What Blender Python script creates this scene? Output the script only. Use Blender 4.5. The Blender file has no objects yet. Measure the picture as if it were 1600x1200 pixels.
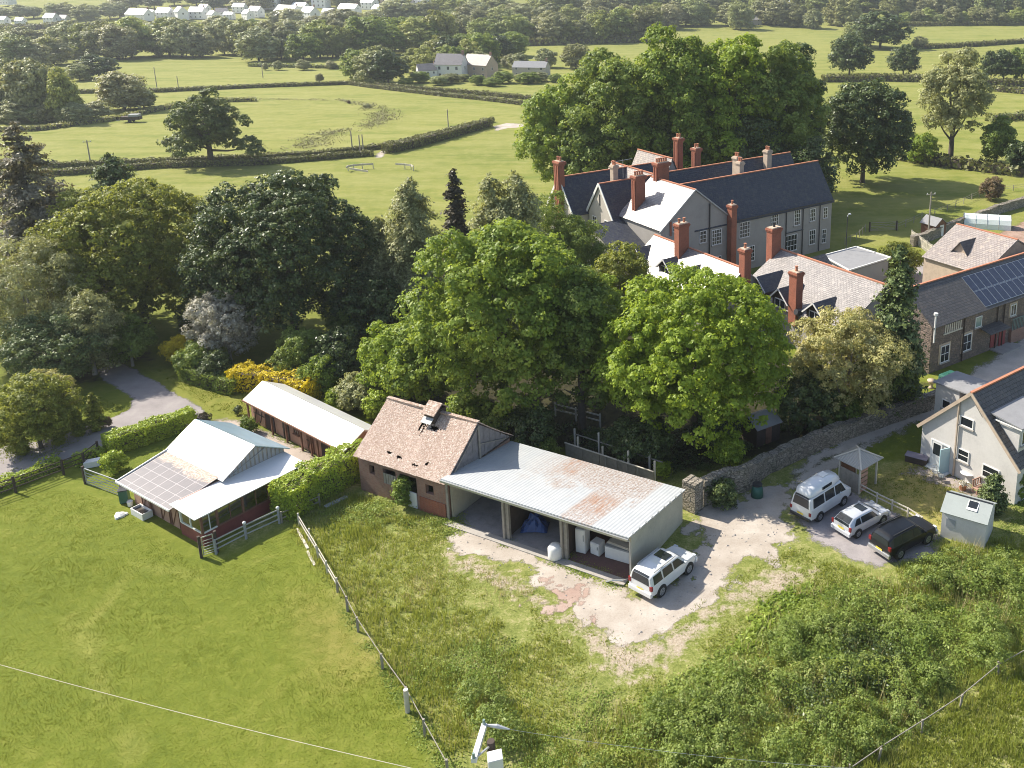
import bpy, math, random
import numpy as np
from mathutils import Vector
R = math.radians
PI = math.pi
random.seed(7)
rng = np.random.default_rng(11)
SC = bpy.context.scene
COL = SC.collection

# ------------------------------------------------------------------ camera model of the photograph
FPX, CX, CY, PITCH, HCAM = 1414.0, 1070.0, 343.0, R(15.3), 36.0
CP, SP = math.cos(PITCH), math.sin(PITCH)

def terrain(x, y):
    t = np.maximum(y - 520.0, 0.0)
    z = 0.00026 * t * t
    z = np.where(t > 520, 0.00026 * 520 * 520 + (t - 520) * 0.2704, z)
    return z

def G(px, py, z=0.0):
    v = py - CY
    F = FPX * CP - v * SP
    D = FPX * SP + v * CP
    t = (HCAM - z) / D
    return Vector(((px - CX) * t, F * t, z))

def GT(px, py):
    """point of the rising far ground under a pixel"""
    v = py - CY
    F = FPX * CP - v * SP
    D = FPX * SP + v * CP
    y = 40.0
    while y < 2500:
        if HCAM - y * D / F <= float(terrain(0, y)):
            break
        y *= 1.004
    return Vector(((px - CX) * y / F, y, float(terrain(0, y))))

def HZ(Y, py):
    v = py - CY
    return HCAM - Y * (FPX * SP + v * CP) / (FPX * CP - v * SP)

def SCALE(Y, z=0):
    return FPX / (Y * CP + (HCAM - z) * SP)

# ------------------------------------------------------------------ materials
def newmat(name):
    m = bpy.data.materials.new(name)
    m.use_nodes = True
    nt = m.node_tree
    nt.nodes.clear()
    return m, nt, nt.nodes, nt.links

def mixc(nt, fac, a, b, blend='MIX'):
    n = nt.nodes.new('ShaderNodeMix')
    n.data_type = 'RGBA'
    n.blend_type = blend
    for sock, val in ((n.inputs[0], fac), (n.inputs[6], a), (n.inputs[7], b)):
        if hasattr(val, 'is_linked') or hasattr(val, 'links'):
            nt.links.new(val, sock)
        elif isinstance(val, (int, float)):
            sock.default_value = val
        else:
            sock.default_value = (*val, 1) if len(val) == 3 else val
    return n.outputs[2]

def noise(nt, vec, scale, detail=4, rough=0.6, dist=0):
    n = nt.nodes.new('ShaderNodeTexNoise')
    n.inputs['Scale'].default_value = scale
    n.inputs['Detail'].default_value = detail
    n.inputs['Roughness'].default_value = rough
    n.inputs['Distortion'].default_value = dist
    if vec is not None:
        nt.links.new(vec, n.inputs['Vector'])
    return n.outputs['Fac']

def ramp(nt, fac, stops):
    n = nt.nodes.new('ShaderNodeValToRGB')
    nt.links.new(fac, n.inputs[0])
    e = n.color_ramp.elements
    while len(e) > 1:
        e.remove(e[-1])
    e[0].position = stops[0][0]
    e[0].color = (*stops[0][1], 1)
    for p, c in stops[1:]:
        k = e.new(p)
        k.color = (*c, 1)
    return n.outputs[0]

def frange(nt, fac, a, b, lo=0.0, hi=1.0):
    n = nt.nodes.new('ShaderNodeMapRange')
    n.clamp = True
    nt.links.new(fac, n.inputs[0])
    n.inputs[1].default_value = a
    n.inputs[2].default_value = b
    n.inputs[3].default_value = lo
    n.inputs[4].default_value = hi
    return n.outputs[0]

def fmath(nt, op, a, b=None):
    n = nt.nodes.new('ShaderNodeMath')
    n.operation = op
    for i, v in enumerate((a, b)):
        if v is None:
            continue
        if isinstance(v, (int, float)):
            n.inputs[i].default_value = v
        else:
            nt.links.new(v, n.inputs[i])
    return n.outputs[0]

def finish(nt, color, rough=0.7, metal=0.0, bump=None, bdist=0.02, spec=0.5, coat=0.0, bstr=1.0):
    b = nt.nodes.new('ShaderNodeBsdfPrincipled')
    o = nt.nodes.new('ShaderNodeOutputMaterial')
    if hasattr(color, 'links'):
        nt.links.new(color, b.inputs['Base Color'])
    else:
        b.inputs['Base Color'].default_value = (*color, 1)
    if hasattr(rough, 'links'):
        nt.links.new(rough, b.inputs['Roughness'])
    else:
        b.inputs['Roughness'].default_value = rough
    b.inputs['Metallic'].default_value = metal
    b.inputs['Specular IOR Level'].default_value = spec
    b.inputs['Coat Weight'].default_value = coat
    if bump is not None:
        k = nt.nodes.new('ShaderNodeBump')
        k.inputs['Distance'].default_value = bdist
        k.inputs['Strength'].default_value = bstr
        nt.links.new(bump, k.inputs['Height'])
        nt.links.new(k.outputs[0], b.inputs['Normal'])
    nt.links.new(b.outputs[0], o.inputs[0])
    return b

def objco(nt, which='Object'):
    return nt.nodes.new('ShaderNodeTexCoord').outputs[which]

def simple(name, c, rough=0.6, metal=0.0, var=0.25, scale=1.5, spec=0.5, bump=0.0, c2=None, coat=0.0):
    """a paint / plaster / wood surface whose tone wanders a little"""
    m, nt, N, L = newmat(name)
    co = objco(nt)
    n = noise(nt, co, scale, 5, 0.65)
    n2 = noise(nt, co, scale * 9, 3, 0.6)
    dark = tuple(x * (1 - var) for x in c)
    light = c2 if c2 else tuple(min(1, x * (1 + var * 0.6)) for x in c)
    f = fmath(nt, 'ADD', fmath(nt, 'MULTIPLY', n, 0.7), fmath(nt, 'MULTIPLY', n2, 0.3))
    col = ramp(nt, f, [(0.3, dark), (0.5, c), (0.7, light)])
    finish(nt, col, rough, metal, n2 if bump else None, bump, spec, coat)
    return m

def slate(name, ca, cb, gap=0.45, rough=0.5, rows=0.28, w=0.5, lichen=None, lich=0.6, spec=0.5, bump=0.02):
    m, nt, N, L = newmat(name)
    uv = objco(nt, 'UV')
    co = objco(nt)
    br = N.new('ShaderNodeTexBrick')
    L.new(uv, br.inputs['Vector'])
    br.inputs['Scale'].default_value = 1.0
    br.inputs['Brick Width'].default_value = w
    br.inputs['Row Height'].default_value = rows
    br.inputs['Mortar Size'].default_value = 0.02
    br.inputs['Mortar Smooth'].default_value = 0.3
    br.inputs['Color1'].default_value = (*ca, 1)
    br.inputs['Color2'].default_value = (*cb, 1)
    br.inputs['Mortar'].default_value = (*tuple(x * gap for x in ca), 1)
    col = br.outputs['Color']
    n = noise(nt, co, 0.5, 6, 0.7)
    col = mixc(nt, frange(nt, n, 0.35, 0.7, 0, 0.35), col, tuple(x * 0.6 for x in ca))
    if lichen:
        n3 = noise(nt, co, 2.2, 8, 0.75)
        col = mixc(nt, frange(nt, n3, lich - 0.08, lich + 0.06), col, lichen)
    nb = fmath(nt, 'ADD', br.outputs['Fac'], fmath(nt, 'MULTIPLY', noise(nt, co, 6, 3), -1.2))
    r = frange(nt, noise(nt, uv, 3.0, 3), 0.3, 0.7, rough - 0.1, rough + 0.12)
    finish(nt, col, r, 0, nb, -bump, spec)
    return m

def brick(name, ca, cb, mortar, w=0.3, rows=0.1, rough=0.85, ms=0.012, mix=0.3, dirt=(0.05, 0.045, 0.04)):
    m, nt, N, L = newmat(name)
    uv = objco(nt, 'UV')
    co = objco(nt)
    br = N.new('ShaderNodeTexBrick')
    L.new(uv, br.inputs['Vector'])
    br.inputs['Scale'].default_value = 1.0
    br.inputs['Brick Width'].default_value = w
    br.inputs['Row Height'].default_value = rows
    br.inputs['Mortar Size'].default_value = ms
    br.inputs['Color1'].default_value = (*ca, 1)
    br.inputs['Color2'].default_value = (*cb, 1)
    br.inputs['Mortar'].default_value = (*mortar, 1)
    n = noise(nt, co, 1.1, 7, 0.7)
    col = mixc(nt, frange(nt, n, 0.45, 0.75, 0, mix), br.outputs['Color'], dirt)
    finish(nt, col, rough, 0, br.outputs['Fac'], -0.01)
    return m

def rubble(name, c1, c2, mortar, size=0.35, dirt=(0.10, 0.11, 0.05), amt=0.45, rough=0.92):
    """irregular coursed stone"""
    m, nt, N, L = newmat(name)
    uv = objco(nt, 'UV'); co = objco(nt)
    mp = N.new('ShaderNodeMapping'); mp.inputs['Scale'].default_value = (1 / size, 1.9 / size, 1)
    L.new(uv, mp.inputs[0])
    v = N.new('ShaderNodeTexVoronoi'); v.feature = 'F1'; L.new(mp.outputs[0], v.inputs['Vector']); v.inputs['Scale'].default_value = 1; v.inputs['Randomness'].default_value = .8
    e = N.new('ShaderNodeTexVoronoi'); e.feature = 'DISTANCE_TO_EDGE'; L.new(mp.outputs[0], e.inputs['Vector']); e.inputs['Scale'].default_value = 1; e.inputs['Randomness'].default_value = .8
    sp = N.new('ShaderNodeSeparateColor'); L.new(v.outputs['Color'], sp.inputs[0])
    col = mixc(nt, sp.outputs[0], c1, c2)
    col = mixc(nt, frange(nt, sp.outputs[1], .75, 1, 0, .5), col, tuple(x * .55 for x in c1))
    col = mixc(nt, frange(nt, e.outputs['Distance'], .02, .10, .9, 0), col, mortar)
    col = mixc(nt, frange(nt, noise(nt, co, 1.1, 7, .7), .42, .72, 0, amt), col, dirt)
    finish(nt, col, rough, 0, frange(nt, e.outputs['Distance'], 0, .15), .03)
    return m

def metal_sheet(name, c, rough=0.4, metal=0.3, pitch=0.3, bump=0.02, dirt=(0.2, 0.18, 0.15), dirtamt=0.4, spec=0.5):
    """profiled sheet: ribs run up the slope"""
    m, nt, N, L = newmat(name)
    uv = objco(nt, 'UV')
    co = objco(nt)
    w = N.new('ShaderNodeTexWave')
    w.wave_type = 'BANDS'
    w.bands_direction = 'X'
    w.inputs['Scale'].default_value = 1 / pitch / 3.14 * 1.0
    L.new(uv, w.inputs['Vector'])
    n = noise(nt, co, 0.7, 6, 0.7)
    col = mixc(nt, frange(nt, n, 0.45, 0.8, 0, dirtamt), c, dirt)
    col = mixc(nt, frange(nt, w.outputs['Fac'], 0, 0.3, 0.35, 0), col, tuple(x * 0.6 for x in c))
    finish(nt, col, rough, metal, w.outputs['Fac'], bump, spec)
    return m

def leafmat(name, c1, c2, c3, trans=0.3, tcol=None, rough=0.5, vary=0.0):
    m, nt, N, L = newmat(name)
    at = N.new('ShaderNodeAttribute')
    at.attribute_name = 'rnd'
    col = ramp(nt, at.outputs['Fac'], [(0.0, c1), (0.5, c2), (1.0, c3)])
    n = noise(nt, objco(nt), 0.35, 3, 0.5)
    col = mixc(nt, frange(nt, n, 0.35, 0.65, 0.0, 0.35), col, tuple(x * 1.25 for x in c2))
    if vary:
        oi = N.new('ShaderNodeObjectInfo')
        hs = N.new('ShaderNodeHueSaturation')
        L.new(frange(nt, oi.outputs['Random'], 0, 1, 1 - vary, 1 + vary), hs.inputs['Value'])
        w2 = N.new('ShaderNodeTexWhiteNoise'); w2.noise_dimensions = '1D'; L.new(oi.outputs['Random'], w2.inputs['W'])
        L.new(frange(nt, w2.outputs['Value'], 0, 1, 0.5 - vary * .09, 0.5 + vary * .06), hs.inputs['Hue'])
        L.new(col, hs.inputs['Color']); col = hs.outputs[0]
    d = N.new('ShaderNodeBsdfPrincipled')
    d.inputs['Roughness'].default_value = rough
    d.inputs['Specular IOR Level'].default_value = 0.32
    L.new(col, d.inputs['Base Color'])
    t = N.new('ShaderNodeBsdfTranslucent')
    tc = mixc(nt, 0.5, col, tcol if tcol else (c3[0] * 1.3, c3[1] * 1.25, c3[2] * 0.5))
    L.new(tc, t.inputs['Color'])
    mx = N.new('ShaderNodeMixShader')
    mx.inputs[0].default_value = trans
    L.new(d.outputs[0], mx.inputs[1])
    L.new(t.outputs[0], mx.inputs[2])
    o = N.new('ShaderNodeOutputMaterial')
    L.new(mx.outputs[0], o.inputs[0])
    return m

def glass(name='window_glass', c=(0.02, 0.025, 0.03)):
    m, nt, N, L = newmat(name)
    finish(nt, c, 0.12, 0, None, 0, 0.5)
    return m

# ------------------------------------------------------------------ objects
def tag(o, label=None, cat=None, group=None, kind=None):
    if label: o['label'] = label
    if cat: o['category'] = cat
    if group: o['group'] = group
    if kind: o['kind'] = kind
    return o

def thing(name, label, cat, loc=(0, 0, 0), rz=0.0, group=None):
    o = bpy.data.objects.new(name, None)
    o.empty_display_size = 0.3
    COL.objects.link(o)
    o.location = loc
    o.rotation_euler = (0, 0, rz)
    return tag(o, label, cat, group)

def copy_tree(o, parent=None):
    c = o.copy()
    COL.objects.link(c)
    if parent is not None:
        c.parent = parent
    for ch in list(o.children):
        copy_tree(ch, c)
    return c

class M:
    """collects polygons and links them as one mesh object"""
    def __init__(s):
        s.v = []; s.f = []; s.mi = []
    def face(s, pts, mi=0):
        k = len(s.v)
        s.v += [tuple(p) for p in pts]
        s.f.append(tuple(range(k, k + len(pts)))); s.mi.append(mi)
        return s
    def solid(s, vs, fs, mi=0):
        k = len(s.v)
        s.v += [tuple(p) for p in vs]
        for f in fs:
            s.f.append(tuple(k + i for i in f)); s.mi.append(mi)
        return s
    def box(s, x0, x1, y0, y1, z0, z1, mi=0):
        vs = [(x0, y0, z0), (x1, y0, z0), (x1, y1, z0), (x0, y1, z0), (x0, y0, z1), (x1, y0, z1), (x1, y1, z1), (x0, y1, z1)]
        return s.solid(vs, [(0, 3, 2, 1), (4, 5, 6, 7), (0, 1, 5, 4), (1, 2, 6, 5), (2, 3, 7, 6), (3, 0, 4, 7)], mi)
    def cbox(s, c, d, rz=0.0, mi=0):
        hx, hy, hz = d[0] / 2, d[1] / 2, d[2] / 2
        cs, sn = math.cos(rz), math.sin(rz)
        vs = []
        for z in (-hz, hz):
            for x, y in ((-hx, -hy), (hx, -hy), (hx, hy), (-hx, hy)):
                vs.append((c[0] + x * cs - y * sn, c[1] + x * sn + y * cs, c[2] + z))
        return s.solid(vs, [(0, 3, 2, 1), (4, 5, 6, 7), (0, 1, 5, 4), (1, 2, 6, 5), (2, 3, 7, 6), (3, 0, 4, 7)], mi)
    def beam(s, a, b, w, h=None, mi=0):
        """rectangular bar from a to b"""
        h = h or w
        a = Vector(a); b = Vector(b)
        d = (b - a).normalized()
        up = Vector((0, 0, 1)) if abs(d.z) < 0.95 else Vector((1, 0, 0))
        r = d.cross(up).normalized(); u = r.cross(d)
        vs = []
        for p in (a, b):
            for i, j in ((-1, -1), (1, -1), (1, 1), (-1, 1)):
                vs.append(p + r * i * w / 2 + u * j * h / 2)
        return s.solid(vs, [(0, 3, 2, 1), (4, 5, 6, 7), (0, 1, 5, 4), (1, 2, 6, 5), (2, 3, 7, 6), (3, 0, 4, 7)], mi)
    def tube(s, pts, radii, seg=6, mi=0, caps=True):
        pts = [Vector(p) for p in pts]
        if isinstance(radii, (int, float)):
            radii = [radii] * len(pts)
        k = len(s.v)
        for i, p in enumerate(pts):
            d = (pts[min(i + 1, len(pts) - 1)] - pts[max(i - 1, 0)]).normalized()
            up = Vector((0, 0, 1)) if abs(d.z) < 0.9 else Vector((1, 0, 0))
            r = d.cross(up).normalized(); u = r.cross(d)
            for j in range(seg):
                a = 2 * PI * j / seg
                s.v.append(tuple(p + (r * math.cos(a) + u * math.sin(a)) * radii[i]))
        for i in range(len(pts) - 1):
            for j in range(seg):
                j2 = (j + 1) % seg
                s.f.append((k + i * seg + j, k + i * seg + j2, k + (i + 1) * seg + j2, k + (i + 1) * seg + j)); s.mi.append(mi)
        if caps:
            s.f.append(tuple(k + j for j in range(seg))[::-1]); s.mi.append(mi)
            e = k + (len(pts) - 1) * seg
            s.f.append(tuple(e + j for j in range(seg))); s.mi.append(mi)
        return s
    def slab(s, quad, th, mi=0, mside=None):
        """a plate under a quad/polygon, th thick along its normal"""
        q = [Vector(p) for p in quad]
        n = (q[1] - q[0]).cross(q[-1] - q[0]).normalized()
        if n.z < 0:
            q.reverse(); n = -n
        b = [p - n * th for p in q]
        k = len(q)
        fs = [tuple(range(k)), tuple(range(2 * k - 1, k - 1, -1))]
        s.solid(q + b, fs[:1], mi)
        kk = len(s.v) - 2 * k
        ms = mi if mside is None else mside
        s.f.append(tuple(kk + i for i in fs[1])); s.mi.append(ms)
        for i in range(k):
            j = (i + 1) % k
            s.f.append((kk + i, kk + k + i, kk + k + j, kk + j)); s.mi.append(ms)
        return s
    def build(s, name, mats, parent=None, smooth=False, bevel=0.0, label=None):
        me = bpy.data.meshes.new(name)
        me.from_pydata(s.v, [], s.f)
        if not isinstance(mats, (list, tuple)):
            mats = [mats]
        for m in mats:
            me.materials.append(m)
        me.polygons.foreach_set('material_index', s.mi)
        uv = me.uv_layers.new(name='UVMap')
        data = np.zeros(len(me.loops) * 2, dtype=np.float32)
        for p in me.polygons:
            n = p.normal
            if abs(n.z) > 0.98:
                a = Vector((1, 0, 0)); b = Vector((0, 1, 0))
            else:
                a = Vector((0, 0, 1)).cross(n).normalized(); b = n.cross(a)
            for li in p.loop_indices:
                co = me.vertices[me.loops[li].vertex_index].co
                data[2 * li] = co.dot(a); data[2 * li + 1] = co.dot(b)
        uv.data.foreach_set('uv', data)
        if smooth:
            me.polygons.foreach_set('use_smooth', [True] * len(me.polygons))
        me.update()
        o = bpy.data.objects.new(name, me)
        COL.objects.link(o)
        if parent is not None:
            o.parent = parent
        if bevel:
            b = o.modifiers.new('bevel', 'BEVEL')
            b.width = bevel; b.segments = 2; b.limit_method = 'ANGLE'; b.angle_limit = R(35)
        if label:
            o['label'] = label
        return o

def npmesh(name, verts, faces, mat, parent=None, rnd=None, nv=4, smooth=False):
    """fast mesh of equal polygons (nv corners) from arrays, with a per-face random attribute"""
    me = bpy.data.meshes.new(name)
    n = len(faces)
    me.vertices.add(len(verts))
    me.vertices.foreach_set('co', np.ascontiguousarray(verts, dtype=np.float32).ravel())
    me.loops.add(n * nv)
    me.loops.foreach_set('vertex_index', np.ascontiguousarray(faces, dtype=np.int32).ravel())
    me.polygons.add(n)
    me.polygons.foreach_set('loop_start', np.arange(0, n * nv, nv, dtype=np.int32))
    try:
        me.polygons.foreach_set('loop_total', np.full(n, nv, dtype=np.int32))
    except Exception:
        pass
    me.materials.append(mat)
    if rnd is not None:
        a = me.attributes.new('rnd', 'FLOAT', 'FACE')
        a.data.foreach_set('value', np.ascontiguousarray(rnd, dtype=np.float32))
    if smooth:
        me.polygons.foreach_set('use_smooth', np.ones(n, dtype=bool))
    me.update(calc_edges=True)
    o = bpy.data.objects.new(name, me)
    COL.objects.link(o)
    if parent is not None:
        o.parent = parent
    return o

# ------------------------------------------------------------------ foliage
def unit(n, r=rng):
    d = r.normal(size=(n, 3))
    return d / np.linalg.norm(d, axis=1, keepdims=True)

def leaves(pos, nrm, size, r, droop=0.0, aspect=0.7, vertical=0.0):
    """rhombic leaf sprays at pos, roughly facing nrm; returns verts, faces"""
    n = len(pos)
    nn = nrm + r.normal(size=(n, 3)) * 0.42
    nn /= np.linalg.norm(nn, axis=1, keepdims=True)
    t = r.normal(size=(n, 3))
    t[:, 2] -= droop
    if vertical:
        t = t * (1 - vertical) + np.array([0, 0, -1.0]) * vertical * 2
    t -= nn * np.sum(t * nn, axis=1, keepdims=True)
    t /= np.linalg.norm(t, axis=1, keepdims=True) + 1e-9
    b = np.cross(nn, t)
    s = (size * r.uniform(0.6, 1.35, n))[:, None] if np.isscalar(size) else size[:, None]
    fold = nn * s * r.uniform(-0.25, 0.25, n)[:, None]
    v = np.empty((n, 4, 3), dtype=np.float32)
    v[:, 0] = pos + t * s
    v[:, 1] = pos + b * s * aspect + fold
    v[:, 2] = pos - t * s
    v[:, 3] = pos - b * s * aspect + fold
    return v.reshape(-1, 3), np.arange(n * 4, dtype=np.int32).reshape(n, 4)

def crown_points(lobes, n_sub, per, r, sub_r=0.8, top_bias=0.35):
    """lobes: list of (x,y,z,rx,ry,rz). sub-clumps sit on the lobes' skins; leaves sit on the sub-clumps."""
    L = np.array(lobes, dtype=float)
    area = (L[:, 3] * L[:, 4] + L[:, 4] * L[:, 5] + L[:, 3] * L[:, 5])
    idx = r.choice(len(L), n_sub, p=area / area.sum())
    d = unit(n_sub, r)
    d[:, 2] = np.where((d[:, 2] < 0) & (r.random(n_sub) < top_bias), -d[:, 2], d[:, 2])
    rad = r.uniform(0.72, 1.05, n_sub)[:, None]
    c = L[idx, :3] + d * rad * L[idx, 3:6]
    # drop the ones deep inside another lobe
    q = ((c[:, None, :] - L[None, :, :3]) / L[None, :, 3:6])
    inside = ((q ** 2).sum(-1) < 0.40).sum(1) > 0
    keep = ~inside | (r.random(n_sub) < 0.15)
    c = c[keep]; d = d[keep]
    m = len(c)
    sr = sub_r * r.uniform(0.6, 1.3, m)
    P = np.repeat(c, per, axis=0)
    dd = unit(m * per, r)
    dd[:, 2] = np.where((dd[:, 2] < -0.2) & (r.random(len(dd)) < 0.6), -dd[:, 2], dd[:, 2])
    rr = np.repeat(sr, per)[:, None] * r.uniform(0.55, 1.0, m * per)[:, None]
    P = P + dd * rr * np.array([1, 1, 0.8])
    Nn = dd * 0.8 + np.repeat(d, per, axis=0) * 0.5 + np.array([0, 0, 0.25])
    tone = np.repeat(r.random(m), per) * 0.55 + r.random(m * per) * 0.45
    return P, Nn, tone

def round_lobes(R_, Hc, zb, n, r, jit=0.25, lobe=0.34, squash=1.0, flat=0.0):
    """lobes filling an ellipsoidal crown from zb to zb+Hc with radius R_"""
    out = [(0, 0, zb + Hc * 0.5, R_ * 0.62, R_ * 0.62, Hc * 0.36)]
    ga = PI * (3 - math.sqrt(5))
    for i in range(n):
        t = (i + 0.5) / n
        z = 1 - 1.95 * t
        rad = math.sqrt(max(0.0, 1 - z * z)) if z > 0 else math.sqrt(max(0.0, 1 - abs(z) ** 3.2))
        a = ga * i + r.uniform(-0.4, 0.4)
        k = r.uniform(1 - jit, 1.08)
        s = r.uniform(0.6, 1.35) * lobe
        out.append((math.cos(a) * rad * R_ * (1 - s * 0.8) * k, math.sin(a) * rad * R_ * (1 - s * 0.8) * k,
                    zb + Hc * 0.5 + z * Hc * 0.5 * (1 - s * 0.7) * k, R_ * s, R_ * s, min(R_, Hc * 0.6) * s * 0.85))
    return out

def trunk_mesh(h, r0, lobes, r, mat, parent, name='trunk', limbs=6, lean=0.0):
    m = M()
    pts = [(0, 0, -0.3), (0, 0, 0.25), (lean * 0.3, 0, h * 0.3), (lean * 0.7, r.uniform(-.2, .2), h * 0.6), (lean, 0, h * 0.85)]
    m.tube(pts, [r0 * 1.5, r0 * 1.1, r0 * 0.85, r0 * 0.6, r0 * 0.25], 8)
    for i in range(min(limbs, len(lobes))):
        l = lobes[-1 - i] if i % 2 else lobes[i]
        z0 = h * r.uniform(0.22, 0.55)
        p0 = Vector((lean * 0.5, 0, z0)); p2 = Vector((l[0] * .8, l[1] * .8, max(l[2], z0 + .5)))
        p1 = p0.lerp(p2, 0.5) + Vector((0, 0, -0.3))
        m.tube([p0, p1, p2], [r0 * 0.45, r0 * 0.3, r0 * 0.1], 5)
    return m.build(name, mat, parent, smooth=True)
HAZE = 0.0002; SUN_E = 5; SKY_S = 0.10; EXPO = 0.94
# ------------------------------------------------------------------ material library
MT = {}
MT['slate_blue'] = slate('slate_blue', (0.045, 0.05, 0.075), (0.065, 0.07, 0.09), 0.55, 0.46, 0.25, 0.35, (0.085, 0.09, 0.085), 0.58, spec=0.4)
MT['slate_sun_glare'] = slate('slate_sun_glare', (0.29, 0.265, 0.265), (0.38, 0.345, 0.345), 0.55, 0.36, 0.22, 0.4, (0.56, 0.50, 0.46), 0.62, spec=0.9)  # sun glare on the slates painted into a pale base colour
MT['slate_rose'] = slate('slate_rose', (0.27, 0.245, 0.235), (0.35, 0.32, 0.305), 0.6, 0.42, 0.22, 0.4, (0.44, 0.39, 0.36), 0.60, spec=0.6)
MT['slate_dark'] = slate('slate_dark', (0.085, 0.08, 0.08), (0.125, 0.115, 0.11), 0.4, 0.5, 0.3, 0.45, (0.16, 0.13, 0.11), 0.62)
MT['slate_pink_and_lit'] = slate('slate_pink_and_lit', (0.31, 0.265, 0.245), (0.39, 0.34, 0.315), 0.45, 0.5, 0.28, 0.4, (0.48, 0.40, 0.33), 0.6)  # for pinkish roofs, and for painted sunlit slopes on the manor
MT['render'] = simple('pebble_dash', (0.33, 0.31, 0.29), 0.9, var=0.14, scale=0.8, bump=0.01)
MT['render_cream'] = simple('cream_render', (0.46, 0.42, 0.38), 0.9, var=0.1, scale=0.8)
MT['render_white'] = simple('white_render', (0.60, 0.575, 0.55), 0.85, var=0.16, scale=0.6)
MT['brick_red'] = brick('brick_red', (0.38, 0.105, 0.055), (0.29, 0.08, 0.04), (0.36, 0.18, 0.12), 0.23, 0.075)
MT['brick_old'] = brick('brick_old', (0.30, 0.13, 0.085), (0.38, 0.20, 0.14), (0.30, 0.24, 0.20), 0.23, 0.075)
MT['stone_cream'] = simple('stone_cream', (0.48, 0.38, 0.29), 0.85, var=0.25, scale=2)
MT['stone_wall'] = rubble('stone_wall', (0.28, 0.24, 0.20), (0.42, 0.37, 0.31), (0.10, 0.09, 0.07), .34)
MT['stone_house'] = rubble('stone_house', (0.17, 0.13, 0.11), (0.27, 0.20, 0.165), (0.14, 0.12, 0.10), .4, (.08, .07, .06), .4)
MT['clay'] = simple('clay', (0.46, 0.19, 0.11), 0.8, var=0.25, scale=3)
MT['white_paint'] = simple('white_paint', (0.78, 0.77, 0.75), 0.5, var=0.08)
MT['grey_paint'] = simple('grey_paint', (0.35, 0.36, 0.37), 0.5, var=0.1)
MT['black_paint'] = simple('black_paint', (0.03, 0.03, 0.035), 0.4, var=0.1)
MT['blue_paint'] = simple('blue_paint', (0.42, 0.60, 0.66), 0.4, var=0.06)
MT['red_paint'] = simple('red_paint', (0.25, 0.05, 0.05), 0.5, var=0.15)
MT['glass'] = glass()
MT['glass_pale'] = glass('pale_glass', (0.22, 0.30, 0.27))
MT['wood_grey'] = simple('weathered_wood', (0.30, 0.27, 0.23), 0.85, var=0.3, scale=3)
MT['wood_pale'] = simple('pale_timber', (0.58, 0.53, 0.45), 0.8, var=0.2, scale=3)
MT['wood_brown'] = simple('brown_timber', (0.20, 0.10, 0.065), 0.8, var=0.35, scale=2.5)
MT['wood_dark'] = simple('dark_timber', (0.07, 0.05, 0.04), 0.85, var=0.3, scale=2.5)
MT['wood_pink'] = simple('pink_boards', (0.42, 0.25, 0.19), 0.85, var=0.25, scale=1.6)
MT['bark'] = simple('bark', (0.11, 0.09, 0.07), 0.95, var=0.4, scale=3, bump=0.04)
MT['bark_pale'] = simple('bark_pale', (0.30, 0.28, 0.25), 0.9, var=0.35, scale=3)
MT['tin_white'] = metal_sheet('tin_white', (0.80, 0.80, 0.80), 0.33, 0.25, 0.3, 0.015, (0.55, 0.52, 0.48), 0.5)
MT['sheet_white'] = simple('white_sheet', (0.80, 0.80, 0.80), 0.35, var=0.07, scale=0.6)
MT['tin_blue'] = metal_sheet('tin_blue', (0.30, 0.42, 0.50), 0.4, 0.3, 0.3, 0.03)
MT['galv'] = simple('galvanised', (0.45, 0.46, 0.46), 0.4, metal=0.6, var=0.15)
MT['felt'] = simple('roof_felt', (0.26, 0.26, 0.27), 0.9, var=0.18, scale=1.5)
MT['felt_pale'] = simple('pale_roof_felt', (0.31, 0.34, 0.33), 0.85, var=0.1, scale=1.2)
MT['concrete'] = simple('concrete', (0.38, 0.35, 0.32), 0.9, var=0.22, scale=1.3)
MT['rubber'] = simple('rubber', (0.02, 0.02, 0.02), 0.8, var=0.1)
MT['alloy'] = simple('alloy', (0.55, 0.56, 0.57), 0.3, metal=0.8, var=0.1)
MT['lamp_red'] = simple('lamp_red', (0.22, 0.015, 0.015), 0.2, var=0.1)
MT['lamp_clear'] = simple('lamp_clear', (0.6, 0.62, 0.65), 0.1, var=0.05)
MT['plate_yellow'] = simple('plate_yellow', (0.70, 0.55, 0.06), 0.5, var=0.03)
MT['soil'] = simple('soil', (0.22, 0.13, 0.09), 0.95, var=0.35, scale=1.2)
MT['tarp_blue'] = simple('tarp_blue', (0.03, 0.07, 0.22), 0.4, var=0.3, scale=3)
MT['green_plastic'] = simple('green_plastic', (0.03, 0.12, 0.09), 0.4, var=0.15)
MT['terracotta'] = simple('terracotta', (0.40, 0.18, 0.10), 0.8, var=0.2)

def carpaint(name, c, metal=0.0, rough=0.25, coat=1.0):
    m, nt, N, L = newmat(name)
    n = noise(nt, objco(nt), 1.2, 4)
    finish(nt, ramp(nt, n, [(0.3, tuple(x * .93 for x in c)), (0.7, c)]), rough, metal, None, 0, 0.5, coat)
    return m
MT['car_white'] = carpaint('car_white', (0.72, 0.73, 0.74))
MT['car_silver'] = carpaint('car_silver', (0.62, 0.64, 0.68), 0.25, 0.3)
MT['car_black'] = carpaint('car_black', (0.005, 0.006, 0.009), rough=.28, coat=.0)

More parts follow.
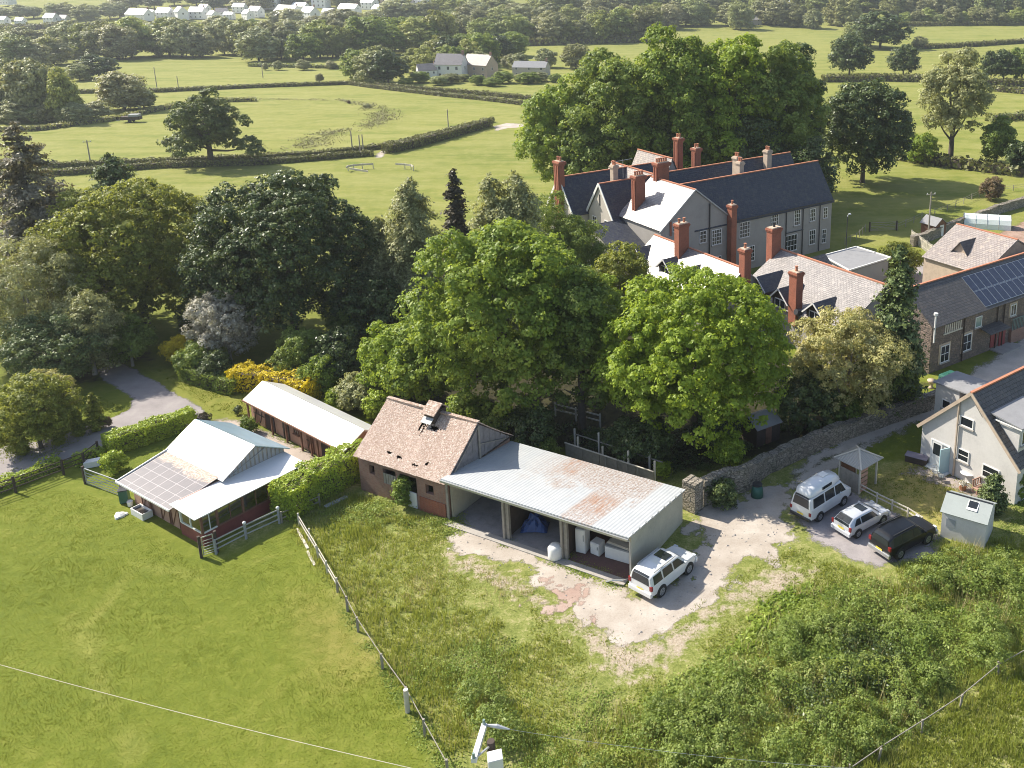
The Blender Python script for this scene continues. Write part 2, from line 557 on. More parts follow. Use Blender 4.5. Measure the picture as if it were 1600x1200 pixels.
def clay_tiles():
    m, nt, N, L = newmat('clay_tiles_worn')
    uv = objco(nt, 'UV'); co = objco(nt)
    br = N.new('ShaderNodeTexBrick')
    L.new(uv, br.inputs['Vector'])
    br.inputs['Scale'].default_value = 1
    br.inputs['Brick Width'].default_value = 0.2
    br.inputs['Row Height'].default_value = 0.16
    br.inputs['Mortar Size'].default_value = 0.012
    br.inputs['Color1'].default_value = (0.48, 0.37, 0.30, 1)
    br.inputs['Color2'].default_value = (0.58, 0.465, 0.39, 1)
    br.inputs['Mortar'].default_value = (0.40, 0.24, 0.19, 1)
    n = noise(nt, uv, 5.0, 4, 0.8)
    col = mixc(nt, frange(nt, n, 0.42, 0.50, 0, 0.8), br.outputs['Color'], (0.33, 0.22, 0.165))
    n2 = noise(nt, uv, 3.2, 6, 0.8)
    col = mixc(nt, frange(nt, n2, 0.50, 0.60, 0, 0.9), col, (0.70, 0.60, 0.53))
    n3 = noise(nt, uv, 0.5, 3, 0.6)
    col = mixc(nt, frange(nt, n3, 0.5, 0.7, 0, 0.5), col, (0.68, 0.52, 0.44))
    finish(nt, col, 0.85, 0, fmath(nt, 'ADD', br.outputs['Fac'], n), -0.03)
    return m
MT['clay_tiles'] = clay_tiles()

def shed_roof():
    """grey sheets with rust and lichen toward the back and the far end"""
    m, nt, N, L = newmat('shed_roof_sheets')
    co = objco(nt)
    sep = N.new('ShaderNodeSeparateXYZ'); L.new(co, sep.inputs[0])
    x, y = sep.outputs[0], sep.outputs[1]
    base = mixc(nt, frange(nt, noise(nt, co, 0.9, 6, 0.7), 0.4, 0.7, 0, 0.6), (0.45, 0.47, 0.49), (0.56, 0.57, 0.57))
    n = noise(nt, co, 0.8, 3, 0.7); nf = noise(nt, co, 7.0, 6, 0.8)
    # lichen: strongest along the back, from x=5 to x=13
    a = fmath(nt, 'ADD', fmath(nt, 'MULTIPLY', y, 0.14), fmath(nt, 'MULTIPLY', fmath(nt, 'SUBTRACT', n, 0.5), 1.3))
    band = fmath(nt, 'MULTIPLY', frange(nt, x, 2.8, 7.0), frange(nt, x, 12.6, 12.9, 1, 0))
    l = fmath(nt, 'MULTIPLY', frange(nt, a, 0.42, 0.66), band)
    d = fmath(nt, 'MULTIPLY', frange(nt, x, 9.3, 9.6), frange(nt, x, 11.7, 11.9, 1, 0))
    l = fmath(nt, 'MAXIMUM', l, fmath(nt, 'MULTIPLY', d, 0.9))
    lm = fmath(nt, 'MULTIPLY', l, frange(nt, nf, 0.46, 0.56))
    col = mixc(nt, fmath(nt, 'MULTIPLY', l, 0.35), base, (0.52, 0.45, 0.42))
    col = mixc(nt, lm, col, (0.33, 0.25, 0.21))
    # two rusty sheets
    mpg = N.new('ShaderNodeMapping'); mpg.inputs['Scale'].default_value = (5, .7, 1); L.new(co, mpg.inputs[0]); w = noise(nt, mpg.outputs[0], 1.4, 6, 0.8)
    r1 = fmath(nt, 'MULTIPLY', fmath(nt, 'MULTIPLY', frange(nt, x, 5.0, 5.5), frange(nt, x, 6.7, 7.1, 1, 0)), frange(nt, y, 4.3, 5.2))
    r2 = fmath(nt, 'MULTIPLY', fmath(nt, 'MULTIPLY', frange(nt, x, 9.3, 9.6), frange(nt, x, 11.6, 11.9, 1, 0)), fmath(nt, 'MULTIPLY', frange(nt, y, 0.6, 1.5), frange(nt, y, 3.2, 4.2, 1, 0)))
    rs = fmath(nt, 'MULTIPLY', fmath(nt, 'MAXIMUM', r1, r2), frange(nt, w, 0.42, 0.60))
    col = mixc(nt, rs, col, ramp(nt, nf, [(0.4, (0.27, 0.14, 0.09)), (0.6, (0.47, 0.31, 0.23))]))
    wv = N.new('ShaderNodeTexWave'); wv.bands_direction = 'X'
    wv.inputs['Scale'].default_value = 1 / 0.25 / 3.14
    L.new(co, wv.inputs['Vector'])
    # sheet overlaps every 1.05 m
    sx = fmath(nt, 'FRACT', fmath(nt, 'MULTIPLY', x, 0.95))
    col = mixc(nt, frange(nt, sx, 0.0, 0.05, 0.25, 0), col, (0.28, 0.28, 0.28))
    finish(nt, col, 0.55, 0.1, wv.outputs['Fac'], 0.012, 0.4)
    return m
MT['shed_roof'] = shed_roof()

def lean_roof():
    """clear roof lights crossed by bars, dusted with leaf litter toward the upper edge"""
    m, nt, N, L = newmat('roof_light_panels')
    co = objco(nt)
    sep = N.new('ShaderNodeSeparateXYZ'); L.new(co, sep.inputs[0])
    x, y = sep.outputs[0], sep.outputs[1]
    fx = fmath(nt, 'FRACT', fmath(nt, 'MULTIPLY', x, 0.95)); fy = fmath(nt, 'FRACT', fmath(nt, 'MULTIPLY', y, 1.45))
    f2 = fmath(nt, 'FRACT', fmath(nt, 'MULTIPLY', x, 3.8))
    base = mixc(nt, noise(nt, co, 1.5, 5, .7), (0.10, 0.095, 0.11), (0.19, 0.165, 0.17))
    base = mixc(nt, frange(nt, f2, 0, .12, .5, 0), base, (0.26, 0.24, 0.24))
    base = mixc(nt, fmath(nt, 'MAXIMUM', frange(nt, fx, 0, .06, 1, 0), frange(nt, fy, 0, .06, 1, 0)), base, (0.50, 0.46, 0.46))
    l = fmath(nt, 'ADD', noise(nt, co, 1.6, 7, .8), fmath(nt, 'MULTIPLY', fmath(nt, 'SUBTRACT', y, 2.35), .28))
    base = mixc(nt, frange(nt, l, .46, .56, 0, .85), base, ramp(nt, noise(nt, co, 9, 4, .8), [(.42, (.28, .17, .11)), (.58, (.62, .52, .43))]))
    finish(nt, base, .35, 0, None, 0, .5)
    return m
MT['lean_roof'] = lean_roof()

# foliage
MT['leaf_syc'] = leafmat('leaf_sycamore', (0.049, 0.091, 0.013), (0.182, 0.263, 0.036), (0.446, 0.527, 0.102), 0.40)
MT['leaf_bright'] = leafmat('leaf_bright', (0.072, 0.119, 0.011), (0.218, 0.305, 0.028), (0.437, 0.529, 0.075), 0.40)
MT['leaf_oak'] = leafmat('leaf_oak', (0.059, 0.080, 0.012), (0.195, 0.227, 0.038), (0.442, 0.455, 0.109), 0.40)
MT['leaf_dark'] = leafmat('leaf_dark', (0.016, 0.03, 0.009), (0.062, 0.095, 0.027), (0.21, 0.255, 0.085), 0.18, rough=0.4)
MT['leaf_lime'] = leafmat('leaf_lime', (0.049, 0.085, 0.014), (0.162, 0.230, 0.043), (0.392, 0.459, 0.120), 0.40)
MT['leaf_grey'] = leafmat('leaf_willow', (0.101, 0.113, 0.047), (0.288, 0.300, 0.138), (0.575, 0.575, 0.310), 0.3)
MT['leaf_gold'] = leafmat('leaf_gold', (0.15, 0.16, 0.045), (0.36, 0.35, 0.13), (0.68, 0.6, 0.32), 0.3)
MT['leaf_silver'] = leafmat('leaf_silver', (0.19, 0.18, 0.14), (0.42, 0.4, 0.34), (0.7, 0.67, 0.6), 0.2)
MT['leaf_conifer'] = leafmat('leaf_conifer', (0.029, 0.053, 0.016), (0.098, 0.137, 0.042), (0.260, 0.312, 0.108), 0.12)
MT['leaf_yew'] = leafmat('leaf_topiary', (0.117, 0.137, 0.018), (0.214, 0.234, 0.030), (0.332, 0.332, 0.048), 0.15)
MT['leaf_brown'] = leafmat('leaf_brown', (0.081, 0.076, 0.043), (0.204, 0.180, 0.120), (0.396, 0.348, 0.252), 0.15)
MT['leaf_copper'] = leafmat('leaf_dusky', (0.028, 0.025, 0.015), (0.06, 0.052, 0.03), (0.13, 0.11, 0.065), 0.12)
MT['leaf_yellow'] = leafmat('leaf_yellow', (0.36, 0.28, 0.01), (0.66, 0.52, 0.02), (0.8, 0.68, 0.06), 0.3)
MT['leaf_laurel'] = leafmat('leaf_laurel', (0.13, 0.2, 0.02), (0.3, 0.39, 0.04), (0.52, 0.6, 0.1), 0.3, rough=0.4)
MT['leaf_far'] = leafmat('leaf_far', (0.092, 0.113, 0.038), (0.228, 0.258, 0.096), (0.432, 0.444, 0.192), 0.25, vary=.3)
MT['leaf_far2'] = leafmat('leaf_far_grey', (0.119, 0.135, 0.059), (0.288, 0.300, 0.144), (0.504, 0.504, 0.276), 0.25, vary=.3)
MT['leaf_red'] = leafmat('leaf_russet', (0.12, 0.075, 0.04), (0.18, 0.125, 0.065), (0.26, 0.20, 0.10), 0.2)
MT['grass_blade'] = leafmat('grass_blade', (0.135, 0.175, 0.02), (0.18, 0.22, 0.028), (0.25, 0.275, 0.05), 0.35)
MT['leaf_farlime'] = leafmat('leaf_far_lime', (0.109, 0.139, 0.030), (0.253, 0.297, 0.077), (0.462, 0.484, 0.165), 0.3, vary=.25)
MT['grass_rough'] = leafmat('grass_rough', (0.15, 0.21, 0.03), (0.25, 0.31, 0.05), (0.44, 0.42, 0.17), 0.35)
MT['nettle'] = leafmat('nettle', (0.06, 0.11, 0.015), (0.175, 0.25, 0.038), (0.39, 0.45, 0.11), 0.3)
MT['hedge_far'] = leafmat('hedge_far', (0.059, 0.064, 0.022), (0.156, 0.163, 0.054), (0.286, 0.280, 0.108), 0.15)
MT['straw_stem'] = leafmat('straw_stem', (0.26, 0.22, 0.10), (0.40, 0.34, 0.18), (0.58, 0.52, 0.32), 0.3)
MT['leaf_field'] = leafmat('leaf_field', (0.03, 0.05, 0.012), (0.095, 0.13, 0.036), (0.24, 0.28, 0.095), 0.3)
MT['leaf_bramble'] = leafmat('leaf_bramble', (0.06, 0.10, 0.017), (0.185, 0.25, 0.05), (0.40, 0.45, 0.15), 0.35)
# ------------------------------------------------------------------ ground
def P2(pl, z=0.0):
    return [tuple(G(x, y, z))[:2] for x, y in pl]

def sdf(poly, X, Y):
    """signed distance, negative inside"""
    pts = np.array(poly, dtype=float)
    d = np.full(X.shape, 1e18); ins = np.zeros(X.shape, dtype=bool)
    n = len(pts)
    for i in range(n):
        a = pts[i]; b = pts[(i + 1) % n]
        e = b - a
        wx, wy = X - a[0], Y - a[1]
        t = np.clip((wx * e[0] + wy * e[1]) / (e @ e + 1e-12), 0, 1)
        d = np.minimum(d, (wx - e[0] * t) ** 2 + (wy - e[1] * t) ** 2)
        c = (a[1] > Y) != (b[1] > Y)
        if abs(e[1]) > 1e-9:
            ins ^= c & (X < e[0] * (Y - a[1]) / e[1] + a[0])
    d = np.sqrt(d)
    return np.where(ins, -d, d)

def vnoise(X, Y, s, seed=0):
    """smooth value noise -1..1"""
    r = np.random.default_rng(seed)
    tab = r.uniform(-1, 1, (256, 256))
    x = X / s + 1000; y = Y / s + 1000
    xi = np.floor(x).astype(int); yi = np.floor(y).astype(int)
    fx = x - xi; fy = y - yi
    fx = fx * fx * (3 - 2 * fx); fy = fy * fy * (3 - 2 * fy)
    g = lambda a, b: tab[a % 256, b % 256]
    return (g(xi, yi) * (1 - fx) + g(xi + 1, yi) * fx) * (1 - fy) + (g(xi, yi + 1) * (1 - fx) + g(xi + 1, yi + 1) * fx) * fy

def axis(lo, fine_lo, fine_hi, hi, step, grow):
    a = list(np.arange(fine_lo, fine_hi, step))
    s = step; x = fine_hi
    up = []
    while x < hi:
        up.append(x); s *= grow; x += s
    up.append(hi)
    s = step; x = fine_lo; dn = []
    while x > lo:
        s *= grow; x -= s; dn.append(max(x, lo))
    return np.array(dn[::-1] + a + up)

YARD = [(697, 838), (735, 822), (800, 845), (860, 868), (940, 905), (990, 925), (1060, 900), (1090, 850), (1076, 818), (1085, 795), (1120, 790),
        (1180, 762), (1235, 742), (1290, 735), (1262, 765), (1232, 812), (1262, 842), (1235, 858), (1205, 872), (1165, 885), (1130, 915), (1085, 950),
        (1040, 985), (985, 996), (940, 980), (905, 965), (880, 930), (830, 900), (765, 878), (720, 868)]
BARE = [(690, 850), (760, 872), (830, 905), (900, 950), (1000, 1000), (1120, 930), (1200, 880), (1290, 880), (1250, 930), (1150, 960), (1060, 1040),
        (960, 1080), (900, 1010), (850, 960), (760, 920), (690, 890)]
RED = [(850, 912), (930, 925), (925, 955), (870, 960), (840, 935)]
LITTER_SHADE = [(560, 640), (640, 560), (900, 480), (1000, 470), (1250, 560), (1460, 600), (1280, 690), (1100, 738), (1010, 740), (880, 705), (800, 690), (700, 640)]
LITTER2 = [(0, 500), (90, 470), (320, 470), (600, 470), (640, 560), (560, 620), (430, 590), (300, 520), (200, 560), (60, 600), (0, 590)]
STRAW = [(470, 930), (540, 950), (590, 1010), (600, 1050), (520, 1060), (480, 1000)]
LEFTF = [(-400, 720), (0, 770), (150, 735), (220, 800), (320, 880), (465, 815), (560, 985), (640, 1095), (720, 1260), (-500, 1260)]
GARDEN = [(1345, 760), (1425, 715), (1500, 740), (1540, 790), (1470, 830), (1440, 820)]

def build_ground():
    ax = axis(-1500, -60, 45, 1500, 0.5, 1.045)
    ay = axis(5, 28, 110, 2200, 0.5, 1.035)
    X, Y = np.meshgrid(ax, ay)
    Z = terrain(X, Y)
    Z = Z + vnoise(X, Y, 260, 5) * np.clip((Y - 560) / 300, 0, 1) * 9
    # small unevenness of the rough ground only
    nx, ny = len(ax), len(ay)
    V = np.stack([X, Y, Z], -1).reshape(-1, 3)
    I = np.arange(nx * ny).reshape(ny, nx)
    F = np.stack([I[:-1, :-1], I[:-1, 1:], I[1:, 1:], I[1:, :-1]], -1).reshape(-1, 4)
    m, nt, N, L = newmat('meadow_ground')
    def at(n):
        a = N.new('ShaderNodeAttribute'); a.attribute_name = n
        return a.outputs['Fac']
    co = objco(nt)
    n1 = noise(nt, co, 0.09, 5, 0.6); n2 = noise(nt, co, 1.3, 6, 0.7); n3 = noise(nt, co, 7.0, 5, 0.75)
    n0 = noise(nt, co, 0.012, 4, 0.6)
    mp = N.new('ShaderNodeMapping'); mp.inputs['Scale'].default_value = (.25, 1, 1); mp.inputs['Rotation'].default_value = (0, 0, .25); L.new(co, mp.inputs[0])
    ns = noise(nt, mp.outputs[0], .16, 6, .7)
    g = ramp(nt, fmath(nt, 'ADD', fmath(nt, 'MULTIPLY', n1, 0.45), fmath(nt, 'MULTIPLY', n2, 0.55)),
             [(0.34, (0.105, 0.14, 0.014)), (0.5, (0.16, 0.19, 0.022)), (0.66, (0.235, 0.245, 0.045))])
    g = mixc(nt, frange(nt, n3, 0.3, 0.55, 0.4, 0), g, (0.11, 0.15, 0.025))
    g = mixc(nt, fmath(nt, 'MULTIPLY', at('track'), frange(nt, n2, .3, .6, .2, .8)), g, (0.36, 0.34, 0.10))
    far = ramp(nt, fmath(nt, 'ADD', fmath(nt, 'MULTIPLY', n0, 0.6), fmath(nt, 'MULTIPLY', n1, 0.4)),
               [(0.35, (0.15, 0.18, 0.024)), (0.5, (0.20, 0.215, 0.034)), (0.65, (0.26, 0.255, 0.06))])
    far = mixc(nt, frange(nt, n2, 0.35, 0.6, 0.3, 0), far, (0.13, 0.16, 0.035))
    nm = noise(nt, co, .33, 7, .8)
    far = mixc(nt, frange(nt, nm, .48, .66, 0, .65), far, (0.30, 0.28, 0.10))
    far = mixc(nt, frange(nt, nm, .34, .48, .55, 0), far, (0.11, 0.15, 0.03))
    far = mixc(nt, frange(nt, ns, 0.40, 0.62, 0, .55), far, (0.29, 0.285, 0.095))
    far = mixc(nt, frange(nt, ns, 0.30, 0.46, .6, 0), far, (0.12, 0.17, 0.035))
    g = mixc(nt, at('far'), g, far)
    rgh = ramp(nt, fmath(nt, 'ADD', fmath(nt, 'MULTIPLY', n2, 0.5), fmath(nt, 'MULTIPLY', n3, 0.5)), [(0.38, (0.11, 0.14, 0.03)), (0.5, (0.22, 0.245, 0.06)), (0.62, (0.40, 0.36, 0.17))])
    g = mixc(nt, at('rough'), g, rgh)
    g = mixc(nt, fmath(nt, 'MULTIPLY', at('straw'), frange(nt, n2, 0.3, 0.6, 0.2, .8)), g, (0.34, 0.27, 0.09))
    bare = ramp(nt, n3, [(0.35, (0.30, 0.24, 0.17)), (0.6, (0.50, 0.42, 0.33))])
    g = mixc(nt, frange(nt, fmath(nt, 'ADD', at('bare'), fmath(nt, 'MULTIPLY', fmath(nt, 'SUBTRACT', n2, 0.5), 1.6)), 0.45, 0.7), g, bare)
    litter_shade = ramp(nt, n2, [(0.35, (0.022, 0.02, 0.012)), (0.6, (0.05, 0.048, 0.02))])  # leaf litter, darkened to paint the deep shade under the trees
    g = mixc(nt, frange(nt, fmath(nt, 'ADD', at('litter'), fmath(nt, 'MULTIPLY', fmath(nt, 'SUBTRACT', n2, 0.5), 1.0)), 0.4, 0.7), g, litter_shade)
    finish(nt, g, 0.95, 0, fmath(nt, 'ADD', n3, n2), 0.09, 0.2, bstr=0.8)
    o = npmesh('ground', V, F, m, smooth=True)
    tag(o, kind='structure')
    me = o.data
    def attr(name, val):
        a = me.attributes.new(name, 'FLOAT', 'POINT')
        a.data.foreach_set('value', np.ascontiguousarray(val.ravel(), dtype=np.float32))
    soft = lambda poly, w: np.clip(0.5 - sdf(P2(poly), X, Y) / w, 0, 1)
    near = (Y < 130)
    trk = np.full(X.shape, 99.)
    for a_, b_ in (((110, 960), (210, 1180)), ((140, 985), (175, 1130)), ((205, 890), (120, 1010)), ((330, 905), (210, 880)), ((420, 870), (330, 905))):
        A_, B_ = np.array(P2([a_])[0]), np.array(P2([b_])[0]); e_ = B_ - A_
        t_ = np.clip(((X - A_[0]) * e_[0] + (Y - A_[1]) * e_[1]) / (e_ @ e_), 0, 1)
        trk = np.minimum(trk, np.hypot(X - A_[0] - e_[0] * t_, Y - A_[1] - e_[1] * t_) + vnoise(X, Y, 2.2, 9) * .4)
    attr('track', np.clip(1 - trk / .5, 0, 1) * .4)
    attr('far', np.clip((Y - 70) / 60, 0, 1))
    attr('bare', np.where(near, soft(BARE, 3.0) * 0.75, 0))
    attr('straw', np.where(near, np.maximum(soft(STRAW, 3.0) * .6, np.maximum(soft(GARDEN, 2.0) * .9, soft([(240, 560), (420, 560), (395, 650), (310, 640), (250, 600)], 3) * .35)), 0))
    attr('litter', np.where(near, np.maximum(soft(LITTER_SHADE, 4.0), soft([(0, 560), (90, 520), (230, 530), (250, 565), (150, 570), (190, 600), (60, 600), (0, 590)], 3.0) * 0.8), 0))  # leaf litter zones that also carry painted tree shade
    attr('rough', np.where(near, np.clip(0.5 + sdf(P2(LEFTF), X, Y) / 1.0, 0, 1) * (Y < 62) * (X > -30), 0))
    return o
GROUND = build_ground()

def ragged_sheet(name, poly, mat, z=0.004, step=0.2, amp=0.5, nscale=1.2, kind='structure', seed=3, world=False):
    w = poly if world else P2(poly)
    a = np.array(w)
    xs = np.arange(a[:, 0].min() - 1, a[:, 0].max() + 1, step)
    ys = np.arange(a[:, 1].min() - 1, a[:, 1].max() + 1, step)
    X, Y = np.meshgrid(xs, ys)
    d = sdf(w, X, Y) + vnoise(X, Y, nscale, seed) * amp + vnoise(X, Y, nscale * .3, seed + 1) * amp * 0.6 + vnoise(X, Y, step * 1.6, seed + 2) * amp * 0.35
    # snap the border corners onto the zero line a little: jitter by gradient
    gy, gx = np.gradient(d, step)
    nrm = np.sqrt(gx ** 2 + gy ** 2) + 1e-6
    mv = np.clip(d, -step * .6, step * .6) * (np.abs(d) < step * .8)
    Xs = X - gx / nrm * mv; Ys = Y - gy / nrm * mv
    I = np.arange(X.size).reshape(X.shape)
    c = (d[:-1, :-1] + d[:-1, 1:] + d[1:, 1:] + d[1:, :-1]) / 4 < 0
    F = np.stack([I[:-1, :-1], I[:-1, 1:], I[1:, 1:], I[1:, :-1]], -1)[c]
    used = np.unique(F)
    mp = np.zeros(X.size, dtype=int); mp[used] = np.arange(len(used))
    V = np.stack([Xs.ravel()[used], Ys.ravel()[used], np.full(len(used), z)], -1)
    o = npmesh(name, V, mp[F], mat)
    a_ = o.data.attributes.new('edge', 'FLOAT', 'POINT'); a_.data.foreach_set('value', np.ascontiguousarray(np.clip(-d.ravel()[used], 0, 3), dtype=np.float32))
    tag(o, kind=kind)
    return o

def gravel(name, c1, c2, c3, moss=None, mamt=0.5, fade=0.7):
    m, nt, N, L = newmat(name)
    co = objco(nt)
    n1 = noise(nt, co, 0.5, 5, 0.65); n2 = noise(nt, co, 9, 5, 0.8); n3 = noise(nt, co, 2.3, 5, .7)
    col = ramp(nt, fmath(nt, 'ADD', fmath(nt, 'MULTIPLY', n1, .6), fmath(nt, 'MULTIPLY', n2, .4)), [(.36, c1), (.5, c2), (.62, c3)])
    col = mixc(nt, frange(nt, n2, .6, .7, 0, .6), col, tuple(x * .55 for x in c1))
    if moss:
        col = mixc(nt, frange(nt, n3, 1 - mamt, 1.12 - mamt, 0, .8), col, moss)
    b = finish(nt, col, .95, 0, n2, .03, .2)
    if fade:
        at = N.new('ShaderNodeAttribute'); at.attribute_name = 'edge'
        nf = fmath(nt, 'ADD', fmath(nt, 'MULTIPLY', noise(nt, co, 6, 6, .85), .65), fmath(nt, 'MULTIPLY', noise(nt, co, 1.2, 4, .7), .35))
        k = fmath(nt, 'ADD', fmath(nt, 'MULTIPLY', at.outputs['Fac'], .45 / fade), fmath(nt, 'MULTIPLY', fmath(nt, 'SUBTRACT', nf, .5), 2.2))
        tb = N.new('ShaderNodeBsdfTransparent'); mx = N.new('ShaderNodeMixShader')
        L.new(frange(nt, k, .12, .42), mx.inputs[0]); L.new(tb.outputs[0], mx.inputs[1]); L.new(b.outputs[0], mx.inputs[2])
        o = [x for x in N if x.type == 'OUTPUT_MATERIAL'][0]
        L.new(mx.outputs[0], o.inputs[0])
    return m
g_pale = gravel('gravel_pale', (0.35, 0.295, 0.245), (0.44, 0.385, 0.33), (0.53, 0.475, 0.42), (0.24, 0.22, 0.10), 0.30, .5)
g_grey = gravel('gravel_grey', (0.24, 0.22, 0.22), (0.32, 0.29, 0.29), (0.40, 0.36, 0.35))
asph = gravel('asphalt_worn', (0.24, 0.22, 0.22), (0.31, 0.28, 0.28), (0.37, 0.34, 0.33), (0.22, 0.21, 0.12), 0.36, .25)
ragged_sheet('gravel_yard', YARD, g_pale, 0.006, 0.15, 0.9, 1.9)
ragged_sheet('red_gravel_patch', RED, gravel('gravel_red', (0.34, 0.23, 0.19), (0.40, 0.29, 0.24), (0.46, 0.37, 0.31), (0.4, 0.33, 0.26), .4, 1.2), 0.012, 0.12, 1.8, 0.9)
ragged_sheet('parking_pad', [(1232, 812), (1262, 770), (1330, 765), (1480, 835), (1462, 870), (1375, 893), (1320, 878), (1262, 842)], g_grey, 0.010, 0.2, 0.3)
ragged_sheet('lane', [(1240, 758), (1232, 735), (1262, 712), (1345, 668), (1430, 632), (1500, 590), (1660, 480), (1760, 520), (1540, 645), (1440, 665), (1360, 700), (1300, 742), (1262, 768)],
             gravel('lane_surface', (0.38, 0.34, 0.29), (0.47, 0.42, 0.37), (0.56, 0.50, 0.44)), 0.014, 0.25, 0.35)
ragged_sheet('lane_grass_strip', [(1225, 748), (1285, 716), (1345, 690), (1438, 655), (1437, 663), (1350, 698), (1290, 724), (1235, 756)],
             gravel('grass_strip', (0.07, 0.09, 0.03), (0.11, 0.13, 0.04), (0.16, 0.17, 0.06)), 0.02, 0.15, 0.3)
ragged_sheet('driveway', [(-260, 770), (-120, 720), (60, 688), (150, 662), (198, 640), (203, 622), (165, 598), (150, 578), (190, 566), (228, 585), (270, 612), (318, 638), (330, 655),
                          (300, 668), (230, 690), (150, 708), (95, 722), (40, 740), (-80, 770), (-260, 800)], asph, 0.008, 0.2, 0.15)
ragged_sheet('concrete_yard', [(322, 652), (385, 655), (540, 728), (570, 725), (520, 760), (470, 745), (395, 700), (330, 668)],
             gravel('yard_concrete', (0.36, 0.30, 0.26), (0.44, 0.37, 0.32), (0.50, 0.43, 0.38)), 0.012, 0.2, 0.1)
ragged_sheet('court', [(1380, 455), (1432, 405), (1475, 412), (1500, 440), (1420, 480)], asph, 0.006, 0.3, 0.3)
ragged_sheet('vegetable_bed', [(1540, 372), (1600, 345), (1750, 360), (1750, 420), (1600, 385)], gravel('bed_soil', (0.24, 0.15, 0.11), (0.34, 0.23, 0.18), (0.42, 0.30, 0.24), (0.2, 0.18, 0.08), .45), 0.006, 0.3, 0.4)
ragged_sheet('garden_path', [(1405, 740), (1430, 722), (1500, 745), (1545, 775), (1520, 790), (1480, 765)], gravel('path_slabs', (0.26, 0.22, 0.20), (0.34, 0.29, 0.27), (0.42, 0.36, 0.32), (0.2, 0.18, 0.08), .5), 0.01, 0.15, 0.3)
# ------------------------------------------------------------------ building helpers (local frame: x along, y away)
def tr(axis):
    return (lambda x, y, z: (x, y, z)) if axis == 'x' else (lambda x, y, z: (y, x, z))

def gable(root, a0, a1, b0, b1, ze, zr, wall, roofm, over=0.25, end=0.12, axis='x', zb=0.0, ze2=None, ridge_mat=None, bm=None, roofm2=None, walls=True, th=0.12, wname='wall', rlabel=None):
    """ridge runs along a from a0 to a1, halfway (or at bm) between b0 and b1; ze/ze2 eaves at b0/b1"""
    T = tr(axis)
    ze2 = ze if ze2 is None else ze2
    bm = (b0 + b1) / 2 if bm is None else bm
    if walls:
        m = M()
        m.face([T(a0, b0, zb), T(a1, b0, zb), T(a1, b0, ze), T(a0, b0, ze)])
        m.face([T(a1, b1, zb), T(a0, b1, zb), T(a0, b1, ze2), T(a1, b1, ze2)])
        m.face([T(a0, b1, zb), T(a0, b0, zb), T(a0, b0, ze), T(a0, bm, zr), T(a0, b1, ze2)])
        m.face([T(a1, b0, zb), T(a1, b1, zb), T(a1, b1, ze2), T(a1, bm, zr), T(a1, b0, ze)])
        m.build(wname, wall, root)
    s0 = (zr - ze) / (bm - b0); s1 = (zr - ze2) / (b1 - bm)
    u = 0.04
    r = M()
    r.slab([T(a0 - end, b0 - over, ze - over * s0 + th + u), T(a1 + end, b0 - over, ze - over * s0 + th + u), T(a1 + end, bm, zr + th + u), T(a0 - end, bm, zr + th + u)], th)
    k = len(r.f)
    r.slab([T(a0 - end, b1 + over, ze2 - over * s1 + th + u), T(a1 + end, b1 + over, ze2 - over * s1 + th + u), T(a1 + end, bm, zr + th + u), T(a0 - end, bm, zr + th + u)], th)
    if roofm2:
        for i in range(k, len(r.f)):
            r.mi[i] = 1
    ro = r.build('roof', [roofm, roofm2] if roofm2 else roofm, root, label=rlabel)
    if ridge_mat:
        q = M()
        q.beam(T(a0 - end - .01, bm, zr + th + u + .01), T(a1 + end + .01, bm, zr + th + u + .01), 0.22, 0.12)
        q.build('ridge_tiles', ridge_mat, ro)
    return ro

def facepos(face, c, at, off):
    s = 1 if face[1] == '+' else -1
    return ((at + s * off, c) if face[0] == 'x' else (c, at + s * off))

def fbox(m, face, at, c0, c1, z0, z1, o0, o1, mi=0):
    s = 1 if face[1] == '+' else -1
    a, b = sorted((at + s * o0, at + s * o1))
    if face[0] == 'x':
        m.box(a, b, c0, c1, z0, z1, mi)
    else:
        m.box(c0, c1, a, b, z0, z1, mi)

def window(root, face, at, c, z, w, h, nx=2, nz=2, mat='white_paint', gl='glass', name='window', sill=True, fw=0.07):
    m = M()
    fbox(m, face, at, c - w / 2, c - w / 2 + fw, z, z + h, 0.0, 0.07)
    fbox(m, face, at, c + w / 2 - fw, c + w / 2, z, z + h, 0.0, 0.07)
    fbox(m, face, at, c - w / 2 + fw, c + w / 2 - fw, z + h - fw, z + h, 0.0, 0.068)
    fbox(m, face, at, c - w / 2 + fw, c + w / 2 - fw, z, z + fw, 0.0, 0.068)
    for i in range(1, nx):
        x = c - w / 2 + w * i / nx
        fbox(m, face, at, x - .025, x + .025, z + fw, z + h - fw, 0.0, 0.06)
    for i in range(1, nz):
        q = z + h * i / nz
        fbox(m, face, at, c - w / 2 + fw, c + w / 2 - fw, q - .025, q + .025, 0.0, 0.057)
    o = m.build(name, MT[mat], root)
    p = M()
    fbox(p, face, at, c - w / 2 + fw, c + w / 2 - fw, z + fw, z + h - fw, 0.004, 0.03)
    p.build('pane', MT[gl], o)
    if sill:
        s = M()
        fbox(s, face, at, c - w / 2 - .08, c + w / 2 + .08, z - .1, z - .002, 0.0, 0.14)
        s.build('sill', MT['concrete'] if mat == 'white_paint' else MT[mat], o)
    return o

def pipe(root, pts, r=0.06, mat='black_paint', name='drainpipe'):
    return M().tube(pts, r, 6).build(name, MT[mat], root)

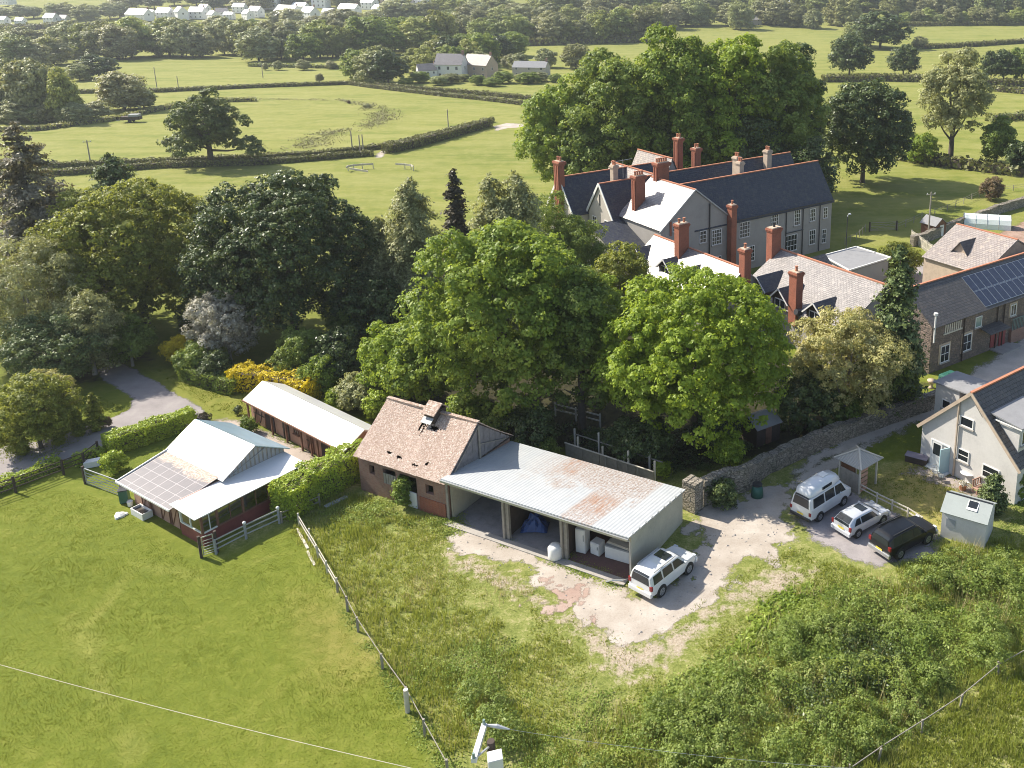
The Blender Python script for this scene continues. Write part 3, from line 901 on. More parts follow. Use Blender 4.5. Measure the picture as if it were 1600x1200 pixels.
def chimney(root, x, y, z0, z1, w, d, pots=2, mat='brick_red', ribs=0, cap='stone_cream', potmat='clay', face='x-'):
    m = M(); w *= .9; d *= .92
    m.box(x - w / 2, x + w / 2, y - d / 2, y + d / 2, z0, z1 - .45)
    if ribs:
        for i in range(ribs):
            if face[0] == 'x':
                yy = y - d / 2 + d * (i + .5) / ribs
                s = -1 if face[1] == '-' else 1
                m.box(*sorted((x + s * w / 2, x + s * (w / 2 + .16))), yy - d / ribs * .3, yy + d / ribs * .3, z0, z1 - .5)
            else:
                xx = x - w / 2 + w * (i + .5) / ribs
                m.box(xx - w / ribs * .3, xx + w / ribs * .3, y - d / 2 - .16, y - d / 2, z0, z1 - .5)
    o = m.build('chimney', MT[mat], root)
    c = M()
    e = 0.06
    for k in range(3):
        z = z1 - .45 + .12 * k
        g = .03 + .05 * k + (0.09 if ribs else 0)
        c.box(x - w / 2 - g, x + w / 2 + g, y - d / 2 - g, y + d / 2 + g, z + .001 * k, z + .12)
    g = .07 + (0.09 if ribs else 0)
    c.box(x - w / 2 - g, x + w / 2 + g, y - d / 2 - g, y + d / 2 + g, z1 - .09 + .002, z1 + .02)
    c.build('chimney_cap', MT[mat] if not ribs else MT[mat], o)
    # flaunching
    f = M(); f.box(x - w / 2 + .02, x + w / 2 - .02, y - d / 2 + .02, y + d / 2 - .02, z1 + .02, z1 + .1)
    f.build('flaunching', MT[cap], o)
    for i in range(pots):
        if d >= w:
            px_, py_ = x, y - d / 2 + d * (i + .5) / pots
        else:
            px_, py_ = x - w / 2 + w * (i + .5) / pots, y
        p = M().tube([(px_, py_, z1 + .08), (px_, py_, z1 + .5), (px_, py_, z1 + .5), (px_, py_, z1 + .6)], [.14, .12, .16, .16], 8)
        p.build('chimney_pot', MT[potmat], o)
    return o

# ================================================================== open barn with three bays
A_SHED = Vector((-16.07, 54.0, 0)); ROT_SHED = R(-26.8)
def open_barn():
    t = thing('open_barn', 'long grey open fronted barn with rust patched sheet roof and three vehicle bays', 'barn', A_SHED, ROT_SHED)
    L, W, zf, zb = 14.3, 7.0, 3.22, 2.35
    m = M()
    # the three closed sides are rendered walls 0.15 thick
    m.box(L - .15, L, 0.02, W, 0, 0.01)
    def wedge(x0, x1, y0, y1):
        z = lambda y: zf + (zb - zf) * y / W - .02
        vs = [(x0, y0, 0), (x1, y0, 0), (x1, y1, 0), (x0, y1, 0), (x0, y0, z(y0)), (x1, y0, z(y0)), (x1, y1, z(y1)), (x0, y1, z(y1))]
        m.solid(vs, [(0, 3, 2, 1), (4, 5, 6, 7), (0, 1, 5, 4), (1, 2, 6, 5), (2, 3, 7, 6), (3, 0, 4, 7)])
    wedge(L - .15, L, .12, W)
    wedge(.05, .18, .3, W - .2)
    m.box(.18, L - .15, W - .18, W - .02, 0, zb - .02)
    w_ = simple('barn_cladding', (0.50, 0.46, 0.36), 0.8, var=0.2, scale=1.0)
    m.build('wall', w_, t)
    r = M()
    s = (zb - zf) / W
    r.slab([(-.1, -.35, zf - .35 * s + .1), (L + .12, -.35, zf - .35 * s + .1), (L + .12, W + .2, zb + .2 * s + .1), (-.1, W + .2, zb + .2 * s + .1)], .07)
    ro = r.build('roof', MT['shed_roof'], t)
    v = M()
    for i in range(9):
        y = .2 + i * .8
        v.cbox((L + .14, y, zf + s * y + .13), (.14, .16, .05))
    v.build('roof_clips', MT['galv'], ro)
    M().beam((-.1, -.4, zf + .0), (L + .1, -.4, zf - .03), .14, .14).build('gutter', MT['galv'], t)
    for i, x in enumerate((0.05, 4.75, 9.3)):
        p = M(); p.beam((x, 0, 0), (x, 0, zf), .16 if i else .1, .16)
        if i:
            p.beam((x + .24, .15, 0), (x + .24, .15, zf - .05), .2, .24)
            p.beam((x, .1, zf - .9), (x + .9, .3, zf - .15), .1)
        p.build('post', MT['wood_grey'], t)
    pipe(t, [(L + .06, -.3, zf - .1), (L + .06, -.12, zf - .4), (L + .06, -.12, .4), (L - .3, -.5, .35), (L - .9, -.7, .3), (L - 1.3, -.7, .05)], .06, 'galv')
    p = M(); p.box(4.7, 4.86, .4, W - .3, 0, 2.0); p.box(9.3, 9.46, .4, W - .3, 0, 2.2)
    p.build('partition', MT['wood_dark'], t)
    b = M()
    for k in range(4):
        b.beam((2.4, W - 1.5, 1.7 + .22 * k), (4.5, W - 1.5, 1.7 + .22 * k), .1, .12)
    b.build('rack', MT['white_paint'], t)
    st = M(); st.box(.05, L - .2, -.55, .02, 0, .07)
    st.build('threshold', MT['concrete'], t)
    f = M(); f.box(.2, 9.3, .03, W - .2, .0, .035)
    f.build('floor', simple('barn_floor', (.26, .25, .26), .9, var=.3, scale=1.5), t)
    f = M(); f.box(9.3, L - .2, .03, W - .2, .0, .04)
    f.build('floor', simple('earth_floor', (.16, .09, .08), .9, var=.3, scale=1.5), t)
    return t
open_barn()

def shedpt(x, y, z=0):
    c, s = math.cos(ROT_SHED), math.sin(ROT_SHED)
    return Vector((A_SHED.x + x * c - y * s, A_SHED.y + x * s + y * c, z))

def barn_contents():
    # crumpled blue tarpaulin heap
    r = np.random.default_rng(5)
    m = M(); n = 9
    pts = [[(i / n * 1.8 - .9, j / n * 1.3 - .65) for i in range(n + 1)] for j in range(n + 1)]
    H = [[max(0.03, .95 * (1 - (x / .95) ** 2) * (1 - (y / .7) ** 2)) * (1 + .35 * r.uniform(-1, 1)) for x, y in row] for row in pts]
    for j in range(n):
        for i in range(n):
            m.face([(*pts[j][i], H[j][i]), (*pts[j][i + 1], H[j][i + 1]), (*pts[j + 1][i + 1], H[j + 1][i + 1]), (*pts[j + 1][i], H[j + 1][i])])
    o = m.build('tarpaulin', MT['tarp_blue']); o.location = shedpt(5.8, 1.9, .04)
    tag(o, 'crumpled blue tarpaulin heap in the middle bay of the open barn', 'tarpaulin')
    # domestic appliances
    def appliance(name, label, cat, x, y, d, rz, group=None):
        t = thing(name, label, cat, shedpt(x, y, .04), ROT_SHED + rz, group)
        b = M(); b.box(-d[0] / 2, d[0] / 2, -d[1] / 2, d[1] / 2, .03, d[2]); b.build('cabinet', MT['white_paint'], t, bevel=.03)
        b = M(); b.box(-d[0] / 2 + .03, d[0] / 2 - .03, -d[1] / 2 - .03, -d[1] / 2 - .002, .1, d[2] - .05); b.build('door', MT['white_paint'], t, bevel=.01)
        b = M(); b.box(d[0] / 2 - .12, d[0] / 2 - .08, -d[1] / 2 - .07, -d[1] / 2 - .032, d[2] * .55, d[2] * .8); b.build('handle', MT['grey_paint'], t)
    appliance('fridge', 'tall white fridge standing just behind the second post of the open barn', 'fridge', 10.0, 1.3, (.7, .7, 1.75), .1)
    appliance('washing_machine', 'white washing machine beside the tall fridge in the right bay', 'washing machine', 11.0, 1.5, (.7, .65, .9), -.1)
    # rounded white tank at the foot of the second post
    t = M().tube([(0, 0, 0), (0, 0, .1), (0, 0, .75), (0, 0, .92), (0, 0, .97)], [.42, .46, .46, .32, .1], 14).build('water_tank', MT['white_paint'], smooth=True)
    t.location = shedpt(8.85, -.15, .07); tag(t, 'round white plastic tank at the foot of the second barn post', 'tank')
    t = thing('chest_freezer', 'wide white chest freezer loaded with boards in the right hand bay', 'freezer', shedpt(12.6, 1.7, .04), ROT_SHED + .05)
    b = M(); b.box(-.95, .95, -.4, .4, .05, .85); b.build('body', MT['white_paint'], t, bevel=.03)
    b = M(); b.box(-.97, .97, -.42, .42, .86, .95); b.build('lid', MT['grey_paint'], t, bevel=.02)
    o = M().box(-.9, .8, -.25, .25, 0, .06).box(-.8, .9, -.2, .3, .065, .12).box(-.7, .85, -.28, .2, .125, .17).build('board_stack', MT['wood_pale'])
    o.location = shedpt(12.6, 1.7, 1.0); o.rotation_euler.z = ROT_SHED - .06
    tag(o, 'pile of pale boards lying on the chest freezer', 'boards')
    b = M()
    for k in range(5):
        b.box(-.5, .5, -.4 + k * .18, -.28 + k * .18, .12, .15)
    for y in (-.35, 0, .35):
        b.box(-.5, .5, y - .05, y + .05, 0, .115)
    o = b.build('pallet', MT['wood_pale']); o.location = shedpt(11.6, 5.2, 1.0); o.rotation_euler = (R(75), 0, ROT_SHED)
    tag(o, 'wooden pallet propped against the back wall of the right bay', 'pallet')
barn_contents()

# ================================================================== brick barn with worn clay tile roof
def tile_barn():
    t = thing('brick_barn', 'old brick barn with worn pink clay tile roof and broken ridge vent', 'barn', shedpt(-8.15, 0.1), ROT_SHED)
    L, W, ze, zr = 8.1, 6.9, 2.95, 5.6
    # walls: front with openings
    m = M()
    ops = [(1.0, 1.5, 1.6, 2.3), (2.3, 3.5, 1.2, 2.4), (3.9, 5.4, 1.0, 2.4), (6.2, 6.9, 1.5, 2.2)]
    x = 0
    for a, b, z0, z1 in ops:
        m.box(x, a, 0, .3, 0, ze); m.box(a, b, 0, .3, 0, z0); m.box(a, b, 0, .3, z1, ze); x = b
    m.box(x, L, 0, .3, 0, ze)
    m.box(0, L, W - .3, W, 0, ze)
    for x0, x1 in ((0.002, .3), (L - .3, L - .002)):
        m.box(x0, x1, .3, W - .3, 0, ze)
    m.build('wall', MT['brick_old'], t)
    g = M(); g.slab([(.05, .0, ze), (.05, W, ze), (.05, W / 2, zr - .05)], .1)
    g.build('far_gable', MT['brick_old'], t)
    g = M()
    for i in range(22):
        y0 = .05 + i * (W - .1) / 22; y1 = y0 + (W - .1) / 22 - .02
        f = lambda y: ze + (zr - ze) * (1 - abs(y - W / 2) / (W / 2)) - .03
        xx = L + .02 * (i % 2)
        g.face([(xx, y0, ze - .2), (xx, y1, ze - .2), (xx, y1, f(y1)), (xx, y0, f(y0))])
    g.face([(L - .02, 0, ze - .2), (L - .02, W, ze - .2), (L - .02, W / 2, zr - .05)])
    g.build('gable_cladding', simple('gable_boards', (.24, .22, .22), .85, var=.4, scale=2.5), t)
    b = M(); b.beam((L + .1, .4, ze), (L + .1, W / 2, zr - .2), .1, .06); b.beam((L + .1, W / 2, ze - .1), (L + .1, W / 2, zr - .2), .14, .08); b.beam((L + .1, W / 2, 4.0), (L + .1, W - .6, ze + .1), .09, .06)
    b.build('gable_frame', MT['wood_grey'], t)
    # roof: tiles as a sagging, slightly uneven skin with missing patches
    nx_, ny_ = 100, 56
    r_ = np.random.default_rng(9)
    def skin(side):
        xs = np.linspace(-.15, L + .12, nx_ + 1); vs = np.linspace(0, 1, ny_ + 1)
        mm = M()
        y0 = -.3 if side == 0 else W + .3
        idx = {}
        V = []
        for j, v in enumerate(vs):
            for i, x in enumerate(xs):
                y = y0 + (W / 2 - y0) * v
                z = ze + (zr - ze) * (1 - abs(y - W / 2) / (W / 2)) + .1
                z += -.10 * math.sin(PI * (x / L)) * v - .07 * math.sin(PI * v) + r_.uniform(-.018, .018)
                V.append((x, y, z))
        fs = []
        holes = [] if side else [(3.75, 4.4, .74, .9), (4.6, 5.5, .72, .80), (3.75, 3.95, .66, .8), (4.1, 4.25, .6, .8), (2.3, 2.9, .2, .24), (3.3, 3.9, .17, .22), (4.9, 5.5, .13, .17), (5.9, 6.2, .2, .25)]
        for j in range(ny_):
            for i in range(nx_):
                x = (xs[i] + xs[i + 1]) / 2; v = (vs[j] + vs[j + 1]) / 2
                if any(((x - (a + b) / 2) / ((b - a) / 2)) ** 2 + ((v - (c + d) / 2) / ((d - c) / 2)) ** 2 < r_.uniform(.35, 1.5) for a, b, c, d in holes):
                    continue
                a = j * (nx_ + 1) + i
                q = (a, a + 1, a + nx_ + 2, a + nx_ + 1)
                fs.append(q if side == 0 else q[::-1])
        mm.solid(V, fs)
        return mm
    for s in (0, 1):
        o = skin(s).build('roof', MT['clay_tiles'], t)
        sm = o.modifiers.new('thick', 'SOLIDIFY'); sm.thickness = .06; sm.offset = 1
    M().box(-.1, L + .1, -.25, W + .25, ze - .12, ze - .06).build('loft_floor', MT['wood_dark'], t)
    q = M(); q.beam((-.16, W / 2, zr + .14), (L + .13, W / 2, zr + .12), .3, .12); q.build('ridge_tiles', MT['clay_tiles'], t)
    v = M(); v.box(4.0, 4.9, W / 2 - .75, W / 2 + .5, zr - .7, zr + .35)
    ve = v.build('ridge_vent', MT['wood_dark'], t)
    h = M(); h.slab([(3.85, W / 2 - .95, zr + .25), (5.05, W / 2 - .95, zr + .25), (5.05, W / 2, zr + .85), (3.85, W / 2, zr + .85)], .08)
    h.slab([(3.85, W / 2 + .7, zr + .25), (5.05, W / 2 + .7, zr + .25), (5.05, W / 2, zr + .85), (3.85, W / 2, zr + .85)], .08)
    h.build('vent_roof', MT['clay_tiles'], ve)
    d = M()
    d.slab([(3.95, W / 2 - 1.15, zr - .35), (4.85, W / 2 - 1.15, zr - .35), (4.85, W / 2 - .76, zr - .05), (3.95, W / 2 - .76, zr - .05)], .05)
    d.build('vent_flap', MT['grey_paint'], ve)
    M().box(4.0, 5.35, -.08, -.01, .05, 1.25).build('door', MT['white_paint'], t, bevel=.01)
    w = M()
    for k in range(5):
        w.box(2.3 + k * .24, 2.5 + k * .24, .02, .06, 1.2, 2.0)
    w.build('boarding', MT['wood_grey'], t)
    M().box(5.6, 7.9, -.05, -.01, .0, 1.1).build('brick_plinth', MT['brick_red'], t)
tile_barn()

# ================================================================== long stable
def long_stable():
    o = G(538, 700, 2.15); ang = R(-36.4); L, W = 13.7, 3.0
    base = Vector((o.x - L * math.cos(ang), o.y - L * math.sin(ang), 0))
    t = thing('stable_block', 'long narrow timber stable block with bright white sheet roof', 'stable', base, ang)
    gable(t, 0, L, 0.25, W, 2.1, 2.85, MT['wood_pink'], MT['tin_white'], .45, .2, ze2=2.1, rlabel=None)
    # doors, posts, and flat dark panels painting the shade inside open bays
    def door(x, w, mat='wood_brown'):
        d = M(); d.box(x, x + w, .17, .246, .05, 1.95); dd = d.build('stable_door', MT[mat], t)
        b = M(); b.beam((x + .1, .15, .3), (x + w - .1, .15, 1.7), .08, .04); b.box(x, x + w, .14, .168, .95, 1.05)
        b.build('door_brace', MT['wood_dark'], dd)
    for x, mm in ((.55, 'wood_brown'), (1.4, 'wood_pink'), (8.3, 'wood_brown'), (4.9, 'wood_dark')):
        door(x, .8, mm)
    ob = M(); ob.box(2.3, 3.6, .2, .247, .05, 1.9); ob.build('bay_shade_panel', simple('bay_shade', (.05, .03, .03), .9), t)
    ob = M(); ob.box(10.2, 11.9, .2, .247, .05, 1.9); ob.build('bay_shade_panel', simple('bay_shade', (.05, .03, .03), .9), t)
    for x in (.1, 3.65, 5.75, 7.9, 9.2, 10.1, 12.0, 13.4):
        M().box(x, x + .12, -.12, .0, 0, 2.0).build('post', MT['wood_brown'], t)
    M().beam((-.2, -.26, 1.97), (L + .2, -.26, 1.97), .12, .1).build('gutter', MT['wood_brown'], t)
    window(t, 'y-', .25, 6.8, .95, .7, .7, 2, 2, 'wood_brown')
    window(t, 'x+', L, 1.6, 1.0, .7, .7, 2, 1, 'wood_brown')
    M().box(L + .01, L + .05, .3, W - .02, 0, 2.05).build('end_boards', MT['wood_brown'], t)
long_stable()

# ================================================================== stable complex on the left
def left_complex():
    ang = R(-32)
    t = thing('stable_yard_building', 'low stable building with white gabled roof, panelled lean-to and glazed verandah', 'stable', (-33.5, 52.3, 0), ang)
    u0 = -6.2
    # lean-to
    m = M(); m.box(u0, 0, .45, .6, 0, 2.12); m.box(u0, u0 + .15, .6, 3.3, 0, 2.2); m.box(-.15, 0, .6, 3.3, 0, 2.3)
    m.build('lean_to_wall', MT['wood_pink'], t)
    r = M(); r.slab([(u0 - .25, -.35, 2.12), (.05, -.35, 2.12), (.05, 3.25, 2.78), (u0 - .25, 3.25, 2.78)], .05)
    r.build('lean_to_roof', MT['lean_roof'], t)
    M().beam((u0 - .3, -.4, 2.1), (.08, -.4, 2.1), .1, .12).beam((u0 - .29, -.4, 2.12), (u0 - .29, 3.3, 2.84), .08, .12).build('fascia', MT['white_paint'], t)
    # main gabled part
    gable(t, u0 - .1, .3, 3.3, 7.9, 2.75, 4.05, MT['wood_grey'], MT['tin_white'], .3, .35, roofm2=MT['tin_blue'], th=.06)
    g = M()
    for i in range(14):
        y = 3.45 + i * .32
        z = 2.75 + 1.3 * (1 - abs(y + .1 - 5.6) / 2.3) - .1
        g.box(.305, .33, y, y + .2, 2.5, z)
    g.beam((.36, 3.8, 2.62), (.36, 6.4, 3.45), .07, .04)
    g.build('gable_battens', MT['grey_paint'], t)
    # verandah
    V1, y0, y1 = 2.6, .2, 7.75
    r = M(); r.slab([(.0, -.3, 2.5), (V1 + .25, -.3, 2.32), (V1 + .25, y1 + .15, 2.32), (.0, y1 + .15, 2.5)], .05)
    r.build('verandah_roof', MT['sheet_white'], t)
    w = M(); w.box(V1 - .12, V1, y0, y1, 0, .85); w.box(0, V1 - .12, y0, y0 + .12, 0, .85)
    w.build('dwarf_wall', simple('maroon_boards', (.20, .055, .05), .7, var=.25), t)
    w = M()
    w.box(.02, .12, y0 + .12, 7.7, 0, 2.5)
    w.build('back_wall', MT['wood_pink'], t)
    for y in (y0 + .05, 1.3, 3.1, 5.0, 6.6, y1 - .1):
        M().beam((V1 - .06, y, .85), (V1 - .06, y, 2.2), .14, .12).build('post', MT['wood_brown'], t)
    for a, b in ((y0 + .12, 1.24), (1.37, 3.03), (3.17, 4.93), (5.07, 6.53)):
        f = M(); f.beam((V1 - .06, a, .9), (V1 - .06, b, .9), .1, .08); f.beam((V1 - .06, a, 2.1), (V1 - .06, b, 2.1), .08, .06)
        f.beam((V1 - .06, (a + b) / 2, .9), (V1 - .06, (a + b) / 2, 2.1), .05, .05)
        fo = f.build('window', MT['white_paint'] if a < 1 else MT['wood_brown'], t)
        p = M(); p.box(V1 - .07, V1 - .05, a + .02, b - .02, .95, 2.06)
        p.build('pane', MT['glass_clear'], fo)
    f = M(); f.beam((.1, y0 + .06, .9), (V1 - .15, y0 + .06, .9), .1, .08); f.beam((1.2, y0 + .06, .9), (1.2, y0 + .06, 2.3), .08); f.beam((.08, y0 + .06, .9), (.08, y0 + .06, 2.5), .12)
    fo = f.build('window', MT['white_paint'], t)
    p = M(); p.face([(.12, y0 + .06, .95), (V1 - .15, y0 + .06, .95), (V1 - .15, y0 + .06, 2.15), (.12, y0 + .06, 2.55)]); p.build('pane', MT['glass_clear'], fo)
    # low front wall: doors with zed braces
    for x, w_ in ((-5.0, .9), (-2.6, 1.0), (-1.35, .95)):
        d = M(); d.box(x, x + w_, .40, .446, .05, 1.85); dd = d.build('stable_door', MT['wood_pink'], t)
        b = M(); b.beam((x + .06, .38, .15), (x + w_ - .06, .38, 1.75), .07, .03); b.beam((x, .38, .1), (x, .38, 1.85), .07, .03); b.beam((x + w_, .38, .1), (x + w_, .38, 1.85), .07, .03)
        b.build('door_brace', MT['wood_brown'], dd)
    M().beam((u0 + 2.3, .35, 2.0), (u0 + 2.3, .35, .1), .09).build('drainpipe', MT['wood_brown'], t)
    M().box(-.15, .1, .28, .446, 0, 2.1).build('corner_post', MT['wood_brown'], t)
m_, nt_, N_, L_ = newmat('clear_glass')
g1 = N_.new('ShaderNodeBsdfGlossy'); g1.inputs['Roughness'].default_value = .05
g2 = N_.new('ShaderNodeBsdfTransparent'); mx = N_.new('ShaderNodeMixShader'); mx.inputs[0].default_value = .22
L_.new(g2.outputs[0], mx.inputs[1]); L_.new(g1.outputs[0], mx.inputs[2])
oo = N_.new('ShaderNodeOutputMaterial'); L_.new(mx.outputs[0], oo.inputs[0]); MT['glass_clear'] = m_
left_complex()

# ================================================================== manor house
def manor():
    t = thing('manor_house', 'large rendered country house with steep slate roofs and tall red brick chimneys', 'house', (1.353, 102.9, 0), R(37.5))
    rm, wm, cl = MT['slate_blue'], MT['render'], MT['clay']
    # long wing towards the right
    gable(t, -.3, 23, 0, 6, 6.85, 11.4, wm, rm, .35, .15, ridge_mat=cl)
    gable(t, 1.5, 24.5, 7.2, 12.6, 6.9, 11.3, wm, rm, .3, .15, ridge_mat=cl)
    # cross wing with the gable towards the camera, its sunlit slope painted pale
    gable(t, -.25, 8.4, -5.3, 4.5, 7.5, 11.45, wm, MT['slate_sun_glare'], .25, .12, axis='y', ze2=7.8, bm=-.4, ridge_mat=cl, roofm2=rm)
    # gabled wings towards the left
    gable(t, -6.6, 3, 8, 13.4, 7.1, 11.0, MT['render_cream'], rm, .2, .1, ridge_mat=cl)
    gable(t, -8.8, 8, 13.6, 19.4, 7.0, 11.1, MT['render_cream'], rm, .25, .15, ridge_mat=cl)
    # cross ridges behind; the pinkish slates paint their sunlit slopes
    gable(t, 9, 20, -1.2, 3.8, 7.2, 11.2, wm, MT['slate_pink_and_lit'], .2, .12, axis='y', ridge_mat=cl, roofm2=rm)
    gable(t, 15, 23, 5.4, 9.9, 7.2, 11.7, wm, MT['slate_pink_and_lit'], .2, .12, axis='y', ridge_mat=cl, roofm2=rm)
    # bargeboards on the cream gables
    for (x, b0, b1, ze, zr) in ((-6.75, 7.9, 13.5, 7.05, 11.1), (-9.0, 13.4, 19.6, 6.9, 11.2)):
        b = M(); mid = (b0 + b1) / 2
        b.beam((x, b0 - .2, ze), (x, mid, zr + .05), .08, .3); b.beam((x - .004, b1 + .2, ze), (x - .004, mid, zr + .05), .08, .3)
        b.build('bargeboard', MT['white_paint'], t)
    M().box(-6.64, -6.605, 10.6, 10.8, 8.4, 9.8).build('gable_slit', MT['black_paint'], t)
    window(t, 'x-', -6.6, 9.3, 5.2, .9, 1.6, 2, 3); window(t, 'x-', -6.6, 12.0, 5.2, .9, 1.6, 2, 3)
    # long wall windows, ridge wing
    for u, z, w, h, nx, nz in ((7.6, 4.3, 1.7, 2.0, 4, 4), (12.6, 4.5, 1.3, 2.0, 4, 4), (16.6, 4.3, 1.1, 2.1, 3, 4), (19.4, 4.4, 1.0, 1.7, 3, 3), (21.8, 4.4, .8, 1.5, 2, 3),
                                (15.6, 1.0, 2.2, 2.2, 4, 3), (19.5, 1.2, 1.1, 2.0, 3, 3), (21.7, 1.0, .8, 1.9, 2, 3), (8.5, 1.0, 1.6, 2.0, 4, 4)):
        window(t, 'y-', 0, u, z, w, h, nx, nz)
    for u in (6.0, 14.6, 17.6, 20.7):
        pipe(t, [(u, -.12, 6.7), (u, -.12, .1)], .07)
    pipe(t, [(14.6, -.2, 3.6), (17.6, -.2, 3.6)], .06)
    M().beam((5, -.42, 6.78), (23.1, -.42, 6.78), .14, .12).build('gutter', MT['black_paint'], t)
    # gable wall windows of the cross wing
    for u, z, w, h, nx, nz in ((-3.2, 7.0, 1.0, 1.2, 3, 3), (.8, 4.9, 1.0, 1.5, 2, 3), (2.9, 4.3, 1.5, 1.9, 4, 4), (.5, 1.2, 1.2, 1.6, 3, 3), (3.0, 1.2, 1.3, 1.6, 3, 3)):
        window(t, 'y-', -.25, u, z, w, h, nx, nz)
    M().box(-4.1, -3.85, -.33, -.254, 6.6, 8.3).build('shutter', MT['brick_red'], t)
    pipe(t, [(1.75, -.37, 9.6), (1.75, -.37, .1)], .08)
    b = M(); b.beam((-5.6, -.42, 7.3), (-.4, -.42, 11.6), .08, .16); b.beam((4.9, -.416, 7.5), (-.4, -.416, 11.6), .08, .16)
    b.build('bargeboard', MT['grey_paint'], t)
    # shouldered brick chimney breast in the corner
    chimney(t, 4.9, -.75, 0, 9.0, .9, .9, 1, 'brick_red', cap='stone_cream')
    # tall stacks
    chimney(t, -8.9, 16.3, 2, 13.3, .8, 1.3, 2, 'brick_red', 3)
    chimney(t, -3.7, 6.5, 6.5, 12.5, 1.5, .9, 4, 'brick_red', 2)
    chimney(t, .2, 7.2, 7.5, 13.5, 1.9, .9, 5, 'brick_red', 2)
    chimney(t, 10.4, 17.2, 7, 14.0, .85, 1.1, 2, 'brick_red', 3)
    chimney(t, 10.7, 13.6, 7, 13.1, .95, .9, 2, 'brick_red', 2)
    chimney(t, -3.6, 12.0, 8, 12.8, .8, .8, 2, 'stone_cream')
    chimney(t, 12.4, 7.2, 9, 12.7, .9, .9, 2, 'stone_cream')
    chimney(t, 11.2, 5.2, 9, 12.5, .8, .8, 2, 'stone_cream')
    chimney(t, 19.3, 8.8, 9.5, 12.5, .9, .9, 2, 'stone_cream')
    # low service wing running towards the camera
    gable(t, -15.6, -.3, -9.6, -2.9, 4.3, 7.0, wm, MT['slate_sun_glare'], .3, .12, axis='y', bm=-6.2, ridge_mat=cl)
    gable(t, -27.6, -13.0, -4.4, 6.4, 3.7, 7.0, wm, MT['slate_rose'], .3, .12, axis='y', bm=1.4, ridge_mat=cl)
    def dormer(y, xf, zf, xr, w=2.2, h=1.5, win=True):
        """gabled dormer facing -x: face at xf, ridge back to xr"""
        d = M()
        d.face([(xf, y + w / 2, zf), (xf, y - w / 2, zf), (xf, y - w / 2, zf + h * .45), (xf, y, zf + h), (xf, y + w / 2, zf + h * .45)])
        d.face([(xf, y - w / 2, zf), (xr, y - w / 2, zf), (xr, y - w / 2, zf + h * .45), (xf, y - w / 2, zf + h * .45)])
        d.face([(xr, y + w / 2, zf), (xf, y + w / 2, zf), (xf, y + w / 2, zf + h * .45), (xr, y + w / 2, zf + h * .45)])
        do = d.build('dormer', MT['wood_dark'], t)
        q = M()
        for s in (-1, 1):
            q.slab([(xf - .35, y + s * (w / 2 + .25), zf + h * .45 - .18), (xr, y + s * (w / 2 + .25), zf + h * .45 - .18), (xr, y, zf + h + .1), (xf - .35, y, zf + h + .1)], .07)
        q.build('dormer_roof', MT['slate_blue'], do)
        f = M()
        for s in (-1, 1):
            f.beam((xf - .38, y + s * (w / 2 + .25), zf + h * .45 - .2), (xf - .38, y, zf + h + .06), .06, .14)
        f.build('bargeboard', MT['white_paint'] if win else MT['grey_paint'], do)
        fw = M(); fw.box(xf - .06, xf - .004, y - w * .33, y + w * .33, zf + .02, zf + .95)
        fo = fw.build('window_frame', MT['white_paint'], do)
        for s in (-1, 1):
            pn = M(); pn.box(xf - .08, xf - .062, y + s * w * .16 - w * .13, y + s * w * .16 + w * .13, zf + .1, zf + .85); pn.build('pane', MT['glass'], fo)
    for y in (-1.0, -6.2, -10.0):
        dormer(y, -9.1, 4.55, -6.6, 2.3, 1.7)
    dormer(-15.8, -4.3, 3.9, -1.0, 2.3, 2.0); dormer(-19.4, -4.6, 3.7, -1.6, 2.3, 2.0); dormer(-24.0, -4.4, 3.7, -1.6, 2.3, 1.8)
    window(t, 'y-', -27.6, 0.8, 1.2, 1.2, 1.2)
    chimney(t, -6.9, -6.2, 5.5, 9.9, 1.5, .9, 2, 'brick_red'); chimney(t, -6.3, -15.9, 4.0, 9.3, .95, .95, 1, 'brick_red')
    chimney(t, .6, -12.7, 5.5, 9.6, 1.5, .95, 1, 'brick_red', cap='stone_cream', potmat='black_paint')
    chimney(t, -4.3, -21.2, 2.5, 7.9, 1.0, 1.1, 1, 'brick_red')
    M().tube([(-4.4, -21.9, 3.9), (-4.9, -21.9, 4.1)], [.42, .3], 10).build('satellite_dish', MT['black_paint'], t)
    # small link gable behind the low wing
    gable(t, 4.5, 9.5, -13.8, -9.8, 2.8, 4.6, wm, MT['slate_dark'], .2, .1)
    gable(t, -9.9, -5.45, 1.2, 8.2, 4.2, 7.0, wm, rm, .2, .1, bm=7.7)
    # satellite aerial on the roof
    pipe(t, [(-1.6, 13.0, 10.8), (-1.6, 13.0, 13.2)], .03, 'galv', 'aerial_mast'); pipe(t, [(-3.0, 13.0, 13.0), (-.2, 13.0, 13.1)], .03, 'galv', 'aerial')
manor()

def flat_annex():
    c = [G(1285, 400, 3), G(1338, 386, 3), G(1392, 403, 3), G(1327, 423, 3)]
    t = thing('flat_roofed_annex', 'low flat roofed grey annex behind the long white slate roof', 'annex', (c[3].x, c[3].y, 0))
    o = c[3]
    q = [Vector((p.x - o.x, p.y - o.y, 3)) for p in c]
    m = M()
    cen = sum(q, Vector()) / 4
    for i in range(4):
        a = cen + (q[i] - cen) * .94; b = cen + (q[(i + 1) % 4] - cen) * .94
        m.face([(a.x, a.y, 0), (b.x, b.y, 0), (b.x, b.y, 2.9), (a.x, a.y, 2.9)])
    m.build('wall', MT['grey_paint'], t)
    M().slab(q, .18).build('roof', MT['felt'], t)
    e = M()
    for i in range(4):
        e.beam(q[i] + Vector((0, 0, .05)), q[(i + 1) % 4] + Vector((0, 0, .05)), .13, .16)
    e.build('roof_edging', MT['white_paint'], t)
flat_annex()

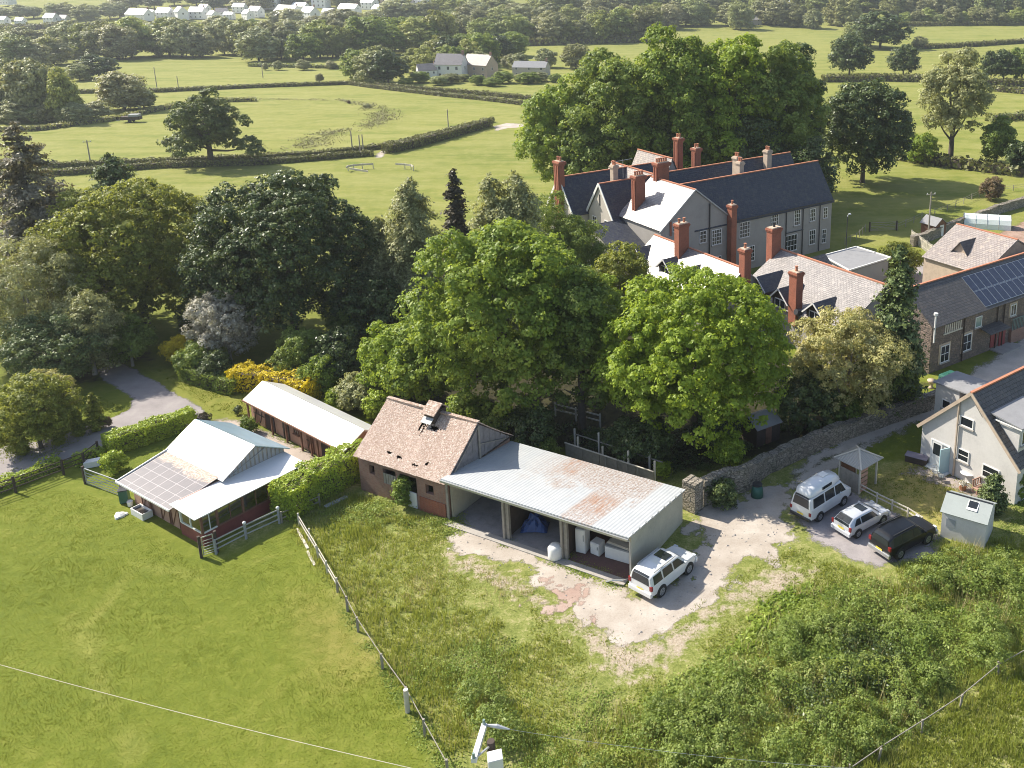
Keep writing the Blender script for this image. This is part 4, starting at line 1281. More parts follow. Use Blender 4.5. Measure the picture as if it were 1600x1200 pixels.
# ================================================================== stone range with solar panels
def solar_range():
    t = thing('stone_cottage', 'long stone cottage with dark slate roof carrying two rows of solar panels', 'house', (22.6, 77.2, 0), R(36.5))
    ro = gable(t, 0, 26, 0, 6.9, 4.7, 7.2, MT['stone_house'], MT['slate_dark'], .3, .1, ridge_mat=MT['clay'])
    s = (7.2 - 4.7) / 3.45
    def P(x, y, k):
        return Vector((x, y, 4.7 + s * y + .16 + k))
    nrm = Vector((0, -s, 1)).normalized()
    for r_ in range(2):
        for i in range(17):
            x0 = 7.9 + i * 1.03; y0 = -.05 + r_ * 1.52
            m = M(); m.slab([P(x0, y0, .06), P(x0 + 1.0, y0, .06), P(x0 + 1.0, y0 + 1.48, .06), P(x0, y0 + 1.48, .06)], .04)
            o = m.build('solar_panel', MT['alloy'], t)
            c = M(); c.slab([P(x0 + .035, y0 + .035, .066), P(x0 + .965, y0 + .035, .066), P(x0 + .965, y0 + 1.445, .066), P(x0 + .035, y0 + 1.445, .066)], .004)
            c.build('cells', MT['solar'], o)
    # windows with stone surrounds
    for x, z, w, h, nx, nz in ((2.1, .7, 1.3, 1.7, 2, 2), (5.4, 1.0, 1.3, 1.7, 2, 2), (12.6, 2.9, .9, 1.2, 2, 1), (17, 2.9, .9, 1.2, 2, 1)):
        sm = M(); sm.box(x - w / 2 - .2, x + w / 2 + .2, -.04, -.003, z - .15, z + h + .2); sm.build('surround', MT['stone_cream'], t)
        window(t, 'y-', -.04, x, z, w, h, nx, nz)
    window(t, 'y-', 0, 7.0, 3.0, 1.0, 1.1, 1, 1, 'white_paint', 'glass_pale')
    sl = M()
    for i in range(8):
        sl.box(1.9 + i * .32, 2.05 + i * .32, -.06, -.003, 3.6, 4.4)
    sl.box(1.7, 4.5, -.08, -.003, 3.45, 3.58)
    sl.build('slatted_vent', MT['wood_pale'], t)
    for x in (4.7, 9.9, 11.0):
        pipe(t, [(x, -.12, 4.5), (x, -.12, .1)], .07, 'wood_dark')
    pipe(t, [(.1, -.25, 3.2), (.1, -.25, 5.9)], .09, 'white_paint', 'flue'); M().tube([(.1, -.25, 5.9), (.1, -.25, 6.1)], [.2, .2], 8).build('flue_cap', MT['white_paint'], t)
    pr = M(); pr.box(9.3, 12.6, -1.5, -.003, 0, .12); pr.build('step', MT['concrete'], t)
    M().box(10.6, 11.6, -.08, -.003, .1, 2.2).build('door', MT['red_paint'], t)
    M().box(9.2, 10.2, -.08, -.003, .3, 2.2).build('door', MT['red_paint'], t)
    M().box(12.3, 15.6, -.3, -.003, 0, 1.4).build('brick_base', MT['brick_old'], t)
    rl = M()
    for i in range(14):
        rl.beam((12.4 + i * .25, -.28, 1.4), (12.4 + i * .25, -.28, 2.6), .05)
    rl.beam((12.3, -.28, 2.6), (15.8, -.28, 2.6), .06)
    rl.build('railing', MT['glass_pale'], t)
    cn = M()
    cn.slab([(7.2, -1.4, 2.6), (10.4, -1.4, 2.6), (10.4, -.003, 2.9), (7.2, -.003, 2.9)], .06); cn.build('canopy', MT['slate_dark'], t)
    # wing at the back with pale slates
    gable(t, 6.9, 14.9, 17.2, 28.6, 4.4, 7.2, MT['stone_cream'], MT['slate_pink_and_lit'], .3, .12, axis='y', bm=22.9, ridge_mat=MT['clay'])
    d = M()
    y, xf, xr = 11.3, 19.0, 21.9
    d.face([(xf, y + 1.1, 5.35), (xf, y - 1.1, 5.35), (xf, y, 6.6)])
    do = d.build('dormer', MT['stone_cream'], t)
    q = M()
    for sg in (-1, 1):
        q.slab([(xf - .3, y + sg * 1.35, 5.1), (xr, y + sg * 1.2, 5.3), (xr, y, 6.75), (xf - .3, y, 6.75)], .07)
    q.build('dormer_roof', MT['slate_dark'], do)
    window(t, 'x-', 17.2, 10, 1.4, 1.2, 1.3)
mm_, nt_, N_, L_ = newmat('solar_cells')
finish(nt_, ramp(nt_, noise(nt_, objco(nt_), 4, 3), [(.4, (.035, .045, .075)), (.6, (.05, .06, .10))]), .3, .2, None, 0, .5, .3)
MT['solar'] = mm_
solar_range()

# ================================================================== white house with dormers
def white_house():
    t = thing('white_house', 'white rendered house with open half glazed door and grey box dormer', 'house', (18.0, 62.0, 0), R(39))
    gable(t, 0, 12, -8, 0, 3.0, 7.0, MT['render_white'], MT['slate_dark'], .25, .18, ridge_mat=MT['clay'])
    b = M(); b.beam((-.22, .3, 2.75), (-.22, -4, 7.1), .07, .24); b.beam((-.216, -8.3, 2.75), (-.216, -4, 7.1), .07, .24)
    b.build('bargeboard', MT['stone_cream'], t)
    window(t, 'x-', 0, -3.75, 4.3, 1.1, .75, 1, 1); window(t, 'x-', 0, -3.7, 1.5, .95, .95, 1, 2); window(t, 'x-', 0, -6.0, 1.1, 1.35, 1.0, 1, 2)
    # door with glazing, leaf standing open
    f = M(); f.box(-.07, -.004, -2.55, -2.45, .05, 2.2); f.box(-.07, -.004, -1.0, -.9, .05, 2.2); f.box(-.07, -.004, -2.45, -1.0, 2.1, 2.2)
    fo = f.build('door_frame', MT['white_paint'], t)
    d = M(); d.box(-.05, -.008, -1.9, -1.0, .1, 2.1); do = d.build('door', MT['white_paint'], t)
    M().box(-.07, -.052, -1.75, -1.15, 1.05, 1.95).build('pane', MT['glass'], do)
    d = M(); d.cbox((-.42, -2.42, 1.12), (.86, .06, 2.0), R(-18)); do = d.build('door', MT['blue_paint'], t)
    M().cbox((-.42, -2.37, 1.5), (.6, .02, .9), R(-18)).build('pane', MT['glass'], do)
    M().box(-.6, -.003, -2.7, -.8, 0, .1).build('step', MT['white_paint'], t)
    pipe(t, [(-.12, -3.05, 6.0), (-.12, -3.05, .1)], .08, 'stone_cream')
    pipe(t, [(-.1, -4.3, 6.4), (-.1, -5.0, 5.6)], .03, 'wood_grey', 'bracket')
    # dormer
    m = M(); m.box(.65, 4.4, -7.5, -4.6, 3.3, 5.62); do = m.build('dormer', MT['render_white'], t)
    r = M(); r.slab([(.45, -7.75, 5.64), (4.6, -7.75, 5.64), (4.6, -4.5, 6.0), (.45, -4.5, 6.0)], .1); r.build('dormer_roof', MT['felt'], do)
    f = M(); f.box(.43, .5, -7.75, -4.5, 5.48, 5.56); f.build('fascia', MT['white_paint'], do)
    for x in (1.5, 3.3):
        window(t, 'y-', -7.5, x, 4.1, 1.2, 1.1, 2, 1)
    # rear lean-to seen over the ridge
    m = M(); m.box(4.6, 7.4, .004, 2.2, 0, 4.19); m.build('extension', MT['render_white'], t)
    r = M(); r.slab([(4.4, -.9, 4.45), (7.6, -.9, 4.45), (7.6, 2.4, 4.3), (4.4, 2.4, 4.3)], .1); r.build('extension_roof', MT['felt'], t)
    window(t, 'x-', 4.6, 1.1, 2.3, .8, .8, 1, 1)
white_house()
# ------------------------------------------------------------------ vehicles
def car(name, label, cat, paint, st, wheels, wr, loc, rz, wins, ws, rw, extra=None):
    """st: stations (x, zsill, zmid, wmid, zbelt, wbelt, zroof, wroof), rear to front"""
    t = thing(name, label, cat, loc, rz)
    S = np.array(st, dtype=float)
    def at(x):
        return [np.interp(x, S[:, 0], S[:, k]) for k in range(8)]
    xs = sorted(set(list(np.linspace(S[0, 0], S[-1, 0], 26)) + list(S[:, 0])))
    V = []; Fc = []
    def ring(x):
        _, zs, zm, wm, zb, wb, zr, wr_ = at(x)
        half = [(0, zs), (wm * .86, zs), (wm * .97, zs + .1), (wm, zm), (wb, zb), (wb * .985, zb + .015), (wr_ * 1.0, zr - .07 * min(1, (zr - zb) / .2)), (wr_ * .86, zr - .01), (wr_ * .5, zr + .015), (0, zr + .02)]
        return [(x, -y, z) for y, z in half] + [(x, y, z) for y, z in half[::-1][1:-1]]
    n = len(ring(0))
    for x in xs:
        V += ring(x)
    for i in range(len(xs) - 1):
        for j in range(n):
            a = i * n + j; b = i * n + (j + 1) % n
            Fc.append((a, a + n, b + n, b))
    Fc.append(tuple(range(n))); Fc.append(tuple((len(xs) - 1) * n + j for j in range(n))[::-1])
    m = M(); m.solid(V, Fc)
    body = m.build('body', MT[paint], t, smooth=True)
    md = body.modifiers.new('bevel', 'BEVEL'); md.width = .03; md.segments = 2; md.limit_method = 'ANGLE'; md.angle_limit = R(30)
    es = body.modifiers.new('wn', 'WEIGHTED_NORMAL')
    def side(x, k, s, off=.012):
        _, zs, zm, wm, zb, wb, zr, wr_ = at(x)
        zt = zr - .07
        return (x, s * (wb + (wr_ - wb) * k + off), zb + (zt - zb) * k)
    for (a0, a1, b0, b1) in wins:       # bottom x0,x1 then top x0,x1
        for s in (-1, 1):
            g = M(); k = 6
            for i in range(k):
                f0, f1 = i / k, (i + 1) / k
                lb = [side(a0 + (a1 - a0) * f, .10, s) for f in (f0, f1)]
                tp = [side(b0 + (b1 - b0) * f, .92, s) for f in (f0, f1)]
                g.face([lb[0], lb[1], tp[1], tp[0]] if s < 0 else [lb[1], lb[0], tp[0], tp[1]])
            g.build('side_window', MT['glass'], body)
    def screen(xa, xb, nm):
        if nm == 'rear_window':
            X0, X1 = sorted((xa, xb))
            xq = [x for x in S[:, 0] if X0 < x < X1]
            xq = [X0] + xq + [X1 - .02]
            g = M(); rows = []
            for q_, x in enumerate(xq):
                A = at(x); z = A[6]; w = A[7] * .84
                if q_ == 0: z = A[4] + .09; w = A[7] * .88
                rows.append([Vector((x, w * f, z - .02 * f * f)) for f in (-1, -.6, -.2, .2, .6, 1)])
            for a_, b_ in zip(rows[:-1], rows[1:]):
                for j in range(5):
                    q = [a_[j + 1], a_[j], b_[j], b_[j + 1]]
                    nn = (q[1] - q[0]).cross(q[3] - q[0]).normalized()
                    if nn.x > 0: nn = -nn; q.reverse()
                    g.face([p + nn * .025 for p in q])
            g.build(nm, MT['glass'], body)
            return
        A = at(xa); B = at(xb)
        sg = 1 if xa > xb else -1
        g = M()
        p0 = Vector((xa, 0, A[6] + .03)); p1 = Vector((xb, 0, B[6] - .0))
        d = (p1 - p0); nv = Vector((sg * abs(d.z), 0, abs(d.x))).normalized() * .022
        wa, wb_ = A[7] * .90, B[7] * .86
        q = []
        lo = p0 + d * .06; hi = p0 + d * .93
        for j in range(6):
            f0 = -1 + 2 * j / 6; f1 = -1 + 2 * (j + 1) / 6
            P = lambda base, w, f: Vector((base.x - sg * .05 * f * f, w * f, base.z - .03 * f * f)) + nv
            g.face([P(lo, wa, f0), P(lo, wa, f1), P(hi, wb_, f1), P(hi, wb_, f0)])
        g.build(nm, MT['glass'], body)
    screen(*ws, 'windscreen'); screen(*rw, 'rear_window')
    for wx in wheels:
        for s in (-1, 1):
            wm = at(wx)[3]
            ar = M().tube([(wx, s * (wm - .25), wr + .02), (wx, s * (wm + .012), wr + .02)], wr + .07, 20).build('wheel_arch', MT['rubber'], body)
            w = thing('wheel', None, None); w.parent = t
            M().tube([(wx, s * (wm - .2), wr), (wx, s * (wm - .0), wr), (wx, s * (wm + .03), wr)], [wr, wr, wr * .9], 20).build('tyre', MT['rubber'], w, smooth=False)
            r = M()
            r.tube([(wx, s * (wm + .02), wr), (wx, s * (wm + .035), wr)], wr * .66, 16)
            r.build('rim', MT['alloy'], w)
            q = M()
            for k in range(5):
                a = 2 * PI * k / 5 + .3
                q.beam((wx + math.cos(a) * wr * .15, s * (wm + .037), wr + math.sin(a) * wr * .15), (wx + math.cos(a + .0) * wr * .58, s * (wm + .037), wr + math.sin(a) * wr * .58), .03, .006)
            q.build('spoke_gaps', MT['rubber'], w)
    x0, x1 = S[0, 0], S[-1, 0]
    wm = at(x0)[3]
    if extra: extra(t, body, at, x0, x1)
    pl = M(); pl.box(x0 - .05, x0 - .035, -.26, .26, .62, .74); pl.build('number_plate', MT['plate_yellow'], t)
    for s in (-1, 1):
        k = at(.95)
        mx_ = x1 - (x1 - x0) * .30
        kk = at(mx_)
        M().cbox((mx_, s * (kk[5] + .1), kk[4] + .1), (.12, .2, .15)).build('mirror', MT[paint], t, bevel=.03)
    return t

def bumper(t, x0, x1, w, z0, z1, mat, both=True):
    b = M(); b.box(x0 - .1, x0 + .12, -w, w, z0, z1); b.build('rear_bumper', MT[mat], t, bevel=.04)
    if both:
        b = M(); b.box(x1 - .12, x1 + .1, -w, w, z0, z1); b.build('front_bumper', MT[mat], t, bevel=.04)

def put(px_r, px_f, wx0, wx1, halfw):
    """ground px of the camera-side rear and front wheels -> loc, rz"""
    a = G(*px_r); b = G(*px_f)
    ang = math.atan2(b.y - a.y, b.x - a.x)
    mid = (a + b) / 2
    xc = (wx0 + wx1) / 2
    u = Vector((math.cos(ang), math.sin(ang), 0)); v = Vector((-u.y, u.x, 0))
    return mid - u * xc + v * halfw + Vector((0, 0, .015)), ang

def ex_suv(t, body, at, x0, x1):
    bumper(t, x0, x1, .88, .36, .66, 'car_white')
    for s in (-1, 1):
        M().box(*(x0 - .03, x0 + .1), *sorted((s * .72, s * .92)), .82, 1.12).build('tail_light', MT['lamp_red'], t, bevel=.02)
        M().box(x1 - .2, x1 - .03, *sorted((s * .58, s * .86)), .72, .92).build('headlight', MT['lamp_clear'], t, bevel=.02)
        M().beam((x0 + .5, s * .66, 1.76), (x0 + 2.5, s * .66, 1.76), .05, .05).build('roof_rail', MT['grey_paint'], t)
    M().box(-.4, .25, -.45, .45, 1.75, 1.782).build('sunroof', MT['glass'], body)
loc, rz = put((1036, 934), (1078, 894), -1.3, 1.36, .95)
rz = R(52)
car('parked_suv', 'white four wheel drive car parked against the end wall of the open barn', 'car', 'car_white',
    [(-2.2, .42, .75, .86, 1.02, .84, 1.05, .80), (-2.15, .38, .75, .91, 1.06, .88, 1.60, .70), (-1.9, .34, .75, .93, 1.06, .90, 1.70, .72), (-1.0, .3, .75, .94, 1.05, .90, 1.74, .73), (.35, .3, .75, .94, 1.04, .90, 1.70, .72),
     (.60, .3, .75, .94, 1.03, .90, 1.62, .71), (1.20, .32, .75, .93, 1.02, .89, 1.05, .84), (1.95, .36, .72, .90, .92, .84, .97, .78), (2.2, .42, .68, .78, .8, .72, .84, .66)],
    (-1.3, 1.36), .36, loc, rz, [(-1.95, -1.15, -1.9, -1.2), (-1.05, -.15, -1.05, -.2), (-.05, .95, -.08, .45)], (1.22, .62), (-2.19, -2.0), ex_suv)

def ex_van(t, body, at, x0, x1):
    bumper(t, x0, x1, .86, .34, .55, 'black_paint')
    h = M()
    st = [(-2.2, .60, 1.98, 2.02), (-2.05, .66, 1.98, 2.42), (-1.6, .70, 1.98, 2.56), (.2, .70, 1.98, 2.6), (1.0, .62, 1.98, 2.45), (1.35, .5, 1.98, 2.02)]
    V = []
    for x, w, z0, z1 in st:
        V += [(x, -w, z0), (x, -w * .93, z0 + (z1 - z0) * .7), (x, -w * .5, z1), (x, w * .5, z1), (x, w * .93, z0 + (z1 - z0) * .7), (x, w, z0)]
    F_ = []
    for i in range(len(st) - 1):
        for j in range(5):
            a = i * 6 + j; F_.append((a, a + 6, a + 7, a + 1))
    F_.append((0, 1, 2, 3, 4, 5)); F_.append(tuple(range(len(V) - 1, len(V) - 7, -1)))
    h.solid(V, F_); h.build('raised_roof', MT['car_white'], t, smooth=True)
    for s in (-1, 1):
        M().box(*sorted((-.9, .1)), *sorted((s * .68, s * .715)), 2.1, 2.3).build('roof_window', MT['glass'], t)
        M().box(x0 - .03, x0 + .06, *sorted((s * .72, s * .88)), .75, 1.0).build('tail_light', MT['lamp_red'], t)
    M().box(-.3, .3, -.25, .25, 2.6, 2.66).build('roof_vent', MT['white_paint'], t, bevel=.02)
loc, rz = put((1281, 816), (1320, 788), -1.25, 1.3, .92)
rz = R(44)
car('camper_van', 'white camper van with a raised roof parked furthest from the black car', 'camper van', 'car_white',
    [(-2.35, .4, .8, .86, 1.15, .84, 1.2, .80), (-2.25, .35, .8, .91, 1.15, .88, 1.85, .70), (-2.0, .32, .8, .92, 1.15, .89, 1.98, .72), (0, .3, .8, .92, 1.15, .89, 1.99, .73), (1.2, .3, .8, .92, 1.12, .89, 1.93, .70),
     (1.95, .34, .8, .90, 1.08, .87, 1.12, .82), (2.25, .38, .75, .84, .98, .80, 1.02, .74)],
    (-1.35, 1.35), .33, loc, rz, [(-2.05, -.85, -1.95, -.85), (-.72, .3, -.72, .3), (.42, 1.55, .42, 1.15)], (1.96, 1.25), (-2.33, -2.12), ex_van)

def ex_hatch(t, body, at, x0, x1):
    bumper(t, x0, x1, .83, .3, .58, 'car_silver')
    for s in (-1, 1):
        M().box(x0 - .02, x0 + .1, *sorted((s * .66, s * .84)), .68, .98).build('tail_light', MT['lamp_red'], t, bevel=.02)
        M().box(x1 - .22, x1 - .04, *sorted((s * .55, s * .8)), .6, .76).build('headlight', MT['lamp_clear'], t, bevel=.02)
    M().box(-.45, .12, -.38, .38, 1.41, 1.445).build('sunroof', MT['glass'], body)
loc, rz = put((1340, 842), (1381, 818), -1.25, 1.25, .86)
rz = R(38)
car('hatchback', 'silver hatchback with sunroof parked between the camper van and the black car', 'car', 'car_silver',
    [(-2.0, .36, .62, .80, .86, .78, .90, .74), (-1.9, .3, .62, .85, .9, .82, 1.12, .68), (-1.5, .28, .62, .86, .91, .83, 1.36, .62), (-.8, .26, .62, .87, .9, .84, 1.41, .62), (.2, .26, .62, .87, .88, .84, 1.40, .62),
     (.45, .26, .62, .87, .87, .84, 1.33, .62), (1.1, .28, .62, .86, .86, .82, .90, .77), (1.8, .3, .58, .82, .74, .76, .80, .68), (2.0, .34, .54, .7, .64, .64, .68, .58)],
    (-1.25, 1.25), .30, loc, rz, [(-1.6, -.95, -1.25, -.95), (-.85, .7, -.85, .35)], (1.08, .47), (-1.97, -1.45), ex_hatch)

def ex_black(t, body, at, x0, x1):
    bumper(t, x0, x1, .9, .36, .62, 'alloy')
    for s in (-1, 1):
        M().box(x0 - .03, x0 + .1, *sorted((s * .70, s * .92)), .88, 1.16).build('tail_light', MT['lamp_red'], t, bevel=.02)
        M().box(x1 - .2, x1 - .03, *sorted((s * .58, s * .86)), .72, .92).build('headlight', MT['lamp_clear'], t, bevel=.02)
        M().beam((x0 + .5, s * .66, 1.74), (x0 + 2.6, s * .66, 1.74), .05, .05).build('roof_rail', MT['black_paint'], t)
loc, rz = put((1408, 874), (1450, 850), -1.3, 1.35, .94)
rz = R(36)
car('estate_car', 'black four wheel drive estate parked beside the long grass', 'car', 'car_black',
    [(-2.3, .42, .75, .86, 1.02, .84, 1.06, .80), (-2.2, .38, .75, .91, 1.04, .88, 1.48, .70), (-1.8, .34, .75, .93, 1.05, .90, 1.66, .70), (-.8, .3, .75, .94, 1.04, .90, 1.70, .71), (.3, .3, .75, .94, 1.03, .90, 1.66, .70),
     (.55, .3, .75, .94, 1.02, .90, 1.58, .69), (1.15, .32, .75, .93, 1.02, .89, 1.05, .84), (2.05, .36, .72, .90, .90, .84, .95, .78), (2.3, .42, .68, .78, .8, .72, .84, .66)],
    (-1.35, 1.35), .37, loc, rz, [(-1.95, -1.2, -1.8, -1.2), (-1.08, -.15, -1.08, -.2), (-.03, .9, -.06, .4)], (1.17, .57), (-2.29, -1.98), ex_black)

# ------------------------------------------------------------------ gazebo, garden shed and garden things
def gazebo():
    t = thing('timber_shelter', 'small square timber shelter with ribbed hipped roof beside the lane', 'shelter', (12.45, 57.14, 0), R(42))
    a, b, h = 2.15, 2.0, 2.1
    for x, y in ((.1, .1), (a - .1, .1), (.1, b - .1), (a - .1, b - .1)):
        M().beam((x, y, 0), (x, y, h), .12).build('post', MT['wood_pale'], t)
    m = M(); m.box(.02, .07, .15, b - .15, 0, 1.5); m.build('side_panel', MT['wood_grey'], t)
    m = M()
    for k in range(5):
        m.box(.15, .95, .04, .09, .1 + k * .38, .38 + k * .38)
    m.build('front_boards', MT['wood_pink'], t)
    M().box(.1, a - .1, b - .1, b - .05, 0, 2.1).build('back_panel', MT['wood_brown'], t)
    r = M(); o = .22; ap = (a / 2, b / 2, 2.8)
    C = [(-o, -o, h), (a + o, -o, h), (a + o, b + o, h), (-o, b + o, h)]
    for i in range(4):
        r.slab([C[i], C[(i + 1) % 4], ap], .05)
    ro = r.build('roof', metal_sheet('shelter_roof', (.42, .40, .36), .5, .2, .2, .03), t)
    h_ = M()
    for c in C:
        h_.beam((c[0], c[1], c[2] + .03), (ap[0], ap[1], ap[2] + .03), .12, .05)
    h_.build('hip_caps', MT['wood_pale'], ro)
gazebo()

def garden_shed():
    # corners: roof left front (1467,807), right front (1535,836), ridge left (1490,777)
    o = G(1469, 838); ang = R(-31)
    b = G(1535, 858)
    ang = math.atan2(b.y - o.y, b.x - o.x)
    t = thing('garden_shed', 'white walled garden shed with grey felt roof and a roof light', 'shed', o, ang)
    L, W = (b - o).length + .1, 2.5
    gable(t, 0, L, 0, W, 1.95, 2.55, MT['render_white'], MT['felt_pale'], .2, .1, th=.05)
    s = (2.55 - 1.95) / (W / 2)
    q = [(L * .52, .45, 0), (L * .72, .45, 0), (L * .72, 1.05, 0), (L * .52, 1.05, 0)]
    q = [(x, y, 1.95 + s * y + .14) for x, y, z in q]
    k = M().slab([(x + (-.06 if i in (0, 3) else .06), y + (-.06 if i < 2 else .06), z - .005) for i, (x, y, z) in enumerate(q)], .03).build('skylight', MT['white_paint'], t)
    M().slab([(x, y, z + .01) for x, y, z in q], .008).build('pane', MT['glass'], k)
    M().beam((-.1, W / 2, 2.68), (L + .1, W / 2, 2.68), .1, .03).build('ridge_strip', MT['black_paint'], t)
    M().box(.3, .9, -.03, -.003, .9, 1.5).build('shutter', MT['grey_paint'], t)
garden_shed()

def small_tables():
    # round white table with two chairs and pots by the house
    p = G(1511, 752)
    t = thing('garden_table', 'round pale garden table by the white house wall', 'table', p)
    M().tube([(0, 0, .72), (0, 0, .76)], .55, 20).build('table_top', MT['white_paint'], t)
    M().tube([(0, 0, 0), (0, 0, .72)], .05, 8).build('leg', MT['white_paint'], t)
    M().tube([(0, 0, 0), (0, 0, .05)], .3, 12).build('base', MT['white_paint'], t)
    p = G(1530, 768)
    t = thing('wooden_bench', 'small reddish timber bench between the round table and the conical conifer', 'bench', p, R(30))
    M().box(-.55, .55, -.25, .2, .4, .45).build('seat', MT['wood_pink'], t)
    b = M()
    for k in range(5): b.box(-.5 + k * .23, -.38 + k * .23, .2, .24, .5, .95)
    b.box(-.55, .55, .19, .25, .95, 1.02); b.build('backrest', MT['wood_pink'], t)
    for x in (-.5, .5):
        for y in (-.2, .17): M().box(x - .04, x + .04, y - .04, y + .04, 0, .395).build('leg', MT['wood_pink'], t)
    # dark storage chest by the corner
    p = G(1432, 722)
    t = thing('storage_chest', 'low dark storage chest with grey lid under the corner of the white house', 'chest', p, R(-30))
    M().box(-.8, .8, -.35, .35, 0, .5).build('body', MT['wood_dark'], t, bevel=.02)
    M().box(-.85, .85, -.4, .4, .505, .57).build('lid', simple('purple_grey', (.25, .22, .27), .6), t, bevel=.02)
    # garden chairs folded
    for i, (x, y, lab) in enumerate(((1462, 746, 'folding metal garden chair nearest the open glazed door'), (1470, 752, 'folding metal garden chair on the shaded grass in front of the white house'))):
        p = G(x, y); t = thing('garden_chair', lab, 'chair', p, R(20 + 60 * i), 'metal garden chairs')
        M().box(-.22, .22, -.2, .2, .42, .45).build('seat', MT['galv'], t)
        M().beam((-.2, .2, .45), (-.2, .32, .9), .03).beam((.2, .2, .45), (.2, .32, .9), .03).beam((-.2, .32, .88), (.2, .32, .88), .04).beam((-.2, .27, .7), (.2, .27, .7), .03).build('backrest', MT['galv'], t)
        for x_ in (-.2, .2):
            for y_ in (-.18, .18): M().beam((x_, y_, 0), (x_ * .9, -y_ * .8, .42), .025).build('leg', MT['galv'], t)
    for i, (x, y, c, lab) in enumerate(((1392, 705, 'terracotta', 'terracotta pot'),)):
        pass
small_tables()

def pot(px, py, lab, r=.22, mat='terracotta', leaf='leaf_laurel', h=.4, seed=1):
    t = thing('plant_pot', lab, 'plant pot', G(px, py))
    M().tube([(0, 0, 0), (0, 0, h), (0, 0, h + .001)], [r * .75, r, r * .9], 12).build('pot', MT[mat], t)
    rr = np.random.default_rng(seed)
    d = unit(160, rr); d[:, 2] = abs(d[:, 2])
    v, f = leaves(d * r * 1.3 * rr.uniform(.4, 1, 160)[:, None] + np.array([0, 0, h]), d, .07, rr)
    npmesh('foliage', v, f, MT[leaf], t, rr.random(len(f)))
pot(1508, 745, 'leafy yellow green pot plant behind the round garden table', .28, seed=2)
pot(1504, 765, 'pale flowering pot plant in front of the round garden table', .3, leaf='leaf_silver', seed=3)

def lidded_bins():
    t = thing('oil_tank', 'dark green plastic oil tank beside the lane wall next to the stone cottage', 'tank', G(1482, 608), R(36))
    M().box(-.9, .9, -.6, .6, .15, 1.5).build('tank_body', MT['green_plastic'], t, bevel=.18)
    M().box(-.8, .8, -.5, .5, 0, .15).build('plinth', MT['concrete'], t)
    M().tube([(0, 0, 1.5), (0, 0, 1.6)], .2, 10).build('filler_cap', MT['green_plastic'], t)
    t = thing('water_butt', 'pale upright water butt with grey lid beside the green oil tank', 'water butt', G(1474, 622))
    M().tube([(0, 0, 0), (0, 0, .5), (0, 0, 1.2)], [.36, .42, .38], 14).build('butt', MT['white_paint'], t)
    M().tube([(0, 0, 1.2), (0, 0, 1.26)], .42, 14).build('lid', MT['grey_paint'], t)
    t = thing('garden_urn', 'small pale carved urn at the foot of the trees by the lane', 'urn', G(1455, 606))
    M().tube([(0, 0, 0), (0, 0, .15), (0, 0, .3), (0, 0, .6), (0, 0, .75)], [.3, .15, .12, .35, .42], 12).build('bowl', MT['stone_cream'], t, smooth=True)
    t = thing('compost_bin', 'dark green round compost bin against the lane wall', 'compost bin', G(1183, 775))
    M().tube([(0, 0, 0), (0, 0, .5), (0, 0, .9)], [.45, .42, .32], 14).build('bin', MT['green_plastic'], t, smooth=True)
    M().tube([(0, 0, .9), (0, 0, .98), (0, 0, 1.02)], [.36, .36, .1], 14).build('lid', MT['black_paint'], t)
lidded_bins()

